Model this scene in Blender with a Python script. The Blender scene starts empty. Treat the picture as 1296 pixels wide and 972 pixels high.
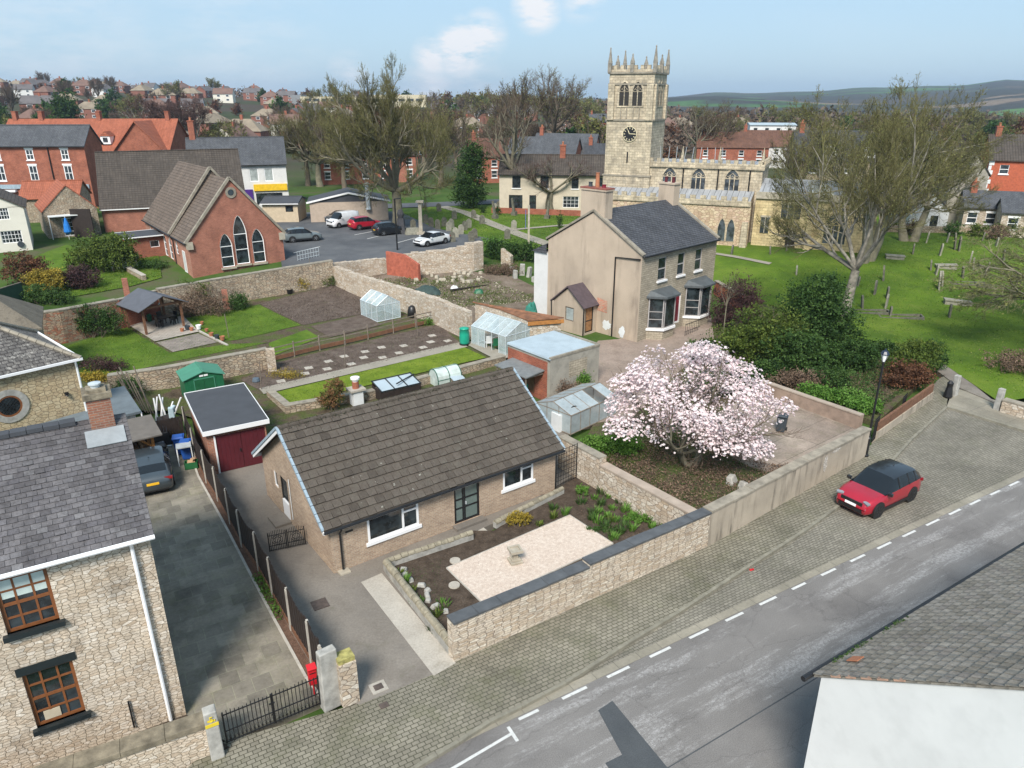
import bpy,math,random
import numpy as np
from mathutils import Vector,Matrix
R=math.radians
scene=bpy.context.scene
COL=scene.collection
random.seed(7)
# camera
CAM_H=17.0
PITCH=math.atan(362/930)
cd=bpy.data.cameras.new('camera');cam=bpy.data.objects.new('camera',cd);COL.objects.link(cam)
cam.location=(0,0,CAM_H);cam.rotation_euler=(R(90)-PITCH,0,0)
cd.sensor_width=36;cd.lens=36*930/1296;cd.clip_start=0.3;cd.clip_end=20000
scene.camera=cam
# sky and sun
SUN_EL,SUN_AZ=46,192
w=bpy.data.worlds.new('World');scene.world=w;w.use_nodes=True
nt=w.node_tree;nt.nodes.clear()
def wn(t,**k):
 n=nt.nodes.new(t)
 for a,b in k.items():setattr(n,a,b)
 return n
out=wn('ShaderNodeOutputWorld');bg=wn('ShaderNodeBackground');nt.links.new(bg.outputs[0],out.inputs[0])
sky=wn('ShaderNodeTexSky',sky_type='NISHITA',sun_disc=False)
sky.sun_elevation=R(SUN_EL);sky.sun_rotation=R(SUN_AZ);sky.air_density=1.0;sky.dust_density=1.5;sky.ozone_density=1.5;sky.altitude=60
bg.inputs[1].default_value=0.115
tc=wn('ShaderNodeTexCoord');mp=wn('ShaderNodeMapping');mp.inputs['Scale'].default_value=(1,1,3.2)
nt.links.new(tc.outputs['Generated'],mp.inputs[0])
nz=wn('ShaderNodeTexNoise');nz.inputs['Scale'].default_value=3.1;nz.inputs['Detail'].default_value=9;nz.inputs['Roughness'].default_value=0.6
nt.links.new(mp.outputs[0],nz.inputs['Vector'])
def math_node(op,a,b=None,clamp=False):
 n=wn('ShaderNodeMath',operation=op,use_clamp=clamp)
 for i,v in enumerate((a,b)):
  if v is None:continue
  if isinstance(v,(int,float)):n.inputs[i].default_value=v
  else:nt.links.new(v,n.inputs[i])
 return n.outputs[0]
nrm=wn('ShaderNodeVectorMath',operation='NORMALIZE');nt.links.new(tc.outputs['Generated'],nrm.inputs[0])
nz2=wn('ShaderNodeTexNoise');nz2 .inputs['Scale'].default_value=16;nz2 .inputs['Detail'].default_value=8;nz2 .inputs['Roughness'].default_value=0.62
nt.links.new(mp.outputs[0],nz2 .inputs['Vector'])
def sky_dir(px,py):
 a=(px-648)/930;b=(486-py)/930;s,c=math.sin(PITCH),math.cos(PITCH)
 return Vector((a,c+b*s,-s+b*c)).normalized()
puff=None
for(px,py,rad,st)in((582,62,2.3,1.6),(612,45,1.9,1.2),(548,72,1.7,1.1),(680,8,2.0,1.4),(736,-6,2.0,.8),(545,118,2.6,.75),(440,96,1.9,.55),(600,128,3.4,.5),(90,62,8,.22),(300,75,8,.2),(30,80,8,.2)):
 d=wn('ShaderNodeVectorMath',operation='DISTANCE');nt.links.new(nrm.outputs[0],d.inputs[0]);d.inputs[1].default_value=sky_dir(px,py)
 m=math_node('SUBTRACT',1.0,math_node('DIVIDE',d.outputs['Value'],R(rad)),True)
 m=math_node('MULTIPLY',m,st)
 puff=m if puff is None else math_node('MAXIMUM',puff,m)
wob=math_node('MULTIPLY',math_node('SUBTRACT',nz2 .outputs['Fac'],0.36),4.2,True)
pf=math_node('MULTIPLY',math_node('MULTIPLY',puff,wob),1.7,True)
thin=math_node('MULTIPLY',math_node('SUBTRACT',nz.outputs['Fac'],0.50),1.2,True)
pm=math_node('MAXIMUM',pf,math_node('MULTIPLY',thin,0.28),True)
base=wn('ShaderNodeMix',data_type='RGBA');base.inputs[0].default_value=SKYMIX=0.66
nt.links.new(sky.outputs[0],base.inputs[6]);base.inputs[7].default_value=(4.0,5.9,7.6,1)
mx=wn('ShaderNodeMix',data_type='RGBA');nt.links.new(pm,mx.inputs[0]);nt.links.new(base.outputs[2],mx.inputs[6])
mx.inputs[7].default_value=(6.9,7.1,7.4,1)
nt.links.new(mx.outputs[2],bg.inputs[0])
sd=bpy.data.lights.new('sun','SUN');sd.energy=4.8;sd.angle=R(18);sd.color=(1,.94,.86)
so=bpy.data.objects.new('sun',sd);COL.objects.link(so)
so.rotation_euler=(R(90-SUN_EL),0,R(180-SUN_AZ))
vs=scene.view_settings;vs.view_transform='Standard';vs.look='None';vs.gamma=1;vs.use_curve_mapping=False;vs.exposure=0.22
scene.cycles.max_bounces=5;scene.cycles.diffuse_bounces=3;scene.cycles.transparent_max_bounces=8;scene.cycles.volume_bounces=0
# survey: where a point of the photograph lies on the ground
def smooth(a,b,x):
 t=min(1,max(0,(x-a)/(b-a)));return t*t*(3-2*t)
SKYL=[(-200,111),(0,113),(150,117),(300,121),(430,127),(560,131),(700,130),(850,130)]
RIDGE=[(600,125),(830,124),(900,119),(1000,117),(1100,114),(1200,111),(1270,107),(1296,108),(1500,108)]
def interp(tab,x):
 if x<=tab[0][0]:return tab[0][1]
 for(a,b),(c,d)in zip(tab,tab[1:]):
  if x<=c:return b+(d-b)*(x-a)/(c-a)
 return tab[-1][1]
def ter(x,y):
 z=1.5*smooth(60,80,y)
 d=math.hypot(x,y)
 if d<150 or y<10:return z
 px=648+998*x/y
 zl=(CAM_H-1)+700*(124-interp(SKYL,px))/998
 z+=(zl-z)*smooth(170,700,d)*smooth(830,620,px)
 if px>760:z-=14*smooth(250,900,d)*smooth(760,900,px)*(1-smooth(1200,2600,d))
 zr=CAM_H+3800*(124-interp(RIDGE,px))/998+3*math.sin(px*.03)+2*math.sin(px*.071)
 z+=(zr-z)*smooth(1200,3800,d)*smooth(590,800,px)
 if px>700:z+=smooth(1300,1700,d)*(1-smooth(1800,2600,d))*10*(1+math.sin(px*.012+d*.002))*smooth(700,900,px)
 return z
def g(px,py,z=None):
 a=(px-648)/930;b=(486-py)/930;s,c=math.sin(PITCH),math.cos(PITCH)
 dx,dy,dz=a,c+b*s,-s+b*c
 if z is not None:
  t=(z-CAM_H)/dz;return Vector((dx*t,dy*t,z))
 t=10.0
 zz=0
 for _ in range(60):
  t2=(zz-CAM_H)/dz;zz=.5*zz+.5*ter(dx*t2,dy*t2)
 t=(zz-CAM_H)/dz
 return Vector((dx*t,dy*t,zz))
def hz(p,py):
 b=(486-py)/930;s,c=math.sin(PITCH),math.cos(PITCH)
 return CAM_H+(b*p[1]*c-p[1]*s)/(c+b*s)
def lerp(a,b,t):return a+(b-a)*t
def ang(a,b):return math.atan2(b[1]-a[1],b[0]-a[0])
# mesh builder
def basis(n):
 n=Vector(n).normalized();a=Vector((0,0,1))if abs(n.z)<.95 else Vector((1,0,0))
 u=n.cross(a).normalized();return u,n.cross(u).normalized()
class MB:
 def __init__(s,uvrot=0):s.v=[];s.f=[];s.r=[];s.uvrot=uvrot
 def face(s,pts,r=None):
  i=len(s.v);s.v+=[tuple(p)for p in pts];s.f.append(tuple(range(i,i+len(pts))));s.r.append(random.random()if r is None else r);return s
 def add(s,pts,faces,r=None):
  i=len(s.v);s.v+=[tuple(p)for p in pts];r=random.random()if r is None else r
  for f in faces:s.f.append(tuple(i+k for k in f));s.r.append(r)
  return s
 def box(s,c,d,rz=0,r=None,tilt=None,taper=1):
  x,y,z=d[0]/2,d[1]/2,d[2]/2
  pts=[Vector((sx*x*(taper if sz>0 else 1),sy*y*(taper if sz>0 else 1),sz*z))for sz in(-1,1)for sx,sy in((-1,-1),(1,-1),(1,1),(-1,1))]
  m=Matrix.Rotation(rz,3,'Z')
  if tilt:m=m@Matrix.Rotation(tilt[0],3,'X')@Matrix.Rotation(tilt[1],3,'Y')
  return s.add([m@p+Vector(c)for p in pts],[(0,3,2,1),(4,5,6,7),(0,1,5,4),(1,2,6,5),(2,3,7,6),(3,0,4,7)],r)
 def span(s,x0,x1,y0,y1,z0,z1,r=None):return s.box(((x0+x1)/2,(y0+y1)/2,(z0+z1)/2),(abs(x1-x0),abs(y1-y0),abs(z1-z0)),0,r)
 def prism(s,poly,z0,z1,r=None):
  n=len(poly);ar=sum(poly[i][0]*poly[(i+1)%n][1]-poly[(i+1)%n][0]*poly[i][1]for i in range(n))
  if ar<0:poly=poly[::-1]
  zb=lambda p:z0;zt=lambda p:z1
  pts=[(p[0],p[1],z0)for p in poly]+[(p[0],p[1],z1)for p in poly]
  return s.add(pts,[tuple(range(n-1,-1,-1)),tuple(range(n,2*n))]+[(i,(i+1)%n,n+(i+1)%n,n+i)for i in range(n)],r)
 def extrude(s,prof,origin,ax_u,ax_v,ax_w,length,r=None):
  o=Vector(origin);U,V,W=Vector(ax_u),Vector(ax_v),Vector(ax_w);n=len(prof)
  a=[o+U*p[0]+V*p[1]for p in prof];b=[p+W*length for p in a]
  return s.add(a+b,[tuple(range(n-1,-1,-1)),tuple(range(n,2*n))]+[(i,(i+1)%n,n+(i+1)%n,n+i)for i in range(n)],r)
 def tube(s,pts,rad,n=6,r=None,cap=True):
  pts=[Vector(p)for p in pts];k=len(pts)
  if isinstance(rad,(int,float)):rad=[rad]*k
  vs_=[];u=None
  for i,p in enumerate(pts):
   d=(pts[min(i+1,k-1)]-pts[max(i-1,0)])
   if d.length<1e-6:d=Vector((0,0,1))
   d.normalize()
   if u is None:u,_=basis(d)
   u=(u-d*u.dot(d)).normalized();v=d.cross(u)
   for j in range(n):
    a=2*math.pi*j/n;vs_.append(p+(u*math.cos(a)+v*math.sin(a))*rad[i])
  fs=[(i*n+j,i*n+(j+1)%n,(i+1)*n+(j+1)%n,(i+1)*n+j)for i in range(k-1)for j in range(n)]
  if cap:fs+=[tuple(range(n-1,-1,-1)),tuple(range((k-1)*n,k*n))]
  return s.add(vs_,fs,r)
 def lathe(s,c,prof,n=16,r=None,axis='z',ring=False):
  if ring:prof=list(prof)+[prof[0]]
  c=Vector(c);vs_=[];k=len(prof)
  for rad,h in prof:
   for j in range(n):
    a=2*math.pi*j/n;x,y=rad*math.cos(a),rad*math.sin(a)
    vs_.append(c+(Vector((x,y,h))if axis=='z' else Vector((h,x,y))if axis=='x' else Vector((x,h,y))))
  fs=[(i*n+j,i*n+(j+1)%n,(i+1)*n+(j+1)%n,(i+1)*n+j)for i in range(k-1)for j in range(n)]
  if not ring:fs+=[tuple(range(n-1,-1,-1)),tuple(range((k-1)*n,k*n))]
  return s.add(vs_,fs,r)
 def build(s,name,mat,parent=None,label=None,smoothed=False,bevel=0,sub=0,uv=True):
  me=bpy.data.meshes.new(name);me.from_pydata(s.v,[],s.f);me.update()
  if uv:autouv(me,s.uvrot)
  at=me.attributes.new('rnd','FLOAT','FACE');at.data.foreach_set('value',np.array(s.r,'f'))
  me.materials.append(mat)
  o=bpy.data.objects.new(name,me);COL.objects.link(o)
  if parent is not None:o.parent=parent
  if label:o['label']=label
  if smoothed:me.polygons.foreach_set('use_smooth',np.ones(len(me.polygons),bool))
  if bevel:
   bm_=o.modifiers.new('bevel','BEVEL');bm_.width=bevel;bm_.segments=2;bm_.limit_method='ANGLE'
  if sub:
   sm=o.modifiers.new('sub','SUBSURF');sm.levels=sm.render_levels=sub
  return o
def autouv(me,rot=0):
 n=len(me.polygons)
 if not n:return
 nl=len(me.loops);nv=len(me.vertices)
 co=np.empty(nv*3);me.vertices.foreach_get('co',co);co=co.reshape(-1,3)
 no=np.empty(n*3);me.polygons.foreach_get('normal',no);no=no.reshape(-1,3)
 lt=np.empty(n,'i');me.polygons.foreach_get('loop_total',lt)
 vi=np.empty(nl,'i');me.loops.foreach_get('vertex_index',vi)
 t=np.stack([-no[:,1],no[:,0],np.zeros(n)],1);L=np.linalg.norm(t,axis=1);flat=L<0.1
 t[flat]=(math.cos(rot),math.sin(rot),0);t[~flat]/=L[~flat,None]
 b=np.cross(no,t);b[flat]=(-math.sin(rot),math.cos(rot),0)
 pi=np.repeat(np.arange(n),lt);P_=co[vi]
 uv=np.stack([(P_*t[pi]).sum(1),(P_*b[pi]).sum(1)],1).astype('f')
 ul=me.uv_layers.new(name='UVMap');ul.data.foreach_set('uv',uv.ravel())
def quads(name,V,rnd,mat,parent=None,nper=4):
 V=np.asarray(V,'f');n=len(V)
 me=bpy.data.meshes.new(name);me.vertices.add(n*nper);me.vertices.foreach_set('co',V.ravel())
 me.loops.add(n*nper);me.loops.foreach_set('vertex_index',np.arange(n*nper,dtype='i'))
 me.polygons.add(n);me.polygons.foreach_set('loop_start',np.arange(0,n*nper,nper,dtype='i'));me.polygons.foreach_set('loop_total',np.full(n,nper,'i'))
 me.update(calc_edges=True)
 at=me.attributes.new('rnd','FLOAT','FACE');at.data.foreach_set('value',np.asarray(rnd,'f'))
 me.materials.append(mat);o=bpy.data.objects.new(name,me);COL.objects.link(o)
 if parent is not None:o.parent=parent
 return o
def tag(o,label,cat,group=None,kind=None):
 o['label']=label;o['category']=cat
 if group:o['group']=group
 if kind:o['kind']=kind
 return o
def root(name,label,cat,loc=(0,0,0),rz=0,group=None):
 o=bpy.data.objects.new(name,None);COL.objects.link(o);o.location=loc;o.rotation_euler=(0,0,rz);o.empty_display_size=.2
 return tag(o,label,cat,group)
def struct(mb,name,mat,**k):
 o=mb.build(name,mat,**k);o['kind']='structure';return o
KIDS={}
def kids(o):
 return[c for c in o.children]
def dup(o,loc=None,rz=None,label=None,group=None,scale=None,parent=None):
 c=o.copy();COL.objects.link(c);c.parent=parent
 if loc is not None:c.location=loc
 if rz is not None:c.rotation_euler=(0,0,rz)
 if scale is not None:c.scale=(scale,)*3 if isinstance(scale,(int,float))else scale
 if label:c['label']=label
 if group:c['group']=group
 for ch in kids(o):dup(ch,parent=c)
 return c
 # materials
MATS={}
class NT:
 def __init__(s,name):
  s.m=bpy.data.materials.new(name);s.m.use_nodes=True;s.t=s.m.node_tree;s.t.nodes.clear()
  s.o=s.n('ShaderNodeOutputMaterial');s.b=s.n('ShaderNodeBsdfPrincipled');s.l(s.b.outputs[0],s.o.inputs[0])
 def n(s,t,**k):
  x=s.t.nodes.new(t)
  for a,b in k.items():setattr(x,a,b)
  return x
 def l(s,a,b):s.t.links.new(a,b)
 def val(s,sock,v):
  if v is None:return
  if hasattr(v,'is_output')or isinstance(v,bpy.types.NodeSocket):s.l(v,sock)
  elif isinstance(v,(tuple,list)):sock.default_value=tuple(v)+((1,)if len(v)==3 and sock.type=='RGBA' else())
  else:sock.default_value=v
 def uv(s,scale=(1,1,1),obj=False):
  c=s.n('ShaderNodeTexCoord');m=s.n('ShaderNodeMapping');m.inputs['Scale'].default_value=scale
  s.l(c.outputs['Object' if obj else 'UV'],m.inputs[0]);return m.outputs[0]
 def geo(s,scale=1):
  c=s.n('ShaderNodeNewGeometry');m=s.n('ShaderNodeMapping');m.inputs['Scale'].default_value=(scale,)*3 if isinstance(scale,(int,float))else scale
  s.l(c.outputs['Position'],m.inputs[0]);return m.outputs[0]
 def noise(s,vec,scale=5,detail=4,rough=.55,col=False):
  x=s.n('ShaderNodeTexNoise');s.l(vec,x.inputs['Vector']);x.inputs['Scale'].default_value=scale;x.inputs['Detail'].default_value=detail;x.inputs['Roughness'].default_value=rough
  return x.outputs['Color' if col else 'Fac']
 def ramp(s,fac,stops,interp='LINEAR'):
  r=s.n('ShaderNodeValToRGB');r.color_ramp.interpolation=interp;s.l(fac,r.inputs[0]);e=r.color_ramp.elements
  while len(e)>1:e.remove(e[-1])
  e[0].position=stops[0][0];e[0].color=c4(stops[0][1])
  for p,c in stops[1:]:q=e.new(p);q.color=c4(c)
  return r.outputs[0]
 def mix(s,f,a,b,mode='MIX'):
  x=s.n('ShaderNodeMix',data_type='RGBA',blend_type=mode);s.val(x.inputs[0],f);s.val(x.inputs[6],a);s.val(x.inputs[7],b);return x.outputs[2]
 def math(s,op,a,b=0,clamp=False):
  x=s.n('ShaderNodeMath',operation=op,use_clamp=clamp);s.val(x.inputs[0],a);s.val(x.inputs[1],b);return x.outputs[0]
 def bump(s,h,st=.5,dist=.02):
  x=s.n('ShaderNodeBump');x.inputs['Strength'].default_value=st;x.inputs['Distance'].default_value=dist;s.l(h,x.inputs['Height']);s.l(x.outputs[0],s.b.inputs['Normal'])
 def rnd(s):return s.attr('rnd')
 def attr(s,n):x=s.n('ShaderNodeAttribute');x.attribute_name=n;return x.outputs['Fac']
 def fin(s,col,rough=.8,metal=0,spec=.5):
  s.val(s.b.inputs['Base Color'],col);s.val(s.b.inputs['Roughness'],rough);s.b.inputs['Metallic'].default_value=metal;s.b.inputs['Specular IOR Level'].default_value=spec
  MATS[s.m.name]=s.m;return s.m
def c4(c):
 if isinstance(c,(int,float)):c=(c,c,c)
 return tuple(c)+(1,)if len(c)==3 else tuple(c)
def hexc(h):
 h=h.lstrip('#');r=[int(h[i:i+2],16)/255 for i in(0,2,4)]
 return tuple((c/12.92 if c<=.04045 else((c+.055)/1.055)**2.4)for c in r)
def sc(c,k):return tuple(x*k for x in c)
def plain(name,col,rough=.7,var=.15,scale=3,metal=0,bump=0,grime=0,spec=.5,streak=False,sx=1):
 t=NT(name);v=t.geo(1);n=t.noise(v,scale,5)
 c=t.mix(t.ramp(n,[(.3,0),(.7,1)]),sc(col,1-var),sc(col,1+var))
 if grime:
  n2=t.noise(t.geo((sx,sx,.13*sx)if streak else .8),1.5 if streak else 2.2,6,.62)
  f_=t.math('MULTIPLY',t.ramp(n2,[(.48,0),(.70,1)]),grime)
  if streak:f_=t.math('MULTIPLY',f_,t.ramp(t.noise(t.geo((1,1,.6)),.55,4,.6),[(.42,.12),(.60,1.25)]),True)
  c=t.mix(f_,c,sc(col,.28))
 if bump:t.bump(t.noise(v,scale*8,4),bump,.01)
 return t.fin(c,rough,metal,spec)
def rnd_mat(name,cols,rough=.7,trans=0,spec=.3,noise=0):
 t=NT(name);c=t.ramp(t.rnd(),[(i/max(1,len(cols)-1),k)for i,k in enumerate(cols)])
 if noise:c=t.mix(noise,c,t.ramp(t.noise(t.geo(),1.1,5,.6),[(.35,(.35,.35,.35)),(.65,(1.5,1.5,1.5))]),'MULTIPLY')
 if trans:
  t.b.inputs['Subsurface Weight'].default_value=0
  tr=t.n('ShaderNodeBsdfTranslucent');t.l(c,tr.inputs[0]);ms=t.n('ShaderNodeMixShader');ms.inputs[0].default_value=trans
  t.l(t.b.outputs[0],ms.inputs[1]);t.l(tr.outputs[0],ms.inputs[2]);t.l(ms.outputs[0],t.o.inputs[0])
 return t.fin(c,rough,0,spec)
def brick(name,c1,c2,mortar,bw=.225,bh=.075,ms=.011,var=.35,stain=.3,stcol=None,offset=.5,bias=0,rough=.85,bump=.35,squash=1,mossy=None):
 t=NT(name);v=t.uv();b=t.n('ShaderNodeTexBrick');wv=t.mix(.012,v,t.noise(v,3,3,.5,True),'ADD')
 t.l(wv,b.inputs['Vector']);b.offset=offset;b.squash=squash
 for k,x in(('Color1',c1),('Color2',c2),('Mortar',mortar)):b.inputs[k].default_value=c4(x)
 b.inputs['Scale'].default_value=1;b.inputs['Mortar Size'].default_value=ms;b.inputs['Mortar Smooth'].default_value=.3;b.inputs['Bias'].default_value=bias
 b.inputs['Brick Width'].default_value=bw;b.inputs['Row Height'].default_value=bh
 c=t.mix(1,b.outputs['Color'],t.ramp(t.noise(v,.9,7,.65),[(.3,1-var),(.7,1+var)]),'MULTIPLY')
 c=t.mix(1,c,t.ramp(t.noise(v,14,3,.6),[(.3,.82),(.7,1.18)]),'MULTIPLY')
 if stain:c=t.mix(t.math('MULTIPLY',t.ramp(t.noise(t.uv((.9,.35,1)),1.1,6,.7),[(.5,0),(.7,1)]),stain),c,stcol or sc(c1,.35))
 if mossy:c=t.mix(t.math('MULTIPLY',t.ramp(t.noise(v,2.3,7,.75),[(.5,0),(.62,1)]),.6),c,mossy)
 t.bump(t.math('ADD',t.math('MULTIPLY',b.outputs['Fac'],-1),t.math('MULTIPLY',t.noise(v,30,3),.5)),bump,.015)
 return t.fin(c,rough,0,.2)
def rubble(name,cols,mortar,sx=3.2,sy=6.0,edge=.055,stain=.35,stcol=(.05,.045,.04),bump=.9,rough=.9,tint=None,jitter=.9):
 t=NT(name);v=t.uv();wv=t.mix(.10,v,t.noise(v,2.2,3,.5,True),'ADD')
 m=t.n('ShaderNodeMapping');m.inputs['Scale'].default_value=(sx,sy,1);t.l(wv,m.inputs[0])
 vo=t.n('ShaderNodeTexVoronoi',feature='F1');ve=t.n('ShaderNodeTexVoronoi',feature='DISTANCE_TO_EDGE')
 for q in(vo,ve):t.l(m.outputs[0],q.inputs['Vector']);q.inputs['Scale'].default_value=1;q.inputs['Randomness'].default_value=jitter;q.voronoi_dimensions='2D'
 bw_=t.n('ShaderNodeSeparateColor');t.l(vo.outputs['Color'],bw_.inputs[0])
 c=t.ramp(bw_.outputs[0],[(i/(len(cols)-1),k)for i,k in enumerate(cols)])
 c=t.mix(1,c,t.ramp(t.noise(v,11,5,.7),[(.3,.72),(.7,1.28)]),'MULTIPLY')
 c=t.mix(1,c,t.ramp(t.noise(v,.7,5,.7),[(.3,.82),(.7,1.15)]),'MULTIPLY')
 e=t.ramp(ve.outputs['Distance'],[(edge*.35,0),(edge*1.5,1)])
 c=t.mix(e,mortar,c)
 if stain:c=t.mix(t.math('MULTIPLY',t.ramp(t.noise(t.uv((.8,.5,1)),1.3,7,.75),[(.52,0),(.66,1)]),stain),c,stcol)
 t.bump(t.math('ADD',e,t.math('MULTIPLY',t.noise(v,24,4),.6)),bump,.02)
 return t.fin(c,rough,0,.2)
def tiles(name,c1,c2,gap,tw=.3,th=.3,rib=0,var=.3,moss=None,mossamt=.5,rough=.8,ms=.02):
 t=NT(name);v=t.uv();b=t.n('ShaderNodeTexBrick');t.l(v,b.inputs['Vector']);b.offset=.5 if not rib else 0
 for k,x in(('Color1',c1),('Color2',c2),('Mortar',gap)):b.inputs[k].default_value=c4(x)
 b.inputs['Scale'].default_value=1;b.inputs['Mortar Size'].default_value=ms;b.inputs['Mortar Smooth'].default_value=.5
 b.inputs['Brick Width'].default_value=tw;b.inputs['Row Height'].default_value=th
 c=t.mix(1,b.outputs['Color'],t.ramp(t.noise(v,.6,7,.7),[(.3,1-var),(.7,1+var)]),'MULTIPLY')
 sp=t.n('ShaderNodeSeparateXYZ');t.l(v,sp.inputs[0])
 row=t.math('FRACT',t.math('DIVIDE',sp.outputs[1],th))
 c=t.mix(1,c,t.ramp(t.noise(t.uv((2,.25,1)),1.5,4),[(.3,.85),(.7,1.15)]),'MULTIPLY')
 if moss:c=t.mix(t.math('MULTIPLY',t.ramp(t.noise(v,3.1,8,.8),[(.52,0),(.62,1)]),mossamt),c,moss)
 h=t.math('ADD',t.math('MULTIPLY',row,-1),t.math('MULTIPLY',b.outputs['Fac'],-.5))
 if rib:h=t.math('ADD',h,t.math('MULTIPLY',t.math('SINE',t.math('MULTIPLY',sp.outputs[0],2*math.pi/rib)),.35))
 t.bump(h,.9,.05)
 return t.fin(c,rough,0,.3)
def ground_mat(name,cols,scale=.6,fine=20,bump=.4,rough=.95,fineamt=.35,extra=None):
 t=NT(name);v=t.geo(1);n=t.noise(v,scale,8,.65)
 c=t.ramp(n,[(.3+.4*i/(len(cols)-1),k)for i,k in enumerate(cols)])
 c=t.mix(1,c,t.ramp(t.noise(v,fine,4,.7),[(.3,1-fineamt),(.7,1+fineamt)]),'MULTIPLY')
 if extra:
  for(sc_,lo,hi,amt,col)in extra:c=t.mix(t.math('MULTIPLY',t.ramp(t.noise(v,sc_,7,.7),[(lo,0),(hi,1)]),amt),c,col)
 t.bump(t.noise(v,fine,5,.7),bump,.05)
 return t.fin(c,rough,0,.15)
def paving(name,cols,gap,bw,bh,ms=.012,offset=.5,stain=.5,stcol=(.02,.02,.018),moss=None,fine=.12,mossamt=.5,bump=.4):
 t=NT(name);v=t.uv();b=t.n('ShaderNodeTexBrick');wv=t.mix(.02,v,t.noise(v,1.5,3,.5,True),'ADD');t.l(wv,b.inputs['Vector']);b.offset=offset
 b.inputs['Color1'].default_value=c4(cols[0]);b.inputs['Color2'].default_value=c4(cols[1]);b.inputs['Mortar'].default_value=c4(gap)
 b.inputs['Scale'].default_value=1;b.inputs['Mortar Size'].default_value=ms;b.inputs['Mortar Smooth'].default_value=.4
 b.inputs['Brick Width'].default_value=bw;b.inputs['Row Height'].default_value=bh
 c=t.mix(1,b.outputs['Color'],t.ramp(t.noise(v,.35,8,.7),[(.3,.72),(.7,1.28)]),'MULTIPLY')
 c=t.mix(1,c,t.ramp(t.noise(v,9,5,.7),[(.3,1-fine),(.7,1+fine)]),'MULTIPLY')
 if stain:c=t.mix(t.math('MULTIPLY',t.ramp(t.noise(v,.55,8,.72),[(.47,0),(.64,1)]),stain),c,stcol)
 if moss:c=t.mix(t.math('MULTIPLY',t.ramp(t.noise(t.uv((1,1,1)),.8,8,.7),[(.5,0),(.66,1)]),mossamt),c,moss)
 t.bump(t.math('ADD',t.math('MULTIPLY',b.outputs['Fac'],-1),t.math('MULTIPLY',t.noise(v,25,3),.4)),bump,.02)
 return t.fin(c,.85,0,.25)
def glassy(name,col=(.012,.016,.018),rough=.06,refl=None):
 t=NT(name);c=t.mix(t.ramp(t.noise(t.geo(1),1.7,3),[(.42,0),(.6,1)]),col,sc(col,3.0));return t.fin(c,rough,0,.8)
def seethrough(name,col,alpha,rough=.15):
 t=NT(name);n=t.noise(t.geo(1),2.5,5);t.l(t.ramp(n,[(.3,alpha*.8),(.7,min(1,alpha*1.3))]),t.b.inputs['Alpha']);return t.fin(col,rough,0,.6)
BUNG_BRICK=brick('bungalow_brick',(.42,.31,.22),(.30,.21,.15),(.40,.35,.28),.225,.078,.010,.16,.18,(.16,.10,.07),bump=.25)
RED_BRICK=brick('red_brick',(.34,.095,.05),(.24,.06,.035),(.30,.20,.15),.225,.075,.009,.25,.3,(.07,.025,.02))
CHAPEL_BRICK=brick('chapel_brick',(.36,.13,.085),(.27,.09,.06),(.33,.2,.15),.225,.075,.010,.22,.35,(.12,.05,.04))
PINK_BRICK=brick('pink_brick',(.42,.20,.14),(.34,.15,.10),(.36,.25,.2),.225,.075,.010,.22,.2,(.2,.09,.06))
CHIM_BRICK=brick('chimney_brick',(.36,.14,.08),(.24,.09,.06),(.30,.22,.17),.225,.075,.012,.3,.35,(.12,.10,.08))
GREY_BRICK=brick('grey_stone_courses',(.40,.35,.27),(.32,.28,.21),(.17,.14,.11),.42,.155,.012,.22,.25,(.12,.10,.08))
RUB_CREAM=rubble('cream_rubble',[(.42,.33,.24),(.58,.50,.40),(.50,.41,.31),(.64,.57,.48),(.48,.38,.28)],(.33,.265,.19),5.0,11,.05,.38,jitter=.72)
RUB_OLD=rubble('old_garden_rubble',[(.30,.24,.17),(.42,.35,.26),(.36,.27,.19),(.46,.40,.31),(.26,.21,.16)],(.14,.11,.08),3.3,7,.07,.5)
RUB_PALE=rubble('pale_rubble',[(.44,.37,.29),(.52,.46,.38),(.40,.31,.22),(.60,.55,.47),(.48,.38,.28)],(.26,.20,.15),3.4,6.6,.05,.28,(.13,.10,.08))
RUB_FINE=rubble('front_wall_stone',[(.50,.42,.33),(.62,.54,.44),(.46,.36,.26),(.58,.49,.38),(.66,.60,.50)],(.30,.24,.19),3.0,11.5,.05,.5,(.13,.11,.095),jitter=.55)
RUB_GOLD=rubble('golden_rubble',[(.42,.33,.20),(.52,.43,.28),(.46,.36,.22),(.38,.29,.18)],(.26,.20,.13),3.6,6.2,.05,.2,jitter=.8)
ASHLAR=brick('church_ashlar',(.56,.48,.35),(.40,.34,.25),(.22,.18,.13),.62,.30,.016,.34,.62,(.155,.14,.115),bump=.7,mossy=(.24,.22,.18))
ASHLAR_Y=brick('church_gold_ashlar',(.60,.49,.28),(.46,.36,.20),(.28,.22,.13),.6,.30,.014,.28,.45,(.22,.18,.12),bump=.6)
ROUGH_GOLD=rubble('church_aisle_rubble',[(.48,.38,.25),(.58,.47,.33),(.42,.30,.21),(.56,.42,.32)],(.30,.22,.15),2.2,3.6,.06,.35,(.28,.15,.11))
RENDER_BEIGE=plain('beige_render',(.42,.34,.26),.9,.16,.35,grime=.42,bump=.3,streak=True)
RENDER_WALL=plain('stained_wall_render',(.38,.325,.255),.9,.16,.8,grime=.85,bump=.3,streak=True,sx=1.7)
RENDER_GREY=plain('grey_render',(.30,.28,.235),.9,.15,.9,grime=.4,bump=.3)
WHITE_WALL=plain('white_painted_wall',(.62,.62,.605),.85,.05,.9,grime=.10,bump=.15)
CREAM_WALL=plain('cream_painted_wall',(.66,.63,.55),.85,.05,.5,grime=.08)
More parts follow.
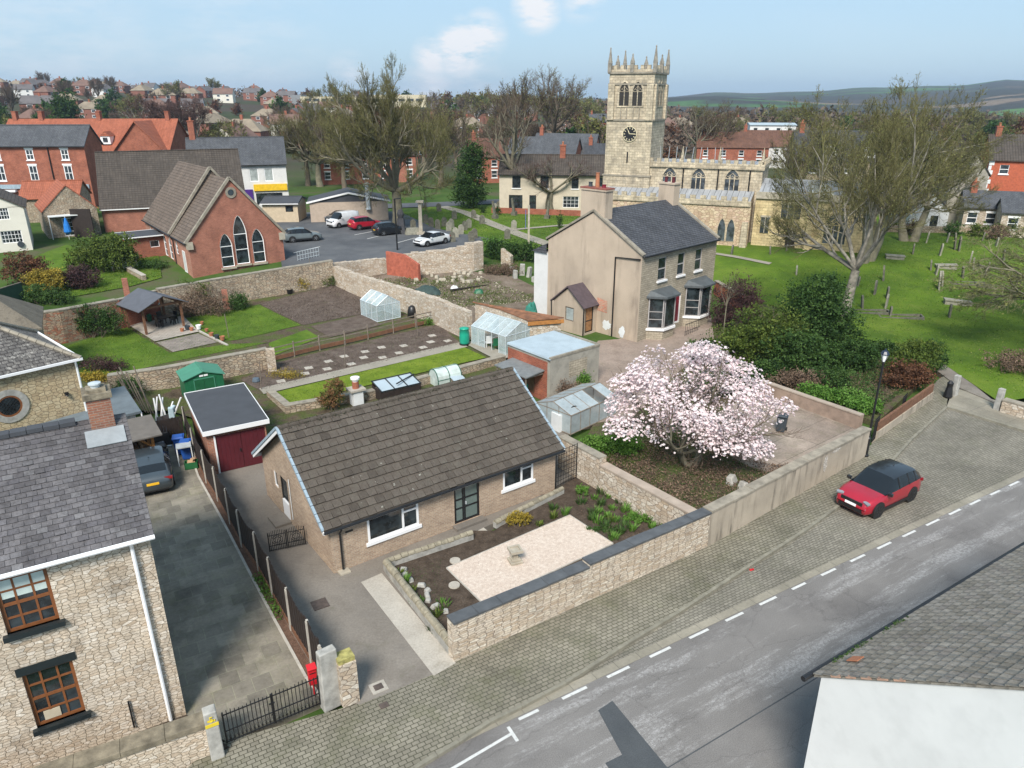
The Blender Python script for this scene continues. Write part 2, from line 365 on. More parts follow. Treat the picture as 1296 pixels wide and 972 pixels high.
WHITE=plain('white_upvc',(.80,.80,.80),.4,.02,2)
WHITE_OLD=plain('weathered_white_paint',(.66,.68,.68),.6,.06,2,grime=.12)
BLUEGREY=plain('bluegrey_barge',(.27,.345,.40),.6,.18,6,grime=.2)
BLACK=plain('black_paint',(.012,.012,.013),.4,.2,3)
DARKWOOD=plain('dark_fence_wood',(.022,.014,.011),.75,.4,6,bump=.3)
OLDWOOD=plain('grey_weathered_wood',(.17,.14,.11),.9,.3,5,bump=.4)
BROWNWOOD=plain('brown_wood',(.16,.075,.04),.8,.3,5,bump=.3)
ORANGEWOOD=plain('orange_wood',(.36,.155,.04),.6,.25,5,bump=.2)
WINBROWN=plain('brown_window_timber',(.19,.070,.025),.4,.15,8)
GREENWIN=plain('dark_sill_paint',(.012,.018,.02),.45,.15,5)
CONC=ground_mat('yard_concrete',[(.145,.127,.108),(.20,.178,.152),(.25,.225,.195)],.5,12,.2,.9,.15,extra=[(.25,.5,.62,.5,(.09,.078,.068)),(1.6,.6,.7,.35,(.30,.27,.24)),(.9,.58,.7,.35,(.085,.09,.05))])
CONC_L=ground_mat('light_concrete',[(.34,.31,.265),(.44,.405,.35)],.9,14,.2,.9,.15,extra=[(.7,.55,.68,.5,(.22,.20,.15))])
CONC_P=plain('precast_concrete',(.42,.39,.34),.9,.15,4,grime=.3,bump=.2)
TERR=ground_mat('terrace_concrete',[(.20,.155,.125),(.28,.22,.18),(.36,.29,.24)],.7,9,.3,.9,.2,extra=[(.35,.5,.62,.5,(.13,.105,.085)),(1.2,.6,.7,.4,(.10,.11,.05))])
STONE_CAP=plain('stone_coping',(.27,.24,.19),.9,.2,3,grime=.45,bump=.4)
SLATE_CAP=plain('slate_coping',(.085,.09,.095),.7,.25,2.2,bump=.3,grime=.2)
STONE_SM=plain('smooth_stone',(.38,.34,.27),.9,.15,3,grime=.25,bump=.3)
STONE_GREY=plain('old_grey_stone',(.34,.33,.30),.9,.25,4,grime=.4,bump=.5)
GRAVE=plain('gravestone',(.13,.125,.095),.9,.35,4,grime=.4,bump=.3)
GRAVE_L=plain('pale_gravestone',(.25,.24,.19),.9,.25,4,grime=.3,bump=.3)
SOIL=ground_mat('dark_soil',[(.045,.033,.024),(.075,.056,.042),(.11,.083,.062)],2.5,18,.9,1,.4)
SOIL_BED=ground_mat('bed_soil',[(.075,.056,.045),(.115,.088,.072),(.15,.12,.10)],1.4,14,.9,1,.35,extra=[(3,.55,.68,.5,(.055,.04,.03)),(.8,.6,.7,.5,(.07,.08,.03))])
GRASS=ground_mat('lawn_grass',[(.045,.092,.010),(.080,.140,.014),(.12,.185,.022)],.5,30,.8,.95,.4,extra=[(.18,.5,.62,.35,(.11,.16,.03)),(2.2,.58,.7,.3,(.04,.075,.012))])
GRASS_B=ground_mat('bright_lawn',[(.095,.145,.012),(.140,.200,.018),(.19,.24,.03)],.9,30,.8,.95,.35,extra=[(1.5,.55,.7,.4,(.075,.13,.018))])
CHURCHYARD=ground_mat('churchyard_grass',[(.052,.100,.010),(.088,.152,.014),(.135,.19,.026)],.22,16,.8,.95,.35,extra=[(.09,.5,.6,.5,(.040,.078,.012)),(.7,.57,.68,.35,(.10,.13,.035))])
SCRUB=ground_mat('scrub_ground',[(.05,.038,.025),(.095,.072,.05),(.07,.09,.025),(.12,.09,.062)],.8,10,1,1,.45)
RUINED=ground_mat('rough_earth',[(.09,.068,.05),(.16,.125,.095),(.21,.17,.135)],.6,10,1,1,.35,extra=[(.5,.53,.63,.7,(.07,.095,.025))])
GRAVEL=ground_mat('pale_gravel',[(.52,.41,.33),(.64,.53,.44),(.74,.65,.56)],9,42,.8,.9,.38,extra=[(38,.6,.66,.5,(.30,.16,.10)),(30,.62,.68,.6,(.85,.82,.78))])
SLABS=paving('drive_slabs',[(.26,.232,.185),(.165,.148,.12)],(.235,.22,.165),.58,.66,.018,.5,.50,(.045,.041,.033),moss=(.16,.155,.075),mossamt=.3)
COBBLE=paving('pavement_setts',[(.235,.215,.168),(.18,.165,.128)],(.06,.056,.038),.23,.145,.014,.5,.30,(.075,.075,.05),moss=(.10,.105,.05),mossamt=.35)
COBBLE_B=paving('bay_setts',[(.235,.215,.175),(.178,.163,.132)],(.08,.075,.058),.21,.12,.013,.5,.2,(.10,.095,.075),moss=(.125,.125,.08),mossamt=.25)
PAVE_L=paving('patio_slabs',[(.40,.36,.31),(.33,.29,.25)],(.17,.15,.12),.6,.45,.014,.5,.2,(.2,.17,.13))
KERB=paving('kerb_stone',[(.27,.245,.195),(.235,.215,.17)],(.12,.11,.09),.9,2,.01,0,.25,(.13,.125,.09))
def asphalt():
 t=NT('road_asphalt');v=t.uv();vs_=t.uv((.10,.75,1))
 c=t.ramp(t.noise(v,.35,6,.6),[(.3,(.145,.136,.128)),(.7,(.195,.184,.173))])
 c=t.mix(t.math('MULTIPLY',t.math('MULTIPLY',t.ramp(t.noise(vs_,1.0,9,.78),[(.50,0),(.57,1)]),t.ramp(t.noise(v,9,6,.8),[(.40,0),(.58,1)])),.75),c,(.34,.33,.32))
 c=t.mix(t.math('MULTIPLY',t.ramp(t.noise(v,.22,5,.6),[(.52,0),(.66,1)]),.5),c,(.088,.081,.079))
 vo=t.n('ShaderNodeTexVoronoi',feature='DISTANCE_TO_EDGE');t.l(t.mix(.25,t.uv((.28,.5,1)),t.noise(v,1.5,5,.6,True),'ADD'),vo.inputs['Vector']);vo.inputs['Scale'].default_value=1;c=t.mix(t.math('MULTIPLY',t.ramp(vo.outputs['Distance'],[(.0,1),(.010,0)]),.28),c,(.05,.046,.045))
 c=t.mix(1,c,t.ramp(t.noise(v,34,4,.75),[(.3,.62),(.7,1.42)]),'MULTIPLY')
 t.bump(t.noise(v,40,3),.4,.01);return t.fin(c,.85,0,.3)
ASPHALT=asphalt()
ASPH_DARK=ground_mat('fresh_asphalt_patch',[(.062,.068,.073),(.082,.089,.094)],.8,30,.3,.85,.2)
ASPH_LOT=ground_mat('car_park_asphalt',[(.065,.07,.078),(.095,.10,.108),(.13,.135,.14)],.25,20,.3,.85,.15)
PATH=ground_mat('footpath_tarmac',[(.24,.22,.18),(.32,.29,.24)],.6,12,.3,.9,.15)
PAINT=ground_mat('road_paint',[(.48,.48,.46),(.60,.60,.58)],4,20,.1,.7,.12,extra=[(9,.60,.66,.7,(.25,.25,.24))])
SLATE=tiles('grey_slate',(.10,.105,.115),(.075,.08,.09),(.035,.036,.04),.35,.22,var=.25,moss=(.14,.14,.11),mossamt=.3)
SLATE_D=tiles('dark_slate',(.075,.078,.088),(.055,.058,.066),(.028,.028,.03),.35,.2,var=.22,moss=(.13,.13,.11),mossamt=.25)
CONC_TILE=tiles('brown_concrete_tile',(.15,.115,.09),(.12,.092,.072),(.05,.04,.032),.33,.33,rib=.33,var=.2)
CONC_TILE_D=tiles('dark_concrete_tile',(.085,.07,.058),(.068,.056,.046),(.03,.025,.02),.33,.33,rib=.33,var=.2)
ORANGE_TILE=tiles('orange_pantile',(.38,.125,.07),(.32,.10,.055),(.18,.06,.035),.25,.3,rib=.25,var=.15)
RUST_TILE=tiles('rusty_brown_tile',(.17,.085,.055),(.13,.065,.045),(.06,.035,.025),.25,.25,var=.25)
LEAD=tiles('lead_sheet',(.30,.31,.32),(.26,.27,.28),(.13,.135,.14),.65,6,var=.15,rough=.6,ms=.04)
FELT=plain('roofing_felt',(.052,.056,.064),.9,.12,1.2,grime=.1,bump=.2)
FELT_L=plain('pale_flat_roof',(.36,.43,.47),.6,.08,1.0,grime=.15)
RUST=plain('rusty_corrugated',(.20,.09,.045),.9,.4,2.5,bump=.5)
GREENMETAL=plain('green_shed_metal',(.012,.115,.05),.5,.1,2)
GREENMETAL_L=plain('green_shed_roof',(.055,.21,.13),.5,.1,2)
MAROON=plain('maroon_door',(.085,.008,.014),.6,.12,2)
MAROON_D=plain('front_door_red',(.17,.008,.02),.5,.1,2)
CARGLASS=plain('car_glass',(.008,.010,.012),.12,.1,3,spec=.6);GLASS=glassy('window_glass');GLASS_F=glassy('far_window_glass',(.03,.035,.04),.15)
GLASS_L=plain('net_curtain_glass',(.34,.38,.37),.3,.3,2.5,spec=.8)
GH_GLASS=seethrough('greenhouse_glass',(.60,.72,.75),.30,.10)
GH_DIRTY=seethrough('dirty_greenhouse_glass',(.46,.53,.55),.5,.3)
ALU=plain('aluminium',(.55,.60,.62),.4,.08,3,metal=.3)
GREENNET=plain('green_tarp',(.02,.16,.12),.7,.3,3)
TEAL=plain('teal_plastic',(.01,.30,.20),.4,.08,2)
BARK=plain('bark',(.13,.105,.075),.95,.35,3,bump=.6)
BARK_G=plain('green_grey_bark',(.16,.145,.10),.95,.3,2,bump=.6)
BARK_W=plain('pale_birch_bark',(.22,.20,.16),.9,.5,2.5,bump=.8,grime=.5)
def leafmat(name,*cols,trans=.25):return rnd_mat(name,cols,.7,trans)
TWIG_O=rnd_mat('olive_twigs',[(.065,.055,.03),(.13,.12,.05),(.21,.205,.08)],.9)
TWIG_B=rnd_mat('brown_twigs',[(.07,.05,.035),(.12,.085,.062),(.15,.115,.085)],.9)
TWIG_R=rnd_mat('reddish_twigs',[(.085,.048,.042),(.13,.08,.068),(.15,.10,.085)],.9)
BUD_G=leafmat('green_buds',(.09,.10,.025),(.16,.17,.045),(.22,.22,.07))
LEAF_D=leafmat('dark_green_leaves',(.012,.034,.006),(.032,.075,.014),(.085,.15,.030))
LEAF_M=leafmat('mid_green_leaves',(.020,.050,.010),(.045,.095,.018),(.085,.15,.035))
LEAF_B=leafmat('bright_green_leaves',(.045,.12,.012),(.09,.20,.025),(.16,.28,.06))
LEAF_O=leafmat('olive_leaves',(.028,.050,.008),(.075,.115,.016),(.16,.20,.035))
LEAF_Y=leafmat('yellow_flowering_leaves',(.10,.10,.02),(.30,.22,.03),(.48,.36,.05))
LEAF_R=leafmat('red_brown_leaves',(.055,.03,.018),(.13,.06,.03),(.20,.09,.045))
LEAF_PU=leafmat('purple_brown_leaves',(.035,.018,.02),(.07,.035,.035),(.10,.055,.05))
LEAF_RD=leafmat('bronze_edged_leaves',(.04,.06,.015),(.10,.12,.03),(.26,.12,.06),(.30,.22,.10))
DRY=rnd_mat('dry_brush',[(.07,.045,.03),(.14,.095,.065),(.22,.155,.11)],.95)
BLOSSOM=leafmat('magnolia_petals',(.48,.27,.29),(.71,.52,.54),(.83,.73,.73),(.90,.86,.86),trans=.35)
RUBBER=plain('rubber',(.012,.012,.012),.8,.1,5);RIM=plain('wheel_alloy',(.30,.31,.32),.35,.1,5,metal=.7);RIM_D=plain('dark_wheel_alloy',(.03,.03,.032),.35,.1,5,metal=.5)
def carpaint(name,col):
 t=NT(name);t.b.inputs['Coat Weight'].default_value=.8;t.b.inputs['Coat Roughness'].default_value=.05
 return t.fin(t.mix(t.ramp(t.noise(t.geo(),2,3),[(.4,0),(.7,1)]),col,sc(col,1.12)),.35,.25,.5)
CP_RED=carpaint('red_car_paint',(.38,.008,.025));CP_RED2=carpaint('bright_red_car_paint',(.42,.012,.03));CP_GREY=carpaint('grey_car_paint',(.045,.058,.068));CP_SILV=carpaint('bluegrey_car_paint',(.15,.18,.19))
CP_BLK=carpaint('black_car_paint',(.012,.014,.018));CP_WHITE=carpaint('white_car_paint',(.72,.73,.74))
PLATE_Y=plain('yellow_plate',(.75,.42,.02),.5,.05,2);PLATE_W=plain('white_plate',(.82,.82,.82),.5,.03,2)
LAMP_L=plain('headlamp_lens',(.22,.23,.25),.15,.1,5);LAMP_R=plain('tail_lamp_lens',(.20,.01,.012),.2,.1,5)
REDBOX=plain('red_plastic',(.55,.012,.02),.5,.05,2)
BLUEBIN=plain('blue_bin_plastic',(.015,.08,.34),.5,.08,2);GREYBIN=plain('dark_grey_bin_plastic',(.035,.045,.055),.6,.1,2)
TERRA=plain('terracotta',(.36,.14,.07),.8,.15,4);IRON=plain('iron_cover',(.08,.06,.05),.8,.3,6)
BLUECLOTH=plain('blue_cloth',(.01,.17,.55),.8,.25,5);YELLOWP=plain('yellow_paint',(.65,.50,.03),.7,.1,3)
# walls, windows, houses
def wall(mb,p0,p1,z0,z1,ops=(),depth=.12,r=.5):
 """outer wall face from p0 to p1 (outside on the right hand), with recessed openings (s0,s1,h0,h1)"""
 p0,p1=Vector(p0[:2]),Vector(p1[:2]);d=(p1-p0);L=d.length;d.normalize();n=Vector((d.y,-d.x))
 def P(s,z,i=0):q=p0+d*s-n*i;return(q.x,q.y,z)
 xs=sorted({0,L,*[a for o in ops for a in o[:2]]});zs=sorted({z0,z1,*[a for o in ops for a in o[2:4]]})
 for a,b in zip(xs,xs[1:]):
  for c,e in zip(zs,zs[1:]):
   mx_,mz=(a+b)/2,(c+e)/2
   if any(o[0]<mx_<o[1]and o[2]<mz<o[3]for o in ops):continue
   mb.face([P(a,c),P(b,c),P(b,e),P(a,e)],r)
 for o in ops:
  a,b,c,e=o[:4]
  mb.face([P(a,c),P(a,e),P(a,e,depth),P(a,c,depth)],r);mb.face([P(b,c),P(b,c,depth),P(b,e,depth),P(b,e)],r)
  mb.face([P(a,c),P(a,c,depth),P(b,c,depth),P(b,c)],r);mb.face([P(a,e),P(b,e),P(b,e,depth),P(a,e,depth)],r)
  mb.face([P(a-.03,c-.03,depth+.03),P(b+.03,c-.03,depth+.03),P(b+.03,e+.03,depth+.03),P(a-.03,e+.03,depth+.03)],r)
STY={}
def window(parent,p0,p1,op,frame=None,glass=None,bars=(1,1),depth=.12,fw=.06,sill=None,lintel=None,name='window',surround=None,sash=False,silld=.1,lab=None):
 frame=frame or WHITE;glass=glass or GLASS
 p0,p1=Vector(p0[:2]),Vector(p1[:2]);d=(p1-p0).normalized();a_=math.atan2(d.y,d.x);n=Vector((d.y,-d.x))
 s0,s1,h0,h1=op[:4];W=s1-s0;Hh=h1-h0
 def q(s,out):v=p0+d*s+n*out;return v
 f=MB();y=-depth+.035
 def bar(sa,sb,ha,hb,th=.05,yo=0):
  c=q((sa+sb)/2,y+yo);f.box((c.x,c.y,(ha+hb)/2),(sb-sa,th,hb-ha),a_)
 bar(s0,s0+fw,h0,h1);bar(s1-fw,s1,h0,h1);bar(s0+fw,s1-fw,h0,h0+fw);bar(s0+fw,s1-fw,h1-fw,h1)
 nx,nz_=bars
 if isinstance(nx,int):nx=[i/nx for i in range(1,nx)]
 if isinstance(nz_,int):nz_=[i/nz_ for i in range(1,nz_)]
 for t in nx:bar(s0+W*t-fw*.3,s0+W*t+fw*.3,h0+fw,h1-fw,.04)
 for t in nz_:bar(s0+fw,s1-fw,h0+Hh*t-fw*.3,h0+Hh*t+fw*.3,.045)
 if sash:bar(s0+fw,s1-fw,h0+Hh*.5-.04,h0+Hh*.5+.04,.06)
 fo=f.build(name,frame,parent,lab)
 gl=MB();c=q((s0+s1)/2,y-.01);gl.box((c.x,c.y,(h0+h1)/2),(W-fw,.012,Hh-fw),a_);gl.build('pane',glass,fo)
 if sill:
  m=MB();c=q((s0+s1)/2,silld/2-.05);m.box((c.x,c.y,h0-.07),(W+.2,silld+.1,.14),a_);m.build('sill',sill,fo)
 if lintel:
  m=MB();c=q((s0+s1)/2,.0);m.box((c.x,c.y,h1+.12),(W+.2,.06,.24),a_);m.build('lintel',lintel,fo)
 return fo
def side_pts(L,D,k):return{'F':((0,0),(L,0)),'R':((L,0),(L,D)),'B':((L,D),(0,D)),'L':((0,D),(0,0))}[k]
def gable_roof(mb,L,D,ze,zr,ov=.3,ox=.2,t=.14,x0=0,yr=None,r=.5):
 yr=D/2 if yr is None else yr;k1=(zr-ze)/yr;k2=(zr-ze)/(D-yr)
 prof=[(-ov,ze-ov*k1),(yr,zr),(D+ov,ze-ov*k2),(D+ov,ze-ov*k2+t),(yr,zr+t*1.1),(-ov,ze-ov*k1+t)]
 a=[prof[0],prof[1],prof[4],prof[5]];b=[prof[1],prof[2],prof[3],prof[4]]
 for pr in(a,b):mb.extrude(pr,(x0-ox,0,0),(0,1,0),(0,0,1),(1,0,0),L+2*ox,r)
def hip_roof(mb,L,D,ze,zr,ov=.3,hl=None,hr=None,t=.1,r=.5):
 """hl/hr: how far in from the left/right end the ridge stops (0 = gable)"""
 hl=D/2 if hl is None else hl;hr=D/2 if hr is None else hr
 k=(zr-ze)/(D/2);z=ze-ov*k
 A,B,C,E_=(-ov,-ov,z),(L+ov,-ov,z),(L+ov,D+ov,z),(-ov,D+ov,z)
 P_,Q=(hl if hl else-ov,D/2,zr),(L-hr if hr else L+ov,D/2,zr)
 up=lambda p:(p[0],p[1],p[2]+t)
 for f in([A,B,Q,P_],[C,E_,P_,Q],[E_,A,P_],[B,C,Q]):mb.face([up(p)for p in f],r)
 for a,b in((A,B),(B,C),(C,E_),(E_,A)):mb.face([a,b,up(b),up(a)],r)
 mb.face([A,E_,C,B],r)
def chimney(parent,x,y,w_,d_,z0,z1,mat,pots=2,potmat=None,potlist=None,name='chimney'):
 m=MB();m.box((x,y,(z0+z1)/2),(w_,d_,z1-z0));m.box((x,y,z1+.06),(w_+.14,d_+.14,.12));c=m.build(name,mat,parent)
 if pots:
  for i in range(pots):
   p=MB();t=(i+.5)/pots-.5;px,py=(x+t*(w_-.1),y)if w_>=d_ else(x,y+t*(d_-.1))
   p.lathe((px,py,z1+.12),[(.13,0),(.11,.35),(.13,.38),(.13,.45),(.09,.45)],8);p.build('chimney_pot',potmat or TERRA,c)
 return c
def house(name,label,cat,loc,rz,L,D,ze,zr,wallm,roofm,wins={},chims=(),hip=None,ov=.3,ox=.2,group=None,gut=True,simple=False,z0=-1.5,winkw={},sidemat=None,ridgecap=True,rooft=.14,doors=()):
 rt=root(name,label,cat,loc,rz,group)
 m=MB()
 for s in 'FRBL':
  a,b=side_pts(L,D,s);ops=[w_[:4]for w_ in wins.get(s,[])]
  wall(m,a,b,z0,ze,ops)
 if hip is None or(hip and hip[0]==0):m.face([(0,D,ze),(0,0,ze),(0,D/2,zr)],.5)
 if hip is None or(hip and hip[1]==0):m.face([(L,0,ze),(L,D,ze),(L,D/2,zr)],.5)
 m.build('wall',wallm,rt)
 rm=MB()
 if hip is None:gable_roof(rm,L,D,ze,zr,ov,ox,rooft)
 else:hip_roof(rm,L,D,ze,zr,ov,*hip)
 ro=rm.build('roof',roofm,rt)
 if hip is None and ridgecap and not simple:
  c=MB();n=int((L+2*ox)/.45);
  for i in range(n):c.box((-ox+(i+.5)*(L+2*ox)/n,D/2,zr+rooft*1.1+.02),((L+2*ox)/n-.015,.26,.09),0,tilt=(0,0))
  c.build('ridge_tiles',roofm,ro)
 if gut and not simple:
  c=MB();k=(zr-ze)/(D/2)
  for yy in(-ov-.04,D+ov+.04):c.box((L/2,yy,ze-ov*k+.03),(L+2*ox,.11,.10))
  c.build('gutter',BLACK if gut is True else gut,rt)
 for s in 'FRBL':
  a,b=side_pts(L,D,s)
  for w_ in wins.get(s,[]):
   kw=dict(winkw);kw.update(w_[4]if len(w_)>4 else{});window(rt,a,b,w_,**kw)
 for c in chims:chimney(rt,*c)
 return rt
def row(xs,w_,z,h,**k):return[(x-w_/2,x+w_/2,z,z+h,k)for x in xs]
# laid tile roofs: every tile its own piece
def laid_tiles(name,mat,parent,o,ux,up,nx,tw,exp,nrow,th=.02,stag=.5,jit=.004,lift=.03,skip=None,gap=.006,seed=1,cols=None,dislodge=.02):
 """o: lower-left point of the slope, ux: unit vector along the eave, up: unit vector up the slope"""
 rg=random.Random(seed);o,ux,up=Vector(o),Vector(ux).normalized(),Vector(up).normalized();n=ux.cross(up).normalized()
 V=[];Rn=[]
 W=nx*tw
 for j in range(nrow):
  off=(stag*tw)if j%2 else 0
  i0=-1 if off else 0
  for i in range(i0,nx):
   a=max(0,i*tw+off)+gap/2;b=min(W,(i+1)*tw+off)-gap/2
   if b-a<.03:continue
   s0=j*exp+rg.uniform(-jit,jit)*2;s1=s0+exp*1.12
   if skip and skip((a+b)/2,s0):continue
   l0=lift+rg.uniform(-jit,jit);
   if rg.random()<dislodge:l0+=.02;s0-=.015
   tl=rg.uniform(-jit,jit)
   p=[o+ux*a+up*s0+n*(l0+tl),o+ux*b+up*s0+n*(l0-tl),o+ux*b+up*s1+n*.004,o+ux*a+up*s1+n*.004]
   q=[p[0]-n*th,p[1]-n*th]
   r=rg.random()
   V.append([*p]);Rn.append(r);V.append([q[0],q[1],p[1],p[0]]);Rn.append(r)
   V.append([q[0],p[0],p[3],q[0]*.3+p[3]*.7]);Rn.append(r);V.append([p[1],q[1],q[1]*.3+p[2]*.7,p[2]]);Rn.append(r)
 ob=quads(name,[[tuple(v)for v in f]for f in V],Rn,mat,parent)
 autouv(ob.data);return ob
def tile_rnd(name,cols,moss=None,mossamt=.6,lichen=None,rib=0,streak=.25,rough=.85):
 t=NT(name);c=t.ramp(t.rnd(),[(i/(len(cols)-1),k)for i,k in enumerate(cols)])
 v=t.uv();c=t.mix(1,c,t.ramp(t.noise(v,12,5,.7),[(.3,.75),(.7,1.25)]),'MULTIPLY')
 c=t.mix(1,c,t.ramp(t.noise(t.uv((1,.3,1)),.9,6,.7),[(.3,1-streak),(.7,1+streak)]),'MULTIPLY')
 if moss:c=t.mix(t.math('MULTIPLY',t.ramp(t.noise(v,2.6,8,.8),[(.5,0),(.64,1)]),mossamt),c,moss)
 if lichen:c=t.mix(t.ramp(t.noise(v,3.9,5,.6),[(.675,0),(.70,.85)]),c,lichen)
 h=t.noise(v,20,4)
 if rib:
  sp=t.n('ShaderNodeSeparateXYZ');t.l(v,sp.inputs[0]);h=t.math('ADD',h,t.math('MULTIPLY',t.math('ABSOLUTE',t.math('SINE',t.math('MULTIPLY',sp.outputs[0],math.pi/rib))),2.5))
 t.bump(h,.5,.02);return t.fin(c,rough,0,.25)
 # vegetation
def rot_to(d):
 u,v=basis(d);return u,v,Vector(d).normalized()
def leaf_cloud(name,lobes,n,size,mat,parent=None,seed=1,clump=.25,up=.3,shell=.45,nclump=None,jitter=.5,cut=None,aspect=1.0):
 """lobes: (x,y,z,rx,ry,rz). Leaf quads gathered in clumps through each lobe's volume, thicker towards its surface."""
 rg=np.random.default_rng(seed);vol=np.array([l[3]*l[4]*l[5]for l in lobes])**.7;vol/=vol.sum()
 nc=nclump or max(12,n//22);li=rg.choice(len(lobes),nc,p=vol);Lb=np.array(lobes,float)[li]
 d=rg.normal(size=(nc,3));d/=np.linalg.norm(d,axis=1)[:,None];rad=rg.random(nc)**shell
 rad*=rg.uniform(.75,1.12,nc)
 cc=Lb[:,:3]+d*rad[:,None]*Lb[:,3:6];cr=rg.random(nc);cs=rg.uniform(.5,1.5,nc)*clump
 ci=rg.integers(0,nc,n);p=cc[ci]+rg.normal(size=(n,3))*cs[ci,None]*np.array([.6,.6,.45])
 if cut is not None:k=p[:,2]>cut;p=p[k];ci=ci[k];n=len(p)
 nn=rg.normal(size=(n,3));nn[:,2]+=up;nn/=np.linalg.norm(nn,axis=1)[:,None]
 a=np.cross(nn,rg.normal(size=(n,3)));a/=np.linalg.norm(a,axis=1)[:,None];b=np.cross(nn,a)
 s=(size*rg.uniform(.6,1.35,n))[:,None]
 V=np.stack([p-a*s,p-b*s*.6*aspect,p+a*s,p+b*s*.6*aspect],1)
 rn=np.clip(cr[ci]*.65+rg.random(n)*.35+rg.normal(size=n)*.03,0,1)
 return quads(name,V,rn,mat,parent)
def ribbons(segs,w0,rg):
 V=[]
 for a,b,r0,r1 in segs:
  d=b-a
  if d.length<1e-5:continue
  u,v=basis(d);t=rg.random()*3.14;s=u*math.cos(t)+v*math.sin(t);q=d.normalized().cross(s)
  V.append([a-s*r0,a+s*r0,b+s*r1,b-s*r1]);V.append([a-q*r0,a+q*r0,b+q*r1,b-q*r1])
 return V
def bare_tree(name,label,cat,h=14,trunk_r=.4,fork=.22,spread=.75,seed=1,limbs=5,levels=4,kids_=(5,5,5,4),bark=None,twig=None,bud=None,nbud=0,budsize=.07,group=None,loc=(0,0,0),lean=(0,0),droop=0,twigw=.013,ratio=.56,twist=.35,trunks=1,rz=0,lenk=1.0,leafn=0,budspread=.18,limbk=1.0):
 rg=random.Random(seed);rt=root(name,label,cat,loc,rz,group)
 tm=MB();tw=[];tips=[]
 def grow(p,d,L,r,lev):
  k=4 if lev<2 else 3;pts=[p];q=p.copy();dd=d.copy()
  for i in range(k):
   j=Vector((rg.gauss(0,1),rg.gauss(0,1),rg.gauss(0,1)))*twist*(.35 if lev==0 else .6)
   dd=(dd+j*.45+Vector((0,0,(.10 if not droop or lev<2 else-droop)))).normalized();q=q+dd*(L/k);pts.append(q.copy())
  if lev<=1 or(lev==2 and r>.03):tm.tube(pts,[r*(1-.62*i/k)for i in range(k+1)],7 if lev==0 else 5 if lev==1 else 4,cap=False)
  else:
   for i in range(k):
    ra=max(twigw*.55,r*(1-.7*i/k));rb=max(twigw*.35,r*(1-.7*(i+1)/k));tw.append((pts[i],pts[i+1],ra,rb))
  if lev>=levels:tips.extend(pts[1:]);return
  n=kids_[min(lev,len(kids_)-1)]
  for c in range(n):
   t=.28+.72*(c+rg.random()*.8)/n;t=min(t,1);i=min(k-1,int(t*k));f=t*k-i
   bp=pts[i].lerp(pts[i+1],min(1,f));bd=(pts[i+1]-pts[i]).normalized();u,v=basis(bd);a=rg.random()*6.283
   th=rg.uniform(.35,.95)if t<.95 else rg.uniform(.1,.5)
   nd=bd*math.cos(th)+(u*math.cos(a)+v*math.sin(a))*math.sin(th)
   grow(bp,nd.normalized(),L*ratio*rg.uniform(.75,1.2)*(1.05-.25*t),r*.5*rg.uniform(.8,1.1),lev+1)
  grow(pts[-1],dd,L*ratio*.8,r*.36,lev+1)
 for tr in range(trunks):
  a0=tr*2.4+seed;off=Vector((math.cos(a0),math.sin(a0),0))*(trunk_r*1.2 if trunks>1 else 0)
  fk=h*fork;top=Vector((lean[0]*fk,lean[1]*fk,fk))+off*2.4
  b0=off+Vector((0,0,-.6));mid=b0 .lerp(top,.5)+Vector((rg.gauss(0,.1),rg.gauss(0,.1),0))*trunk_r*2
  tm.tube([b0,off+Vector((0,0,.15)),mid,top],[trunk_r*1.5,trunk_r*1.12,trunk_r*.9,trunk_r*.72],9,cap=False)
  nl=max(2,limbs//trunks)
  for i in range(nl):
   a=6.283*i/nl+rg.uniform(-.4,.4)+tr;th=rg.uniform(.35,1.0)*spread if i else .12
   d=Vector((math.cos(a)*math.sin(th)+lean[0]*.4,math.sin(a)*math.sin(th)+lean[1]*.4,math.cos(th))).normalized()
   grow(top,d,h*(1-fork)*.50*rg.uniform(.85,1.15)*lenk,trunk_r*rg.uniform(.42,.6)*limbk,0)
 tm.build('trunk',bark or BARK,rt,smoothed=True)
 V=ribbons(tw,twigw,rg)
 cr=quads('crown',[[tuple(v)for v in f]for f in V],[rg.random()for _ in V],twig or TWIG_O,rt)
 if nbud and tips:
  r2=np.random.default_rng(seed);T=np.array([tuple(t)for t in tips]);p=T[r2 .integers(0,len(T),nbud)]+r2 .normal(size=(nbud,3))*budspread
  a=r2 .normal(size=(nbud,3));a/=np.linalg.norm(a,axis=1)[:,None];b=np.cross(a,r2 .normal(size=(nbud,3)));b/=np.linalg.norm(b,axis=1)[:,None];s=budsize*r2 .uniform(.5,1.4,nbud)[:,None]
  quads('buds',np.stack([p-a*s,p-b*s*.7,p+a*s,p+b*s*.7],1),r2 .random(nbud),bud or BUD_G,cr)
 return rt
def bush(name,label,cat,loc,lobes,n,size,mat,seed=1,stem=BARK,group=None,clump=.22,**k):
 rt=root(name,label,cat,loc,0,group)
 leaf_cloud('foliage',lobes,n,size,mat,rt,seed,clump,**k)
 rg=random.Random(seed);m=MB()
 for l in lobes[:6]:
  for _ in range(3):
   t=Vector((l[0]+rg.uniform(-.5,.5)*l[3],l[1]+rg.uniform(-.5,.5)*l[4],l[2]+rg.uniform(-.2,.5)*l[5]))
   b=Vector((l[0]*.4,l[1]*.4,-.1));m.tube([b,b.lerp(t,.5)+Vector((rg.uniform(-.1,.1),rg.uniform(-.1,.1),0)),t],[.035,.025,.01],4)
 m.build('stems',stem,rt);return rt
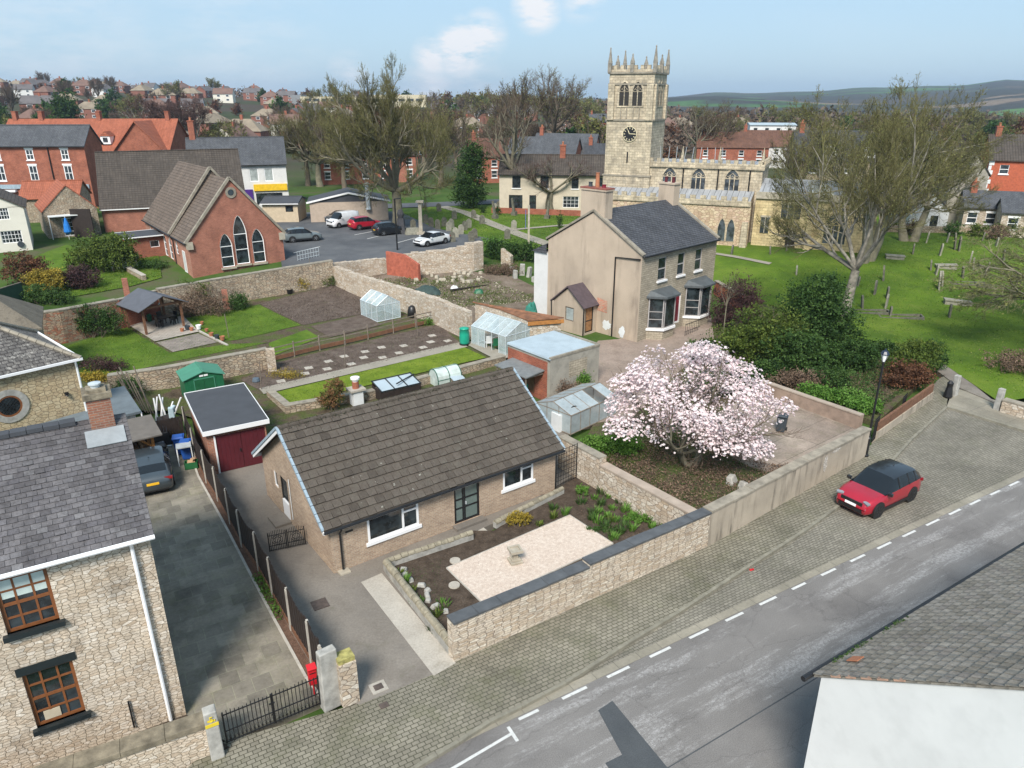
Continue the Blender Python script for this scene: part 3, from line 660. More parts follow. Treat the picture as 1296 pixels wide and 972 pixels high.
def tuft(name,label,cat,loc,n,r,h,mat,seed=1,w_=.02,spread=.5,group=None,root_=True):
 rg=random.Random(seed);V=[];Rn=[]
 for i in range(n):
  a=rg.random()*6.283;rr=r*math.sqrt(rg.random());b=Vector((math.cos(a)*rr,math.sin(a)*rr,0));hh=h*rg.uniform(.5,1.1)
  o=Vector((math.cos(a),math.sin(a),0))*spread*hh*rg.uniform(.2,1)+Vector((rg.gauss(0,.1),rg.gauss(0,.1),0))*hh
  s=Vector((-math.sin(a+rg.random()),math.cos(a),0))*w_;m_=b+o*.4+Vector((0,0,hh*.6));t=b+o+Vector((0,0,hh))
  V.append([b-s*.6,b+s*.6,m_+s,m_-s]);V.append([m_-s,m_+s,t+s*.2,t-s*.2]);q=rg.random();Rn+=[q,q]
 o=quads(name,[[tuple(v)for v in f]for f in V],Rn,mat);o.location=loc;tag(o,label,cat,group);return o
 # cars
def car(name,label,loc,rz,L,W,H,paint,kind='hatch',roofmat=None,rim=None,plate=None,group=None,rearplate=None,cat='car'):
 """x forward; origin on the ground under the middle. The shell is lofted from cross sections."""
 rt=root(name,label,cat,loc,rz,group)
 g0=.19*(1.2 if kind=='suv' else 1);hw=W/2
 if kind in('suv','hatch'):
  S=[(0,.50,.52,.80,.70),(.02,.60,.64,.90,.74),(.06,.64,.80,.95,.74),(.13,.655,.94,.985,.73),(.25,.65,.985,1,.75),(.42,.635,1.0,1,.76),(.55,.62,.97,1,.75),(.66,.615,.80,1,.76),(.735,.615,.635,.985,.78),(.85,.585,.605,.96,.76),(.94,.52,.545,.90,.72),(.985,.42,.44,.80,.64),(1,.30,.32,.70,.6)]
 elif kind=='coupe':
  S=[(0,.46,.48,.82,.70),(.03,.63,.66,.90,.76),(.10,.66,.72,.95,.72),(.2,.66,.86,.98,.70),(.32,.66,.97,1,.72),(.46,.65,1.0,1,.72),(.57,.635,.96,1,.72),(.68,.62,.76,1,.74),(.75,.61,.63,.985,.78),(.86,.57,.59,.96,.76),(.95,.50,.52,.90,.70),(1,.34,.36,.74,.6)]
 elif kind=='van':
  S=[(0,.58,.90,.93,.80),(.02,.60,.97,.97,.84),(.15,.60,1.0,1,.85),(.5,.60,1.0,1,.85),(.66,.60,.98,1,.83),(.76,.59,.80,1,.80),(.83,.57,.60,.98,.8),(.92,.50,.52,.94,.76),(.985,.40,.42,.84,.7),(1,.28,.3,.76,.66)]
 V=[];k=10;m=MB()
 for t,b,tp,wb,wt in S:
  x=(t-.5)*L;wb*=hw;wt*=hw;zb,zt=b*H,tp*H;low=g0+(.10 if t in(0,1)else 0)*H
  ring=[(wb*.90,low),(wb*1.0,low+.10),(wb*1.0,(low+zb)*.52),(wb*.965,zb),(wt,lerp(zb,zt,.90)),(wt*.80,zt),(0,zt+.012)]
  pts=ring+[(-y,z)for y,z in ring[-2::-1]]
  V.append([Vector((x,y,z))for y,z in pts])
 n=len(V[0]);body=MB();flat=[p for r_ in V for p in r_];fs=[];gl=[];rf=[]
 for i in range(len(V)-1):
  ta,tb=S[i],S[i+1];tall=(ta[2]-ta[1])>.11 and(tb[2]-tb[1])>.11;slope=max(ta[2]-ta[1],tb[2]-tb[1])>.11 and not tall
  for j in range(n):
   f=(i*n+j,i*n+(j+1)%n,(i+1)*n+(j+1)%n,(i+1)*n+j)
   glass=False
   if j in(3,8)and(tall or(ta[2]-ta[1]>.11 and ta[0]>.5)):glass=True
   if kind=='van' and j in(3,8)and ta[0]<.6:glass=False
   if j in(4,5,6,7):
    if ta[0]>=.54 and tb[0]<=.84 and(ta[2]-tb[2])>.1:glass=True
    if kind!='van' and tb[0]<=.21 and(tb[2]-ta[2])>.07 and ta[0]>.01 and(kind=='coupe' or ta[0]>=.05):glass=True
   if j in(4,5,6,7)and tall and not glass and roofmat:rf.append(f)
   elif glass:gl.append(f)
   else:fs.append(f)
 fs+=[tuple(range(n-1,-1,-1)),tuple(range((len(V)-1)*n,len(V)*n))]
 body.add(flat,fs,.5)
 bo=body.build('body',paint,rt,smoothed=True)
 clean(bo)
 gm=MB();gm.add(flat,gl,.5);go=gm.build('windows',CARGLASS,rt,smoothed=True);clean(go)
 if rf:q=MB();q.add(flat,rf,.5);q=q.build('roof_panel',roofmat,rt,smoothed=True);clean(q)
 pm=MB()
 def at(t,which):
  for a,b in zip(S,S[1:]):
   if a[0]<=t<=b[0]:
    u=(t-a[0])/(b[0]-a[0]);x=(t-.5)*L;wb,wt,zb,zt=[lerp(a[q_],b[q_],u)for q_ in(3,4,1,2)]
    return(x,wb*hw*.965,zb*H)if which=='b' else(x,wt*hw,lerp(zb,zt,.9)*H)
 if kind!='van':
  for t in((.20,.30)if kind=='coupe' else(.165,.30))+(.47,):
   for s in(-1,1):
    a,b=at(t,'b'),at(t+.01,'t');pm.tube([(a[0],s*a[1],a[2]),(b[0],s*b[1],b[2])],.035,4)
 for s in(-1,1):pm.box((0,s*(hw-.01),g0+.09),(L*.56,.05,.16))
 pm.box((L*.495,0,g0+.14),(.06,W*.62,.17));pm.box((L*.486,0,.42*H),(.06,W*.56,.16));pm.box((-L*.492,0,g0+.14),(.06,W*.7,.16))
 pm.build('trim',BLACK,rt)
 wr=.335*(1.04 if kind=='suv' else .95)
 for x in(-L*.295,L*.315):
  for s in(-1,1):
   am=MB();am.lathe((x,s*(hw-.13),wr+.01),[(wr+.055,-.135),(wr+.055,.135)]if s>0 else[(wr+.055,-.135),(wr+.055,.135)],20,axis='y');am.build('wheel_arch',BLACK,rt)
   wm=MB();wm.lathe((x,s*(hw-.10),wr),[(wr*.7,-.11),(wr*.95,-.11),(wr,-.08),(wr,.08),(wr*.95,.11),(wr*.7,.11)],22,axis='y');wo=wm.build('wheel',RUBBER,rt,smoothed=False)
   rm=MB();yy=s*(hw+.012)
   for q_ in range(5):
    a=q_*1.2566;rm.box((x+math.cos(a)*wr*.33,yy,wr+math.sin(a)*wr*.33),(wr*.62,.02,.065),0,tilt=(0,-a))
   rm.lathe((x,yy-s*.03,wr),[(wr*.68,-.01),(wr*.68,.02),(wr*.60,.02)],18,axis='y');rm.build('rim',rim or RIM,wo)
 for s in(-1,1):
  hm=MB();hm.box((L*.464,s*hw*.70,.50*H),(.15,.30,.07),-s*.35,tilt=(0,.25));hm.build('headlight',LAMP_L,rt)
  if kind=='suv':hm=MB();hm.box((L*.482,s*hw*.72,.30*H),(.06,.09,.17),-s*.3);hm.build('fog_light',LAMP_L,rt)
  tm_=MB();tm_.box((-L*.478,s*hw*.74,.565*H),(.10,.36,.12),s*.2);tm_.build('tail_light',LAMP_R,rt)
  mm=MB();mm.box((L*.195,s*(hw+.09),.66*H),(.12,.20,.13),s*.2);mm.tube([(L*.195,s*(hw-.06),.63*H),(L*.195,s*(hw+.03),.65*H)],.025,4);mm.build('wing_mirror',roofmat or(BLACK if kind=='suv' else paint),rt)
 q=MB();q.box((L*.503,0,.36*H),(.02,.52,.11),tilt=(0,-.1));q.build('number_plate',plate or PLATE_W,rt)
 q=MB();q.box((-L*.503,0,.46*H),(.03,.52,.11));q.build('number_plate',rearplate or PLATE_Y,rt)
 if kind!='van':q=MB();q.tube([(-L*.20,0,H*.985),(-L*.22,0,H+.06)],[.025,.01],4);q.build('aerial',BLACK,rt)
 return rt
def clean(o):
 import bmesh
 bm=bmesh.new();bm.from_mesh(o.data);lone=[v for v in bm.verts if not v.link_faces];bmesh.ops.delete(bm,geom=lone,context='VERTS')
 bm.to_mesh(o.data);bm.free();o.data.update()
 # free-standing walls along the ground
def run_wall(name,label,cat,pts,h,t,mat,cap=None,capw=.1,capt=.07,z=None,group=None,caplen=None,seed=1,capname='coping',coping_over=True,jag=0,base=-.6,capjit=.006):
 """pts: ground points (outer line); h: height or list of heights; wall thickness t to the left of the run"""
 pts=[Vector(p)for p in pts];rg=random.Random(seed)
 if not isinstance(h,(list,tuple)):h=[h]*len(pts)
 rt=root(name,label,cat,pts[0],0,group);o=pts[0];m=MB();c=MB()
 for i in range(len(pts)-1):
  a,b=pts[i]-o,pts[i+1]-o;d=Vector((b.x-a.x,b.y-a.y,0));L=d.length;d.normalize();n=Vector((-d.y,d.x,0))
  ha,hb=h[i],h[i+1];ns=max(1,int(L/(.7 if jag else 3)))
  for k in range(ns):
   p,q=a+(b-a)*(k/ns),a+(b-a)*((k+1)/ns);zp,zq=lerp(ha,hb,k/ns),lerp(ha,hb,(k+1)/ns)
   if jag:zp+=rg.uniform(-jag,jag);zq=zp if rg.random()<.5 else zq+rg.uniform(-jag,jag)
   P_=[p,q,q+n*t,p+n*t];lo=[Vector((v.x,v.y,v.z+base))for v in P_];hi=[Vector((P_[0].x,P_[0].y,p.z+zp)),Vector((P_[1].x,P_[1].y,q.z+zq)),Vector((P_[2].x,P_[2].y,q.z+zq)),Vector((P_[3].x,P_[3].y,p.z+zp))]
   m.add(lo+hi,[(0,3,2,1),(4,5,6,7),(0,1,5,4),(1,2,6,5),(2,3,7,6),(3,0,4,7)],.5)
  if cap:
   cl=caplen or .6;nc=max(1,round(L/cl))
   for k in range(nc):
    f0,f1=k/nc,(k+1)/nc;mid=a+(b-a)*((f0+f1)/2)+n*(t/2);zz=mid.z+lerp(ha,hb,(f0+f1)/2)+capt/2+rg.uniform(-capjit,capjit)
    sl=math.atan2((b.z+hb)-(a.z+ha),L)
    c.box((mid.x,mid.y,zz),(L/nc-.012,t+capw*rg.uniform(1.85,2.1),capt),math.atan2(d.y,d.x),tilt=(rg.uniform(-.008,.008),-sl))
 m.build('wall_face',mat,rt)
 if cap:c.build(capname,cap,rt)
 return rt
def patch(name,pix,mat,z=.0,t=.3,uvrot=0,world=False):
 P_=[Vector(p)if world else g(p[0],p[1],z)for p in pix]
 m=MB(uvrot);m.prism([(p.x,p.y)for p in P_],z-t,z);return struct(m,name,mat)
def draped(name,poly,mat,dz=.03,step=1.5,kind='structure'):
 """a sheet following the terrain, cut to a world polygon"""
 xs=[p[0]for p in poly];ys=[p[1]for p in poly]
 def inside(x,y):
  c=False;n=len(poly)
  for i in range(n):
   x1,y1=poly[i][0],poly[i][1];x2,y2=poly[(i+1)%n][0],poly[(i+1)%n][1]
   if(y1>y)!=(y2>y)and x<(x2-x1)*(y-y1)/(y2-y1)+x1:c=not c
  return c
 import bmesh
 bm=bmesh.new();vs_=[bm.verts.new((p[0],p[1],0))for p in poly];bm.faces.new(vs_)
 for ax,lo,hi in((0,min(xs),max(xs)),(1,min(ys),max(ys))):
  k=lo+step
  while k<hi:
   co=Vector((0,0,0));co[ax]=k;no=Vector((0,0,0));no[ax]=1
   bmesh.ops.bisect_plane(bm,geom=bm.verts[:]+bm.edges[:]+bm.faces[:],plane_co=co,plane_no=no);k+=step
 for v in bm.verts:v.co.z=ter(v.co.x,v.co.y)+dz
 me=bpy.data.meshes.new(name);bm.to_mesh(me);bm.free()
 for p in me.polygons:
  if p.normal.z<0:p.flip()
 me.update();autouv(me);me.materials.append(mat);o=bpy.data.objects.new(name,me);COL.objects.link(o);o['kind']=kind;return o
 # ground, road, pavements
def near_drop(x,y):return .30*(1-smooth(44,52,y))+.02
def make_ground():
 cols=np.linspace(-1.0,1.0,150);dist=[4.0]
 while dist[-1]<9000:dist.append(dist[-1]+max(1.3,dist[-1]*.028))
 me=bpy.data.meshes.new('ground');V=[];
 for d in dist:
  for a in cols:
   th=a*R(50);x,y=d*math.sin(th),d*math.cos(th);V.append((x,y,ter(x,y)-near_drop(x,y)))
 n=len(cols);F_=[(i*n+j,i*n+j+1,(i+1)*n+j+1,(i+1)*n+j)for i in range(len(dist)-1)for j in range(n-1)]
 k=len(V);V+=[(-60,-60,-.3),(60,-60,-.3)]
 F_.append((k,k+1)+tuple(range(n-1,-1,-1)))
 me.from_pydata(V,[],F_);me.update();me.polygons.foreach_set('use_smooth',np.ones(len(F_),bool))
 t=NT('ground_cover');v=t.geo(1)
 near=t.ramp(t.noise(v,.12,8,.7),[(.35,(.03,.06,.014)),(.5,(.055,.10,.02)),(.62,(.085,.085,.045))])
 cp=t.n('ShaderNodeTexVoronoi',feature='F1');wv=t.mix(.02,t.geo((.0016,.0030,.001)),t.noise(t.geo(.004),1,4,.5,True),'ADD');t.l(wv,cp.inputs['Vector']);cp.inputs['Scale'].default_value=1.8
 sp=t.n('ShaderNodeSeparateColor');t.l(cp.outputs['Color'],sp.inputs[0])
 fld=t.ramp(sp.outputs[0],[(0,(.055,.045,.032)),(.22,(.035,.036,.024)),(.40,(.05,.11,.028)),(.58,(.075,.16,.035)),(.70,(.16,.12,.08)),(.80,(.042,.040,.028)),(1,(.06,.12,.04))],'CONSTANT')
 fld=t.mix(t.ramp(t.noise(t.geo((.004,.008,.01)),1,6,.6),[(.48,0),(.54,1)]),fld,(.034,.034,.024))
 fld=t.mix(1,fld,t.ramp(t.noise(t.geo(.05),1,5,.7),[(.3,.6),(.7,1.4)]),'MULTIPLY')
 g_=t.n('ShaderNodeNewGeometry');s_=t.n('ShaderNodeSeparateXYZ');t.l(g_.outputs['Position'],s_.inputs[0])
 mid=t.mix(t.ramp(t.noise(t.geo(.03),1,6,.6),[(.4,0),(.6,1)]),(.065,.052,.04),(.045,.06,.025))
 c=t.mix(t.math('DIVIDE',t.math('SUBTRACT',s_.outputs[1],130),60,True),near,mid)
 c=t.mix(t.math('DIVIDE',t.math('SUBTRACT',s_.outputs[1],700),300,True),c,fld)
 t.bump(t.noise(v,3,6),.3,.1);me.materials.append(t.fin(c,.95,0,.1))
 o=bpy.data.objects.new('ground',me);COL.objects.link(o);o['kind']='structure'
make_ground()
ST=ang(g(657,910),g(1290,609))
RZ=-.10
LN0,LN1=g(657,911,RZ),g(1290,609.5,RZ)
du=(LN1-LN0).normalized();dn=Vector((-du.y,du.x,0))
def rd(s,o):v=LN0+du*s+dn*o;return(v.x,v.y)
m=MB(ST);m.prism([rd(-30,.12),rd(70,.12),rd(70,-9.5),rd(-30,-9.5)],RZ-.3,RZ);struct(m,'road',ASPHALT)
m=MB(ST);m.prism([rd(-30,.42),rd(70,.42),rd(70,.12),rd(-30,.12)],RZ-.3,RZ+.012);struct(m,'road_channel',KERB)
dash=[(657,682),(712,743),(769,797),(823,849),(873,897),(919,941),(962,983),(1003,1020),(1040,1058),(1077,1095),(1111,1128),(1143,1159),(1173,1189),(1202,1216),(1228,1241),(1254,1266),(1278,1290),(1303,1314)]
m=MB()
for a,b in dash:
 def onl(x):return g(x,lerp(911,609.5,(x-657)/633),RZ)
 p,q=onl(a),onl(b);s0=(p-LN0).dot(du);s1=(q-LN0).dot(du)
 m.prism([rd(s0,.07),rd(s1,.07),rd(s1,-.03),rd(s0,-.03)],RZ-.01,RZ+.004)
T0,T1=g(643,920,RZ),g(655,938,RZ)
def strip(a,b,w_):
 d=(b-a).normalized();n=Vector((-d.y,d.x,0))*w_/2;return[((a+n).x,(a+n).y),((b+n).x,(b+n).y),((b-n).x,(b-n).y),((a-n).x,(a-n).y)]
m.prism(strip(T0,T1,.10),RZ-.01,RZ+.004);m.prism(strip(T0 .lerp(T1,.45),g(560,980,RZ),.09),RZ-.01,RZ+.0045)
struct(m,'road_marking',PAINT)
m=MB(ST)
m.prism([tuple(g(*q,RZ)[:2])for q in((757,899),(775,887),(860,990),(806,990))],RZ-.01,RZ+.005)
m.prism([tuple(g(*q,RZ)[:2])for q in((766,966),(800,949),(822,976),(790,1000))],RZ-.01,RZ+.008)
struct(m,'asphalt_patch',ASPH_DARK)
m=MB(ST);m.prism(strip(g(845,972,RZ),g(1030,860,RZ),.035),RZ-.01,RZ+.006);m.prism(strip(g(1030,860,RZ),g(1300,700,RZ),.03),RZ-.01,RZ+.006);struct(m,'road_seam',ASPH_DARK)
kerb=[(480,1000),(524,972),(580,938),(620,912.5),(660,893),(716,863),(795,813),(859,774),(945,718),(1020,670),(1061,640),(1124,588),(1154,555),(1198,515)]
K=[g(*q,0)for q in kerb]
Kb=[p for p in K if(p-LN0).dot(dn)>.5];s_b=(Kb[0]-LN0).dot(du)-2.2
m=MB(ST);m.prism([(p.x,p.y)for p in Kb]+[(g(1265,535).x,g(1265,535).y),(g(1320,553).x,g(1320,553).y),rd(37,.42),rd(s_b,.42)],RZ-.35,RZ+.006);struct(m,'parking_bay',COBBLE_B)
WA=[(575,838),(895,692),(1095,578)]
pv=[(p.x,p.y)for p in K]+[tuple(g(*q)[:2])for q in((1215,470),(1190,478),(1095,570),(895,686),(560,838),(455,890),(285,938),(250,960),(100,1100))]
m=MB(ST);m.prism(pv,-.45,0);struct(m,'pavement',COBBLE)
KERBST=plain('worn_kerb_stone',(.215,.20,.155),.9,.2,3,grime=.4,bump=.3)
def kerbline(name,pts,z0,z1,w_=.125):
 m=MB()
 for a,b in zip(pts,pts[1:]):
  L=(b-a).length;n=max(1,round(L/.9));d=(b-a).normalized()
  for i in range(n):
   c=a.lerp(b,(i+.5)/n);m.box((c.x,c.y,(z0+z1)/2),(L/n-.012,w_,z1-z0),math.atan2(d.y,d.x))
 return struct(m,name,CONC_P if name!='kerb' else KERBST)
kerbline('kerb',K,-.3,.022)
k2=[g(*q)for q in((1198,515),(1210,518),(1265,535),(1400,577))]
kerbline('kerb',k2,-.3,.022)
m=MB(ST);m.prism([tuple(g(*q)[:2])for q in((1198,514),(1265,534),(1400,576),(1420,560),(1300,524),(1265,508),(1212,492),(1200,500))],-.4,.0);struct(m,'pavement',KERB)
DK=[(238,566),(251,603),(285,665),(319,731),(345,780),(387,857),(408,885)]
m=MB(ST);m.prism([tuple(g(*q)[:2])for q in[(165,545)]+DK+[(285,938),(236,907),(150,760),(80,600)]],-.35,.012);struct(m,'driveway',SLABS)
m=MB(ST);dkp=[g(*q)for q in DK];fen=[g(*q)for q in((244,566),(262,603),(292,661),(328,724),(346,758),(369,800),(395,843),(412,872))]
m.prism([(p.x,p.y)for p in dkp]+[(p.x,p.y)for p in fen[::-1]],-.3,.006);struct(m,'gravel_strip',ground_mat('brown_gravel',[(.10,.06,.042),(.17,.105,.075)],4,30,.8,1,.5))
kerbline('drive_edging',dkp,-.2,.035,.09)
yard=[(225,560),(262,590),(345,560),(560,700),(750,560),(770,600),(650,660),(560,850),(455,892),(395,843),(328,724),(262,603)]
bx=[(244,558),(268,598),(350,580),(700,520),(745,590),(640,655),(500,720),(577,839),(549,853),(455,892),(412,872),(395,843),(369,800),(328,724),(292,661),(262,603)]
m=MB(ST);m.prism([tuple(g(*q)[:2])for q in bx],-.4,.004);struct(m,'yard',CONC)
m=MB(ST);m.prism([tuple(g(*q)[:2])for q in((457,737),(483,725.5),(577,839),(549,855.5))],-.2,.012);struct(m,'concrete_strip',CONC_L)
m=MB(ST);m.prism([tuple(g(*q)[:2])for q in((597,676),(612,668),(641,690),(623,700))],-.2,.014);struct(m,'garden_path',CONC_L)
soil=[(487,720),(598,672),(625,672),(712,615),(745,592),(893,690),(578,836)]
m=MB(ST);m.prism([tuple(g(*q)[:2])for q in soil],-.3,.02);struct(m,'flower_bed',SOIL)
PADQ=[g(*q)for q in((565,720),(721,653),(776,689),(611,765))]
m=MB(ST);m.prism([(p.x,p.y)for p in PADQ],-.1,.05);struct(m,'gravel_pad',GRAVEL)
kerbline('pad_edging',PADQ+PADQ[:1],-.1,.062,.04)
SP=[(726,585),(760,520),(855,470),(985,500),(1100,560),(1092,576),(893,690)]
m=MB(ST);m.prism([tuple(g(*q)[:2])for q in SP],-.3,.03);struct(m,'rough_plot',SCRUB)
m=MB(ST+.12);m.prism([tuple(g(*q)[:2])for q in((955,497),(1085,542),(1090,560),(985,605),(945,590),(870,545))],-.2,.06);struct(m,'terrace',paving('terrace_slabs',[(.30,.245,.20),(.235,.185,.15)],(.13,.11,.085),3.4,1.6,.02,.0,.45,(.12,.095,.075),moss=(.10,.105,.05),mossamt=.35,fine=.2))
m=MB(ST);m.prism([tuple(g(*q)[:2])for q in((757,432),(803,428),(900,400),(905,440),(860,470),(800,530),(720,540),(690,505))],-.3,.05);struct(m,'terrace',TERR)
m=MB(ST);m.prism([tuple(g(*q)[:2])for q in((860,468),(905,400),(1000,380),(1100,440),(1180,470),(1110,535),(985,490))],-.3,.04);struct(m,'shrub_bed',SCRUB)
m=MB(ST);m.prism([tuple(g(*q)[:2])for q in((1186,470),(1215,492),(1262,512),(1235,490),(1195,462))],-.3,.05);struct(m,'entrance_ramp',CONC)
def lawn(name,pix,mat,z=.03):
 return draped(name,[tuple(g(*q)[:2])for q in pix],mat,z,2.5)
lawn('garden_ground',((40,470),(120,425),(205,398),(425,358),(555,413),(600,440),(650,470),(560,520),(340,560),(215,520),(110,520)),SCRUB,.02)
lawn('lawn',((80,440),(160,413),(175,424),(215,447),(290,436),(340,434),(200,462),(150,475),(95,475)),GRASS,.04)
lawn('lawn',((232,404),(328,386),(381,412),(300,431),(278,433),(252,419)),GRASS,.05)
lawn('lawn',((340,435),(388,418),(405,428),(344,452)),GRASS,.06)
lawn('vegetable_bed',((328,385),(425,359),(470,368),(458,398),(384,412)),SOIL_BED,.05)
lawn('vegetable_bed',((393,414),(460,399),(483,412),(418,428)),SOIL_BED,.07)
lawn('vegetable_bed',((345,461),(555,411),(585,437),(332,497),(305,482)),SOIL_BED,.06)
lawn('garden_path',((328,493),(583,434),(592,440),(334,500)),PATH,.08)
lawn('lawn',((340,500),(588,441),(616,454),(580,462),(420,500),(362,514)),GRASS_B,.09)
lawn('garden_path',((588,436),(600,432),(650,452),(630,458)),PATH,.10)
lawn('patio',((162,412),(232,401),(252,421),(196,433.5)),PAVE_L,.10)
lawn('patio',((198,434.5),(251,423),(276,434),(219,446.5)),paving('old_patio_slabs',[(.26,.22,.19),(.21,.18,.155)],(.12,.11,.09),.6,.6,.014,.5,.3),.07)
kerbline('patio_edging',[g(252,420),g(280,434),g(288,438)],-.1,.12,.16)
lawn('rough_earth',((432,356),(490,345),(600,344),(650,350),(690,370),(700,425),(640,440),(583,428),(512,395)),RUINED,.03)
lawn('rear_lawn',((20,388),(60,345),(200,320),(205,352),(165,363)),GRASS,.06)
draped('lawn_cottage',[tuple(g(*q)[:2])for q in((35,330),(85,310),(115,325),(60,350))],GRASS,.06,3)
draped('churchyard',[tuple(g(*q)[:2])for q in((545,262),(770,255),(1296,285),(1500,290),(1600,420),(1400,520),(1296,505),(1265,510),(1195,462),(1105,450),(990,390),(905,370),(700,320),(612,306),(498,272))],CHURCHYARD,.05,2)
draped('car_park',[tuple(g(*q)[:2])for q in((358,345),(352,310),(330,270),(505,268),(552,290),(640,306),(500,330))],ASPH_LOT,.07,3)
def ribbon_path(name,pix,w_,mat,dz=.10):
 P_=[g(*q)for q in pix];Lf,Rt=[],[]
 for i,p in enumerate(P_):
  d=(P_[min(i+1,len(P_)-1)]-P_[max(0,i-1)]);d.z=0;d.normalize();n=Vector((-d.y,d.x,0))*w_/2;Lf.append(tuple((p+n)[:2]));Rt.append(tuple((p-n)[:2]))
 return draped(name,Lf+Rt[::-1],mat,dz,3)
ribbon_path('churchyard_path',[(560,262),(590,270),(625,285),(665,300),(700,312)],1.8,PATH)
ribbon_path('churchyard_path',[(645,292),(700,287),(760,283)],.9,PATH,.12)
ribbon_path('churchyard_path',[(905,322),(930,326),(975,335)],.8,PATH,.12)
ribbon_path('street',[(420,266),(470,262),(560,259),(640,255),(700,250)],5,ASPH_LOT,.10)
ribbon_path('terrace_street',[(-60,275),(60,262),(130,257),(300,262)],7,ASPH_LOT,.10)
m=MB()
for a,b in(((372,321),(405,313)),((449,298),(475,293)),((465,303),(482,299)),((503,308),(525,302))):
 m.add([],[],0);p,q=g(*a),g(*b);m.prism(strip(p,q,.12),1.4,1.5+.085)
struct(m,'bay_marking',PAINT)
def cover(px,py,w_,d_,frame=False,lab=''):
 p=g(px,py);rt=root('inspection_cover',lab,'drain cover',p,ST);m=MB();
 if frame:f=MB();f.box((0,0,.008),(w_+.22,d_+.22,.03));f.build('frame',CONC_L,rt)
 m.box((0,0,.014),(w_,d_,.035));m.build('lid',IRON,rt)
cover(405,765,.55,.55,False,'dark square iron drain cover in the bungalow yard near the fence')
cover(479,870,.28,.24,True,'small drain cover with a pale concrete surround beside the stone gate pier')
cover(486,893,.26,.2,False,'small iron cover sunk in the pavement setts outside the yard entrance')
cover(360,653,.8,.6,False,'brown doormat sized drain cover by the side door of the bungalow')
for i,(x,y)in enumerate([(960,485),(953,516),(1037,511),(915,543),(820,535),(711,543),(797,570),(716,593),(630,564),(623,593),(527,587),(562,625),(450,612),(444,649),(353,644),(335,672),(240,670),(216,709)]):
 p=g(300+x/3.888,300+y/3.888,.07);m=MB();m.box((0,0,0),(.52,.5,.05));o=m.build('stepping_stone',CONC_L,bevel=.01);o.location=p;o.rotation_euler=(0,0,ST+.1*math.sin(i*7))
 tag(o,'pale square stepping slab laid in the long dark vegetable bed','stepping stone','slabs laid in the vegetable bed')
for px,py,l in((576,711,'left'),(575,742,'right')):
 m=MB();m.lathe((0,0,0),[(.21,0),(.22,.02),(.21,.06)],18);o=m.build('stepping_stone',CONC_L);p=g(px,py);o.location=(p.x,p.y,.02)
 tag(o,'round pale stepping stone at the '+('upper edge of the soil beside the gravel pad' if l=='left' else 'lower edge of the soil, nearer the street wall'),'stepping stone')
m=MB();m.box((0,0,.03),(.09,.07,.05));m.box((.1,.03,.03),(.05,.06,.05),.6);o=m.build('litter',REDBOX);o.location=g(950,722,RZ);tag(o,'crushed red litter lying on the setts beside the kerb','litter')
# the near houses
def pix_on(px,py,p0,deg):
 t=R(deg);d=(math.cos(t),math.sin(t));a=(px-648)/930;b=(486-py)/930;s,c=math.sin(PITCH),math.cos(PITCH)
 dx,dy,dz=a,c+b*s,-s+b*c;n=(d[1],-d[0]);k=(p0[0]*n[0]+p0[1]*n[1])/(dx*n[0]+dy*n[1])
 x,y,z=dx*k,dy*k,CAM_H+dz*k;return((x-p0[0])*d[0]+(y-p0[1])*d[1],z)
TILE_BUNG=tile_rnd('bungalow_roof_tile',[(.064,.053,.043),(.084,.070,.057),(.094,.079,.065),(.074,.062,.050)],moss=(.13,.125,.10),mossamt=.35,lichen=(.34,.34,.29),streak=.18)
TILE_SLATE=tile_rnd('purple_grey_slate',[(.082,.077,.080),(.105,.099,.102),(.128,.121,.124),(.094,.089,.095),(.15,.145,.148)],moss=(.045,.042,.042),mossamt=.6,streak=.35)
TILE_PAN=tile_rnd('weathered_pantile',[(.16,.145,.12),(.20,.18,.15),(.235,.215,.185),(.18,.16,.14)],moss=(.06,.056,.05),mossamt=.25,rib=.25,streak=.15)
TILE_STONE=tile_rnd('stone_slate',[(.10,.085,.065),(.15,.13,.10),(.19,.165,.13)],moss=(.04,.035,.03),mossamt=.5)
BRN=dict(frame=WINBROWN,fw=.10)
# bungalow
A=g(423,726);BA=36.3;BL,BD=10.92,7.5;BE,BR=2.17,4.74
bung=root('bungalow','single storey buff brick bungalow with dark tiled roof and white windows','bungalow',A,R(BA))
wm=MB();WN1,WN2,DR=(1.5,3.76,.80,1.90),(7.97,9.63,.98,1.95),(5.46,6.74,.14,1.93)
wall(wm,(0,0),(BL,0),-.3,BE,[WN1,WN2,DR],.10)
wall(wm,(BL,0),(BL,BD),-.3,BE,[]);wall(wm,(BL,BD),(0,BD),-.3,BE,[])
SD=(BD-5.35,BD-4.45,.1,2.0);wall(wm,(0,BD),(0,0),-.3,BE,[SD,(BD-6.15,BD-5.65,1.1,1.9)])
wm.face([(0,BD,BE),(0,0,BE),(0,BD/2,BR)],.5);wm.face([(BL,0,BE),(BL,BD,BE),(BL,BD/2,BR)],.5)
wm.build('wall',BUNG_BRICK,bung)
wa=window(bung,(0,0),(BL,0),WN1,bars=([.68],[]),fw=.095,depth=.05,sill=WHITE,silld=.06,lab='wide white picture window left of the front door')
wb=window(bung,(0,0),(BL,0),WN2,bars=([.60],[]),fw=.095,depth=.05,sill=WHITE,silld=.06,lab='smaller white window near the right corner')
for fo,(s0,s1,h0,h1),k in((wa,WN1,.68),(wb,WN2,.60)):
 b=MB();b.span(s0+(s1-s0)*k,s1-.05,-.02,.03,h0+(h1-h0)*.70,h0+(h1-h0)*.77);b.span(s0+(s1-s0)*k-.03,s0+(s1-s0)*k+.05,-.025,.02,h0+.05,h1-.05);b.build('transom',WHITE,fo)
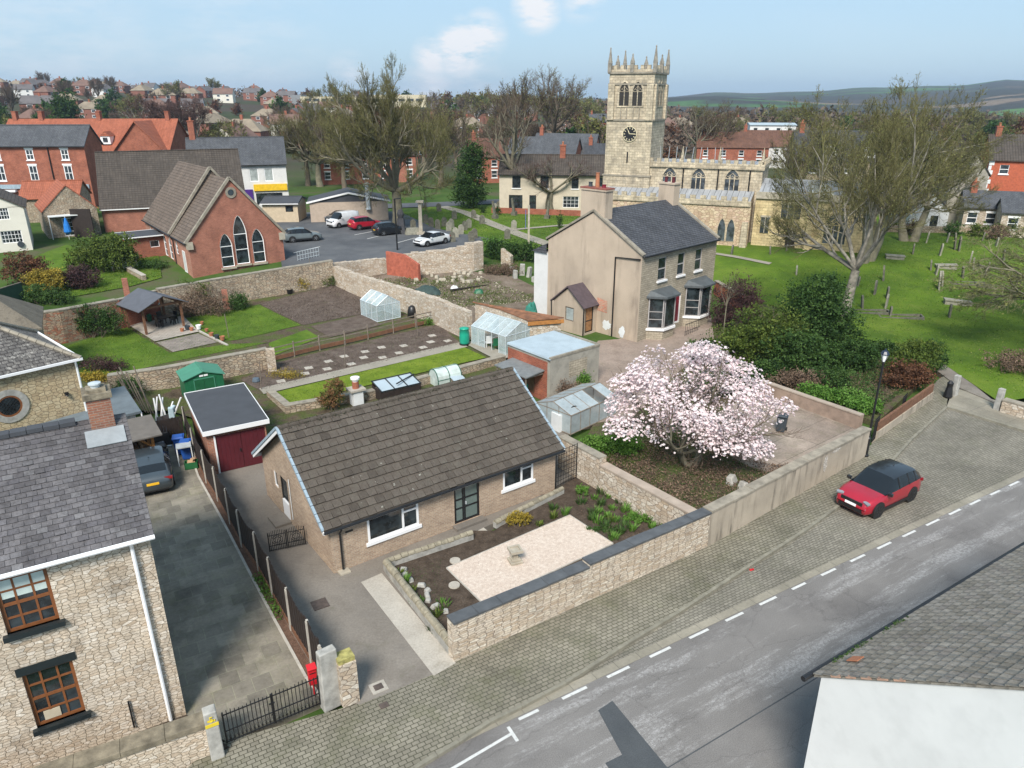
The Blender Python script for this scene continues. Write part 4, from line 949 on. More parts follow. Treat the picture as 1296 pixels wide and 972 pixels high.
dr=window(bung,(0,0),(BL,0),DR,frame=BLACK,glass=plain('frosted_door_glass',(.13,.17,.155),.2,.1,3,spec=.8),bars=([.36,.43],[.38,.62]),fw=.10,depth=.10,name='front_door',lab='black framed front door with frosted panes')
m=MB();m.span(5.35,6.85,-.35,.0,-.1,.12);m.build('doorstep',CONC,bung)
m=MB();m.box((6.05,.03,1.0),(.04,.08,.12));m.build('door_handle',ALU,dr)
window(bung,(0,BD),(0,0),SD,frame=BLACK,glass=GLASS,bars=(1,[.45]),fw=.09,depth=.10,name='side_door',lab='dark side door with a white lower panel')
m=MB();m.span(-.012,.075,4.55,5.25,.12,.85);m.build('door_panel',WHITE,bung)
m=MB();m.span(-.7,-.02,4.4,5.4,-.1,.10);m.build('side_step',CONC,bung)
window(bung,(0,BD),(0,0),(BD-6.15,BD-5.65,1.1,1.9),frame=WHITE,fw=.06,depth=.10)
k=(BR-BE)/(BD/2);OV,OX=.22,.32;sl=math.atan(k)
rm=MB();gable_roof(rm,BL,BD,BE+.02,BR+.02,OV,OX,.07);ro=rm.build('roof',TILE_BUNG,bung)
Ls=(BD/2+OV)/math.cos(sl);up_=Vector((0,math.cos(sl),math.sin(sl)));upb=Vector((0,-math.cos(sl),math.sin(sl)))
nr=13
holes={(6,27),(7,27)}
laid_tiles('front_tiles',TILE_BUNG,ro,(-OX,-OV,BE-OV*k+.09),(1,0,0),up_,32,(BL+2*OX)/32,Ls/nr,nr,th=.05,stag=.5,jit=.006,lift=.065,seed=3,gap=.022,dislodge=.05)
laid_tiles('rear_tiles',TILE_BUNG,ro,(BL+OX,BD+OV,BE-OV*k+.09),(-1,0,0),upb,32,(BL+2*OX)/32,Ls/nr,nr,th=.035,seed=4,lift=.045,gap=.016)
m=MB()
for i in range(26):m.lathe((-OX+(i+.5)*(BL+2*OX)/26,BD/2,BR+.075),[(.115,-.215),(.12,.215)],10,axis='x')
m.build('ridge_tiles',TILE_BUNG,ro)
m=MB();rgm=random.Random(5);mv=[]
for i in range(2600):
 x=rgm.uniform(-OX,BL+OX);f=rgm.random()**2;y=BD/2+rgm.choice((-1,1))*(f*.22);
 if math.sin(x*1.3)+math.sin(x*3.1+1)<rgm.uniform(-1.4,1.0):continue
 z=BR+.19-abs(y-BD/2)*k;s=rgm.uniform(.012,.035);mv.append([(x-s,y,z),(x,y-s,z+s),(x+s,y,z),(x,y+s,z+s*.6)])
quads('ridge_moss',mv,[rgm.random()for _ in mv],rnd_mat('roof_moss',[(.05,.05,.03),(.11,.11,.06),(.20,.19,.13)],.95),ro)
for sx,mt in((-OX-.02,BLUEGREY),(BL+OX+.02,BLUEGREY)):
 m=MB()
 for sgn in(-1,1):
  y0=BD/2+sgn*(BD/2+OV);a=Vector((sx,y0,BE-OV*k+.10));b_=Vector((sx,BD/2,BR+.12))
  n_=13
  for i in range(n_):
   p,q=a.lerp(b_,i/n_),a.lerp(b_,(i+.94)/n_);c=(p+q)/2;m.box(c,(.10,(q-p).length,.10),0,tilt=(-sgn*sl,0))
 m.build('verge',mt,ro)
 m=MB()
 for sgn in(-1,1):
  a=Vector((sx,BD/2+sgn*(BD/2+OV),BE-OV*k-.03));b_=Vector((sx,BD/2,BR-.01));c=(a+b_)/2;m.box(c+Vector((0.012 if sx<0 else-.012,0,0)),(.03,(b_-a).length,.17),0,tilt=(-sgn*sl,0))
 m.build('bargeboard',WHITE,ro)
m=MB();ze=BE-OV*k
for yy in(-OV+.02,BD+OV-.02):m.span(-OX,BL+OX,yy-.012,yy+.012,ze-.10,ze+.05)
m.build('fascia',WHITE,bung)
m=MB()
for yy in(-OV-.06,BD+OV+.06):m.tube([(-OX,yy,ze+.02),(BL+OX,yy,ze+.02)],.06,8)
m.build('gutter',BLACK,bung)
m=MB();m.tube([(.35,-OV-.06,ze),(.35,-OV-.04,ze-.1),(.35,-.07,ze-.32),(.35,-.07,.1)],.038,8);m.build('downpipe',BLACK,bung)
m=MB();m.box((.35,-.14,.02),(.42,.36,.08));m.build('gully',STONE_SM,bung)
m=MB();m.box((.75,-.015,1.62),(.3,.03,.07));m.build('air_brick',BLACK,bung)
m=MB();m.tube([(-.04,4.05,2.3),(-.04,4.05,.4)],.02,5);m.build('pipe',WHITE_OLD,bung)
# garage
p=g(268,601);GA=30.5
gar=root('garage','single garage with flat grey felt roof and dark red doors','garage',g(269,601),R(GA))
gl,gd,gh=2.75,5.4,2.25
m=MB();wall(m,(0,0),(gl,0),-.2,gh,[(.38,gl-.06,0,1.95)]);wall(m,(gl,0),(gl,gd),-.2,gh);wall(m,(gl,gd),(0,gd),-.2,gh);wall(m,(0,gd),(0,0),-.2,gh);m.build('wall',CHIM_BRICK,gar)
m=MB();m.span(-.14,gl+.14,-.18,gd+.12,gh+.003,gh+.10);m.build('roof',FELT,gar)
m=MB();m.span(-.17,gl+.17,-.215,-.18,gh-.10,gh+.13);m.span(-.17,-.14,-.18,gd+.15,gh-.08,gh+.13);m.span(gl+.14,gl+.17,-.18,gd+.15,gh-.08,gh+.13);m.span(-.17,gl+.17,gd+.12,gd+.15,gh-.1,gh+.13);m.build('fascia',WHITE,gar)
for i in range(2):
 x0=.38+i*(gl-.44)/2;m=MB();W_=(gl-.44)/2;m.span(x0+.01,x0+W_-.01,.03,.07,.02,1.94)
 for q in range(1,6):m.span(x0+q*W_/6-.006,x0+q*W_/6+.006,.02,.031,.05,1.9)
 d_=m.build('garage_door',MAROON,gar)
 if i==0:h=MB();h.box((x0+W_-.1,.0,1.0),(.05,.05,.16));h.build('handle',BLACK,d_)
m=MB();m.span(.30,.38,-.03,.03,0,1.99);m.build('door_frame',WHITE,gar)
# stone house on the left
HB=g(236,905);HD=31.0
LL=9.0;LD=7.4;LE=6.35;LR=8.25
t=R(HD);org=(HB.x-LL*math.cos(t),HB.y-LL*math.sin(t),0)
sh=root('stone_house','tall cream rubble stone house with purple grey slate roof and brown timber windows','house',org,t)
w1=(LL-3.52,LL-2.38,4.46,6.04);w2=(LL-3.50,LL-2.36,1.38,3.14);w3=(LL-7.2,LL-6.1,4.46,6.04);w4=(LL-7.2,LL-6.1,1.38,3.14)
m=MB();wall(m,(0,0),(LL,0),-.4,LE,[w1,w2,w3,w4],.14);wall(m,(LL,0),(LL,LD),-.4,LE);wall(m,(LL,LD),(0,LD),-.4,LE);wall(m,(0,LD),(0,0),-.4,LE)
m.face([(0,LD,LE),(0,0,LE),(0,LD/2,LR)],.5);m.face([(LL,0,LE),(LL,LD,LE),(LL,LD/2,LR)],.5);m.build('wall',RUB_CREAM,sh)
for w_,gm,lab in((w1,None,'upper brown sash window with a blind half drawn'),(w2,GREENWIN,'lower brown sash window with dark painted lintel and sill'),(w3,None,None),(w4,GREENWIN,None)):
 fo=window(sh,(0,0),(LL,0),w_,frame=WINBROWN,fw=.085,bars=(3,4),depth=.14,sill=GREENWIN,lintel=gm,sash=True,silld=.14,lab=lab)
 if gm is None:
  q=MB();q.span(w_[0]+.09,w_[1]-.09,.095,.10,w_[3]-.62,w_[3]-.09);q.build('blind',plain('window_blind',(.50,.58,.55),.6,.1,4),fo)
  q=MB();q.span(w_[0]-.15,w_[1]+.3,-.012,.02,w_[3]+.0,w_[3]+.24);q.build('lintel',STONE_SM,fo)
 else:
  pass
m=MB();m.box((LL-3.1,.09,1.62),(.38,.03,.28));m.build('window_ornament',plain('ornament',(.42,.36,.26),.8),sh)
k=(LR-LE)/(LD/2);sl=math.atan(k);OV=.22;OX=.12
rm=MB();gable_roof(rm,LL,LD,LE+.02,LR+.02,OV,OX,.05);ro=rm.build('roof',TILE_SLATE,sh)
Ls=(LD/2+OV)/math.cos(sl);nr=25
laid_tiles('front_slates',TILE_SLATE,ro,(-OX,-OV,LE-OV*k+.07),(1,0,0),(0,math.cos(sl),math.sin(sl)),38,(LL+2*OX)/38,Ls/nr,nr,th=.014,seed=9,lift=.028,gap=.012,jit=.003)
laid_tiles('rear_slates',TILE_SLATE,ro,(LL+OX,LD+OV,LE-OV*k+.07),(-1,0,0),(0,-math.cos(sl),math.sin(sl)),30,(LL+2*OX)/30,Ls/nr,nr,th=.014,seed=10,lift=.028,gap=.012,jit=.003)
m=MB()
for i in range(20):m.box((-OX+(i+.5)*(LL-1.05)/20,LD/2,LR+.10+.006*(i%3)),((LL-1.05)/20-.015,.34,.12),0)
m.build('ridge_tiles',FELT,ro)
m=MB();m.tube([(-OX,-OV-.05,LE-OV*k+.03),(LL+OX,-OV-.05,LE-OV*k+.03)],.065,8);m.build('gutter',WHITE,sh)
m=MB();m.tube([(LL-.45,-OV-.05,LE-OV*k),(LL-.45,-.1,LE-.35),(LL-.42,-.08,.1)],.05,8)
m.build('downpipe',WHITE,sh)
m=MB();m.box((LL-.50,LD/2-.05,LR+.15),(.62,.66,1.3));c_=m.build('chimney',CHIM_BRICK,sh)
m=MB();m.box((LL-.50,LD/2-.05,LR+.87),(.74,.78,.16),tilt=(.01,.01));m.box((LL-.50,LD/2-.05,LR+.99),(.5,.5,.10));m.build('chimney_cap',plain('mossy_mortar',(.20,.17,.12),.95,.5,6,bump=.8,grime=.5),c_)
m=MB();m.lathe((LL-.50,LD/2-.05,LR+1.02),[(.12,0),(.12,.1),(.17,.11),(.17,.15),(.04,.18)],12);m.build('chimney_cowl',ALU,c_)
m=MB();up_=Vector((0,math.cos(sl),math.sin(sl)));m.box((LL-.50,LD/2-.72,LE+(LD/2-.72)*k+.12),(1.0,.62,.03),0,tilt=(sl,0));m.build('lead_flashing',plain('lead_flashing',(.26,.28,.29),.6,.15,3),ro)
m=MB();m.tube([(LL-1.35,-.05,1.25),(LL-1.35,-.06,.3)],.025,6);m.build('waste_pipe',BLACK,sh)
# second stone house behind, hipped roof, round window
H2=g(97,455,5.2);a2=47.7
L2,D2,E2,R2=11.0,6.1,5.2,7.2
t=R(a2);rel=lambda s,d:(H2 .x+s*math.cos(t)-d*math.sin(t),H2 .y+s*math.sin(t)+d*math.cos(t))
o2=rel(-L2-.0,.15)
h2=root('stone_house','older rubble stone house with a round window and hipped mossy slate roof','house',(o2[0],o2[1],0),t)
m=MB();
for s in 'FRBL':wall(m,*side_pts(L2,D2,s),-.4,E2)
m.build('wall',RUB_GOLD,h2)
rm=MB();hip_roof(rm,L2,D2,E2+.02,R2,.18,0,3.0,.06);
r2o=rm.build('roof',tiles('mossy_striped_slate',(.13,.12,.11),(.085,.08,.075),(.045,.04,.04),.28,.2,var=.3,moss=(.42,.40,.36),mossamt=.7),h2)
m=MB();hp=Vector((L2-3.0,D2/2,R2+.1));
for y in(-.18,D2+.18):
 e_=Vector((L2+.18,y,E2-.05+.1));n_=12
 for i in range(n_):p,q=e_.lerp(hp,i/n_),e_.lerp(hp,(i+.95)/n_);m.tube([p,q],.11,6)
for i in range(18):m.box((i*.45,D2/2,R2+.12),(.43,.26,.1))
m.build('hip_tiles',STONE_CAP,r2o)
m=MB();m.span(-.2,L2+.24,-.26,-.17,E2-.06,E2+.05);m.span(L2+.16,L2+.25,-.17,D2+.2,E2-.06,E2+.05);m.build('gutter',WHITE,h2)
m=MB();m.tube([(L2-.1,-.2,E2-.1),(L2-.05,-.07,E2-.4),(L2-.05,-.07,0)],.055,8);m.build('downpipe',WHITE_OLD,h2)
cs,cz=pix_on(12,514,rel(0,.15),a2);
m=MB();m.lathe((L2+cs,0,cz),[(.52,-.05),(.80,-.05),(.80,.06),(.52,.06)],28,axis='y',ring=True);rw=m.build('round_window',STONE_GREY,h2)
m=MB();m.lathe((L2+cs,0,cz),[(.44,-.035),(.52,-.035),(.52,.05),(.44,.05)],28,axis='y',ring=True);m.build('window_frame',WINBROWN,rw)
m=MB();m.lathe((L2+cs,0,cz),[(.45,-.01),(.45,.0)],28,axis='y');
pn=m.build('pane',GLASS,rw)
m=MB()
for i in range(-3,4):
 for s in(-1,1):
  c=i*.12;m.box((L2+cs+c*.7,-.02,cz+c*.7*s),(.86*math.cos(min(1.4,abs(i)*.38)),.012,.018),0,tilt=(0,s*math.pi/4))
m.build('lattice',BLACK,rw)
m=MB();m.box((L2-.75,-.06,cz-.05),(.16,.14,.1));m.lathe((L2-.75,-.12,cz-.12),[(.07,0),(.09,-.04),(.02,-.06)],10);m.build('wall_lamp',BLACK,h2)
q=g(45,410,4.0);h3=house('stone_outhouse','low stone building with mossy tiled roof behind the hipped house','outbuilding',(q.x-9*math.cos(R(30)),q.y-9*math.sin(R(30)),0),R(30),9,5.2,3.9,5.9,RUB_OLD,TILE_STONE,hip=(0,2.6),gut=False)
q=g(173,517,2.5)
lt=root('store_shed','cream walled store with grey felt roof behind the brick chimney','shed',(q.x,q.y,0),R(38))
m=MB();
for s in 'FRBL':wall(m,*side_pts(4.2,3.0,s),-.1,2.3)
mt=m.build('wall',CREAM_WALL,lt);mt.location=(-4.3,.1,0)
m=MB();m.box((-2.2,1.6,2.45),(4.7,3.5,.12),0,tilt=(.08,0));m.build('roof',plain('blue_grey_felt',(.12,.145,.16),.8,.15,1.5,grime=.2),lt)
m=MB();m.tube([(.15,-.1,2.3),(.15,-.1,2.0),(.02,.0,1.9),(.02,0,.2)],.04,6);m.build('downpipe',WHITE,lt)
q=g(192,546,2.0)
ls=root('log_store','orange timber log store with sloping felt roof and stacked firewood','log store',(q.x,q.y,0),R(36))
m=MB()
for x,y in((-.05,.0),(-2.3,0),(-.05,1.4),(-2.3,1.4)):m.box((x,y,.95),(.13,.13,1.9))
m.box((-1.2,0,1.86),(2.5,.12,.14));m.box((-1.2,1.4,1.95),(2.5,.12,.14))
m.tube([(-.1,-.01,1.25),(-.7,-.01,1.82)],.055,4);m.tube([(-2.2,-.01,1.25),(-1.7,-.01,1.82)],.055,4);m.build('frame',ORANGEWOOD,ls)
m=MB();m.box((-1.15,.6,2.05),(3.0,2.3,.07),0,tilt=(.10,0));m.build('roof',plain('brown_felt',(.13,.115,.10),.9,.15,2,grime=.2),ls)
m=MB();m.span(-2.25,-.1,1.36,1.40,0,1.9);m.span(-2.34,-2.30,.05,1.4,0,1.9);m.build('back_boards',DARKWOOD,ls)
rg=random.Random(4);m=MB()
for i in range(150):
 x,z=rg.uniform(-2.15,-.2),rg.uniform(.1,1.25);m.tube([(x,.25+rg.uniform(-.08,.08),z),(x+rg.uniform(-.05,.05),.9,z+rg.uniform(-.03,.03))],rg.uniform(.05,.09),6)
m.build('firewood',rnd_mat('firewood',[(.14,.08,.045),(.30,.18,.10),(.42,.28,.17)],.9),ls)['kind']='stuff'
# right building
RBc=g(1040,855,4.6);ra=math.degrees(ang(g(1040,855,4.6),g(1296,697,4.6)));t=R(ra)
rbr=root('corner_building','white rendered building with weathered pantile roof and black gutter at the street edge','house',(RBc.x,RBc.y,-.1),t)
RL,RDp,RE,RR=13.0,9.0,4.6,8.0
m=MB();E0=RE+.1
for a_,b_ in(((0,0),(0,-RDp)),((0,-RDp),(RL,-RDp)),((RL,-RDp),(RL,0)),((RL,0),(0,0))):
 m.face([(b_[0],b_[1],-.3),(a_[0],a_[1],-.3),(a_[0],a_[1],E0),(b_[0],b_[1],E0)][::-1],.5)
RZr=7.9;m.face([(0,0,E0),(0,-RDp/2,RZr),(0,-RDp,E0)][::-1],.5);m.face([(RL,0,E0),(RL,-RDp/2,RZr),(RL,-RDp,E0)],.5)
m.build('wall',WHITE_WALL,rbr)
k=(RZr-E0)/(RDp/2);sl=math.atan(k);Ls=(RDp/2+.15)/math.cos(sl)
m=MB();
for a_,b_ in((.15,-RDp/2),(-RDp-.15,-RDp/2)):
 z0=E0-.15*k+.02;m.add([(-.05,a_,z0),(RL,a_,z0),(RL,b_,RZr+.02),(-.05,b_,RZr+.02),(-.05,a_,z0-.05),(RL,a_,z0-.05),(RL,b_,RZr-.04),(-.05,b_,RZr-.04)],[(0,1,2,3),(7,6,5,4),(0,4,5,1),(1,5,6,2),(2,6,7,3),(3,7,4,0)])
ro=m.build('roof',TILE_PAN,rbr)
nr=22;lt_=laid_tiles('pantiles',TILE_PAN,ro,(RL,.15,E0-.15*k+.03),(-1,0,0),(0,-math.cos(sl),math.sin(sl)),52,(RL+.08)/52,Ls/nr,nr,th=.03,stag=0,lift=.05,gap=.025,seed=21,jit=.003,dislodge=.02)
c_=MB();P0=Vector((.75,-.28,E0+(.30)*k+.13));c_.box(P0,(.26,.30,.02),0,tilt=(-sl,0));c_.build('replacement_tile',TERRA,ro)
c_=MB()
for i in range(5):c_.box((-.03,-.35-i*.33,E0+(.35+i*.33)*k+.03),(.07,.26,.05),0,tilt=(-sl,0))
c_.build('clay_undercloak',plain('pale_clay',(.40,.24,.17),.9,.2,8),ro)
m=MB();m.tube([(-.35,.22,E0-.10),(RL,.22,E0-.10)],.07,8);m.build('gutter',BLACK,rbr)
leaf_cloud('gutter_moss',[(1.2,.12,E0+.0,1.2,.05,.03),(3.2,.12,E0,1.0,.05,.03)],900,.02,LEAF_M,ro,5,.05)
# near garden walls, fences, gates
def hrow(p,row):return hz(p,row)-p[2]
W0,W1_,W2_=g(575,838),g(895,692),g(1095,578)
Wm=g(739,763)
run_wall('boundary_wall','coursed pale stone wall with dark slate coping between pavement and bungalow garden, lower section','wall',[W0,W0 .lerp(W1_,.47)],[1.50,1.44],.38,RUB_FINE,SLATE_CAP,.05,.07,caplen=.95)
run_wall('boundary_wall','coursed pale stone wall with dark slate coping, stepped up section meeting the rendered wall','wall',[W0 .lerp(W1_,.4703),W1_],[1.56,1.56],.38,RUB_FINE,SLATE_CAP,.05,.07,caplen=1.0,seed=4)
rw_=run_wall('rendered_wall','stained beige rendered wall along the pavement from the slate coping to the lamp post','wall',[W1_+(W2_-W1_).normalized()*.01,W2_],[1.58,1.50],.36,RENDER_WALL,plain('mossy_render_coping',(.29,.255,.20),.9,.25,2,grime=.5,bump=.4),.05,.09,caplen=1.5,seed=2,capjit=.012)
m=MB()
wd=(W2_-W1_).normalized();wn=Vector((wd.y,-wd.x,0))
for s_,zc,w_,h_ in((8.75,.95,.40,.95),(9.6,1.37,.9,.18)):
 c=wd*(s_)+wn*.012;pts=[]
 rg=random.Random(int(s_*10));n_=16
 for i in range(n_):
  a=6.283*i/n_;rr=rg.uniform(.75,1.1);pts.append(c+wd*math.cos(a)*w_/2*rr+Vector((0,0,zc+math.sin(a)*h_/2*rr)))
 m.face(pts)
m.build('bare_patch',rubble('exposed_rubble',[(.50,.46,.40),(.62,.58,.52)],(.25,.2,.16),5,9,.05,0),rw_)
D0,D1,D2=g(704,602),g(741,620),g(888,700)
run_wall('divider_wall','pale rubble wall with broad stone coping dividing bungalow garden from the magnolia plot','wall',[g(893,692),g(766,618)],[1.36,1.30],.42,RUB_PALE,plain('pinkish_coping',(.36,.29,.23),.9,.15,2,bump=.3),.03,.08,caplen=2.0,seed=5)
run_wall('divider_wall','taller far end of the pale rubble dividing wall beside the black side gate','wall',[g(765.5,617.7),g(714,588)],[1.62,1.60],.42,RUB_PALE,STONE_CAP,.02,.07,caplen=1.1,seed=6,jag=.02)
def edging(label,pix,h,r_,mat,n_len=.36,core=STONE_GREY):
 P_=[g(*q)for q in pix];rt=root('edging_wall',label,'edging',P_[0]);m=MB();k_=MB();rg=random.Random(len(label))
 for a,b in zip(P_,P_[1:]):
  d=(b-a);L=d.length;d.normalize();n=max(1,round(L/n_len));c0=(a+b)/2-P_[0]
  k_.box((c0 .x,c0 .y,h/2),(L,r_*1.7,h),math.atan2(d.y,d.x))
  for i in range(n):
   c=a.lerp(b,(i+.5)/n)-P_[0];u=d*(L/n*.46)
   j=rg.uniform(-.015,.015)
   m.tube([c-u+Vector((0,0,h+j)),c+u+Vector((0,0,h+j))],r_*rg.uniform(.92,1.06),10)
 k_.build('base',core,rt);m.build('stones',mat,rt);return rt
ESTONE=plain('mossy_round_stones',(.27,.24,.175),.95,.3,5,grime=.5,bump=.7)
edging('low wall topped with big rounded mossy stones beside the concrete strip',[(489,721),(574,830)],.38,.14,ESTONE)
edging('low rough stone edging along the bungalow path, left of the garden path',[(490,718),(598,682)],.30,.11,ESTONE,.28)
edging('low rough stone edging below the bungalow path, right of the garden path',[(626,668),(712,624)],.25,.12,ESTONE,.34)
for a,b,l in(((511,722),(560,775),'rough stones in a row across the left flower bed'),):
 for i in range(9):
  t=i/8;p=g(lerp(a[0],b[0],t)+6*math.sin(i*5),lerp(a[1],b[1],t));m=MB();m.box((0,0,.05),(.32+.1*math.sin(i*3),.22,.18),i,tilt=(.1,.1),taper=.7)
  o=m.build('rock',STONE_GREY,bevel=.04);o.location=p;tag(o,'rough grey rock edging the dark left flower bed below the bungalow','rock','rocks in the left flower bed')
p=g(652,712);bb=root('bird_bath','small square stone bird bath standing on the pale gravel pad','bird bath',(p.x,p.y,.05),R(20))
m=MB();m.box((0,0,.05),(.5,.5,.1));m.box((0,0,.14),(.36,.36,.08));m.build('base',STONE_SM,bb,bevel=.01)
m=MB();m.box((0,0,.33),(.2,.2,.32),taper=.8);m.build('pillar',STONE_SM,bb,bevel=.01)
m=MB();
for x,y,a,b in((0,-.21,.5,.08),(0,.21,.5,.08),(-.21,0,.08,.34),(.21,0,.08,.34)):m.box((x,y,.54),(a,b,.11))
m.box((0,0,.51),(.34,.34,.04));m.build('basin',STONE_SM,bb)
posts=[(237,552),(248,581),(262,611),(276.5,634),(292,663),(307,692),(328,722),(346,756),(369,797),(395,840),(410,868)]
PP=[g(*q)for q in posts]
pf_=root('panel_fence','long fence of dark brown dipped panels between slim pale concrete posts beside the slab drive','fence',PP[0])
for i in range(len(PP)):
 p=PP[i]-PP[0];m=MB();k_=.9 if i==len(PP)-1 else 1;r_=ang(PP[max(0,i-1)],PP[min(len(PP)-1,i+1)]);m.box((p.x,p.y,.82*k_),(.12,.10,1.68*k_),r_);m.box((p.x,p.y,1.69*k_),(.09,.07,.08),r_);m.build('post',CONC_P,pf_)
for i in range(len(PP)-1):
 a,b=PP[i]-PP[0],PP[i+1]-PP[0];d=b-a;L=d.length-.12;n=max(8,int(L/.12));r_=math.atan2(d.y,d.x);u=d.normalized();v=Vector((-u.y,u.x,0));c=(a+b)/2
 m=MB()
 for k_ in range(n):
  x=(k_+.5)/n-.5;h=1.36+.22*(abs(x)*2)**2;q=c+u*x*L+v*.012*(k_%2);m.box((q.x,q.y,.22+h/2),(L/n+.008,.02,h),r_)
 for z in(.55,1.25):q=c+v*.03;m.box((q.x,q.y,z),(L,.03,.08),r_)
 pn_=m.build('panel',DARKWOOD,pf_);m=MB();m.box((c.x,c.y,.13),(L,.05,.24),r_);m.build('gravel_board',BROWNWOOD,pn_)
p=g(432,908)
gp=root('gate_pier','big grey monolithic stone gate pier with a rubble pier beside it at the yard entrance','gate pier',(0,0,0))
P1,P2=g(423,905),g(452,892)
m=MB();c=g(417,893);m.box((c.x+.05,c.y+.1,.95),(.34,.62,2.1),R(-52),taper=.86);m.build('stone_slab',STONE_GREY,gp,bevel=.03)
c2=g(440,888);m=MB();m.box((c2 .x,c2 .y+.12,.75),(.52,.55,1.55),R(33));m.build('rubble_pier',RUB_PALE,gp)
m=MB();m.box((c2 .x,c2 .y+.12,1.60),(.5,.42,.16),R(33));m.build('mossy_cap',plain('yellow_lichen_cap',(.30,.27,.09),.95,.4,8,bump=.6),gp)
lp=g(285,962);c=g(276,958)
gp2=root('gate_pier','grey stone gate pier with a yellow number plate beside the black iron gate','gate pier',(c.x,c.y,0),R(30))
m=MB();m.box((0,.1,.75),(.36,.36,1.75),taper=.92);m.build('stone',STONE_GREY,gp2,bevel=.03)
m=MB();m.box((0,-.085,1.22),(.34,.02,.10));m.box((0,-.085,1.37),(.20,.02,.05),tilt=(0,.15));m.build('number_plate',YELLOWP,gp2,'yellow house number plaque')
def seg_text(name,txt,size,mat,parent,loc,rot,ext=.004):
 cu=bpy.data.curves.new(name,'FONT');cu.body=txt;cu.size=size;cu.extrude=ext;cu.align_x='CENTER';cu.align_y='CENTER'
 o=bpy.data.objects.new(name,cu);COL.objects.link(o);dg=bpy.context.evaluated_depsgraph_get();me=bpy.data.meshes.new_from_object(o.evaluated_get(dg));bpy.data.objects.remove(o)
 me.materials.clear();me.materials.append(mat);o=bpy.data.objects.new(name,me);COL.objects.link(o);o.parent=parent;o.location=loc;o.rotation_euler=rot;return o
seg_text('number','5',.26,YELLOWP,gp2,(0,-.10,1.42),(R(90),0,0),.008)
fw=g(262,960)
run_wall('front_wall','mossy coped rubble wall in front of the tall stone house, bottom left','wall',[Vector((c.x-.15-7.5*math.cos(R(27)),c.y+.1-7.5*math.sin(R(27)),0)),Vector((c.x-.15,c.y+.1,0))],[1.0,1.0],.42,RUB_CREAM,plain('mossy_broad_coping',(.20,.17,.12),.95,.35,4,bump=.7,grime=.5),.06,.16,caplen=1.1,jag=.0)
hl=g(236,906)
m=MB(ST);m.prism([(hl.x,hl.y),(c.x+.2,c.y+.3),(c.x-8,c.y-4),(hl.x-9,hl.y-5.2)],-.3,.05);struct(m,'front_bed',SOIL)
ga,gb=g(286,944),g(408,893)
gt=root('iron_gate','black iron double gate with upright bars across the slab drive','gate',ga,ang(ga,gb));gL=(gb-ga).length
for k_ in range(2):
 m=MB();x0,x1=(.05,gL/2-.02)if k_==0 else(gL/2+.02,gL-.05);n=12
 for i in range(n+1):
  x=lerp(x0,x1,i/n);m.tube([(x,0,.08),(x,0,1.18+.04*math.sin(i))],.013 if 0<i<n else .024,5)
 for z in(.12,.5,1.08):m.box(((x0+x1)/2,0,z),(x1-x0,.02,.035))
 for i in range(n):
  xa=lerp(x0,x1,i/n);xb=lerp(x0,x1,(i+1)/n);m.tube([(xa,0,.12),((xa+xb)/2,0,.42),(xb,0,.12)],.008,4)
 lf=m.build('gate_leaf',BLACK,gt)
 if k_==0:q=MB();q.box((x1,-.03,.85),(.16,.03,.04));q.box((x1,-.03,.45),(.12,.03,.04));q.build('latch',BLACK,lf)
p=g(398,878);mb_=root('post_box','bright red box fixed behind the iron gate beside the fence','letter box',(p.x,p.y,.45),R(28))
m=MB();m.box((0,0,.28),(.24,.20,.62));m.box((0,-.02,.60),(.28,.26,.05),tilt=(.15,0));m.box((0,-.02,-.2),(.05,.05,.5));m.build('box',REDBOX,mb_,bevel=.01)
m=MB();m.box((0,-.105,.42),(.18,.012,.03));m.build('slot',BLACK,mb_)
ga,gb=g(341,700),g(388,690)
ygt=root('yard_gate','low black wrought iron double gate between fence and bungalow side wall','gate',ga,ang(ga,gb));gL=(gb-ga).length
for k_ in range(2):
 m=MB();x0,x1=gL*k_/2+.03,gL*(k_+1)/2-.03
 for i in range(11):
  x=lerp(x0,x1,i/10);m.tube([(x,0,.06),(x,0,.92+.08*math.sin(math.pi*i/10))],.011 if 0<i<10 else .022,4)
 for z in(.1,.3,.78):m.box(((x0+x1)/2,0,z),(x1-x0,.016,.028))
 m.lathe(((x0+x1)/2,0,.54),[(.12,-.01),(.14,-.01),(.14,.01),(.12,.01)],14,axis='y',ring=True);m.lathe(((x0+x1)/2,0,.54),[(.2,-.01),(.215,-.01),(.215,.01),(.2,.01)],14,axis='y',ring=True)
 m.build('gate_leaf',BLACK,ygt)
ga,gb=g(703,618),g(729,606)
tg=root('side_gate','tall black metal mesh gate between bungalow corner and dividing wall','gate',ga,ang(ga,gb));gL=(gb-ga).length
m=MB()
for i in range(9):m.tube([(gL*i/8,0,.05),(gL*i/8,0,1.9)],.013 if 0<i<8 else .03,4)
for z in[.1+.22*j for j in range(9)]:m.box((gL/2,0,z),(gL,.014,.02))
m.build('gate_leaf',BLACK,tg)
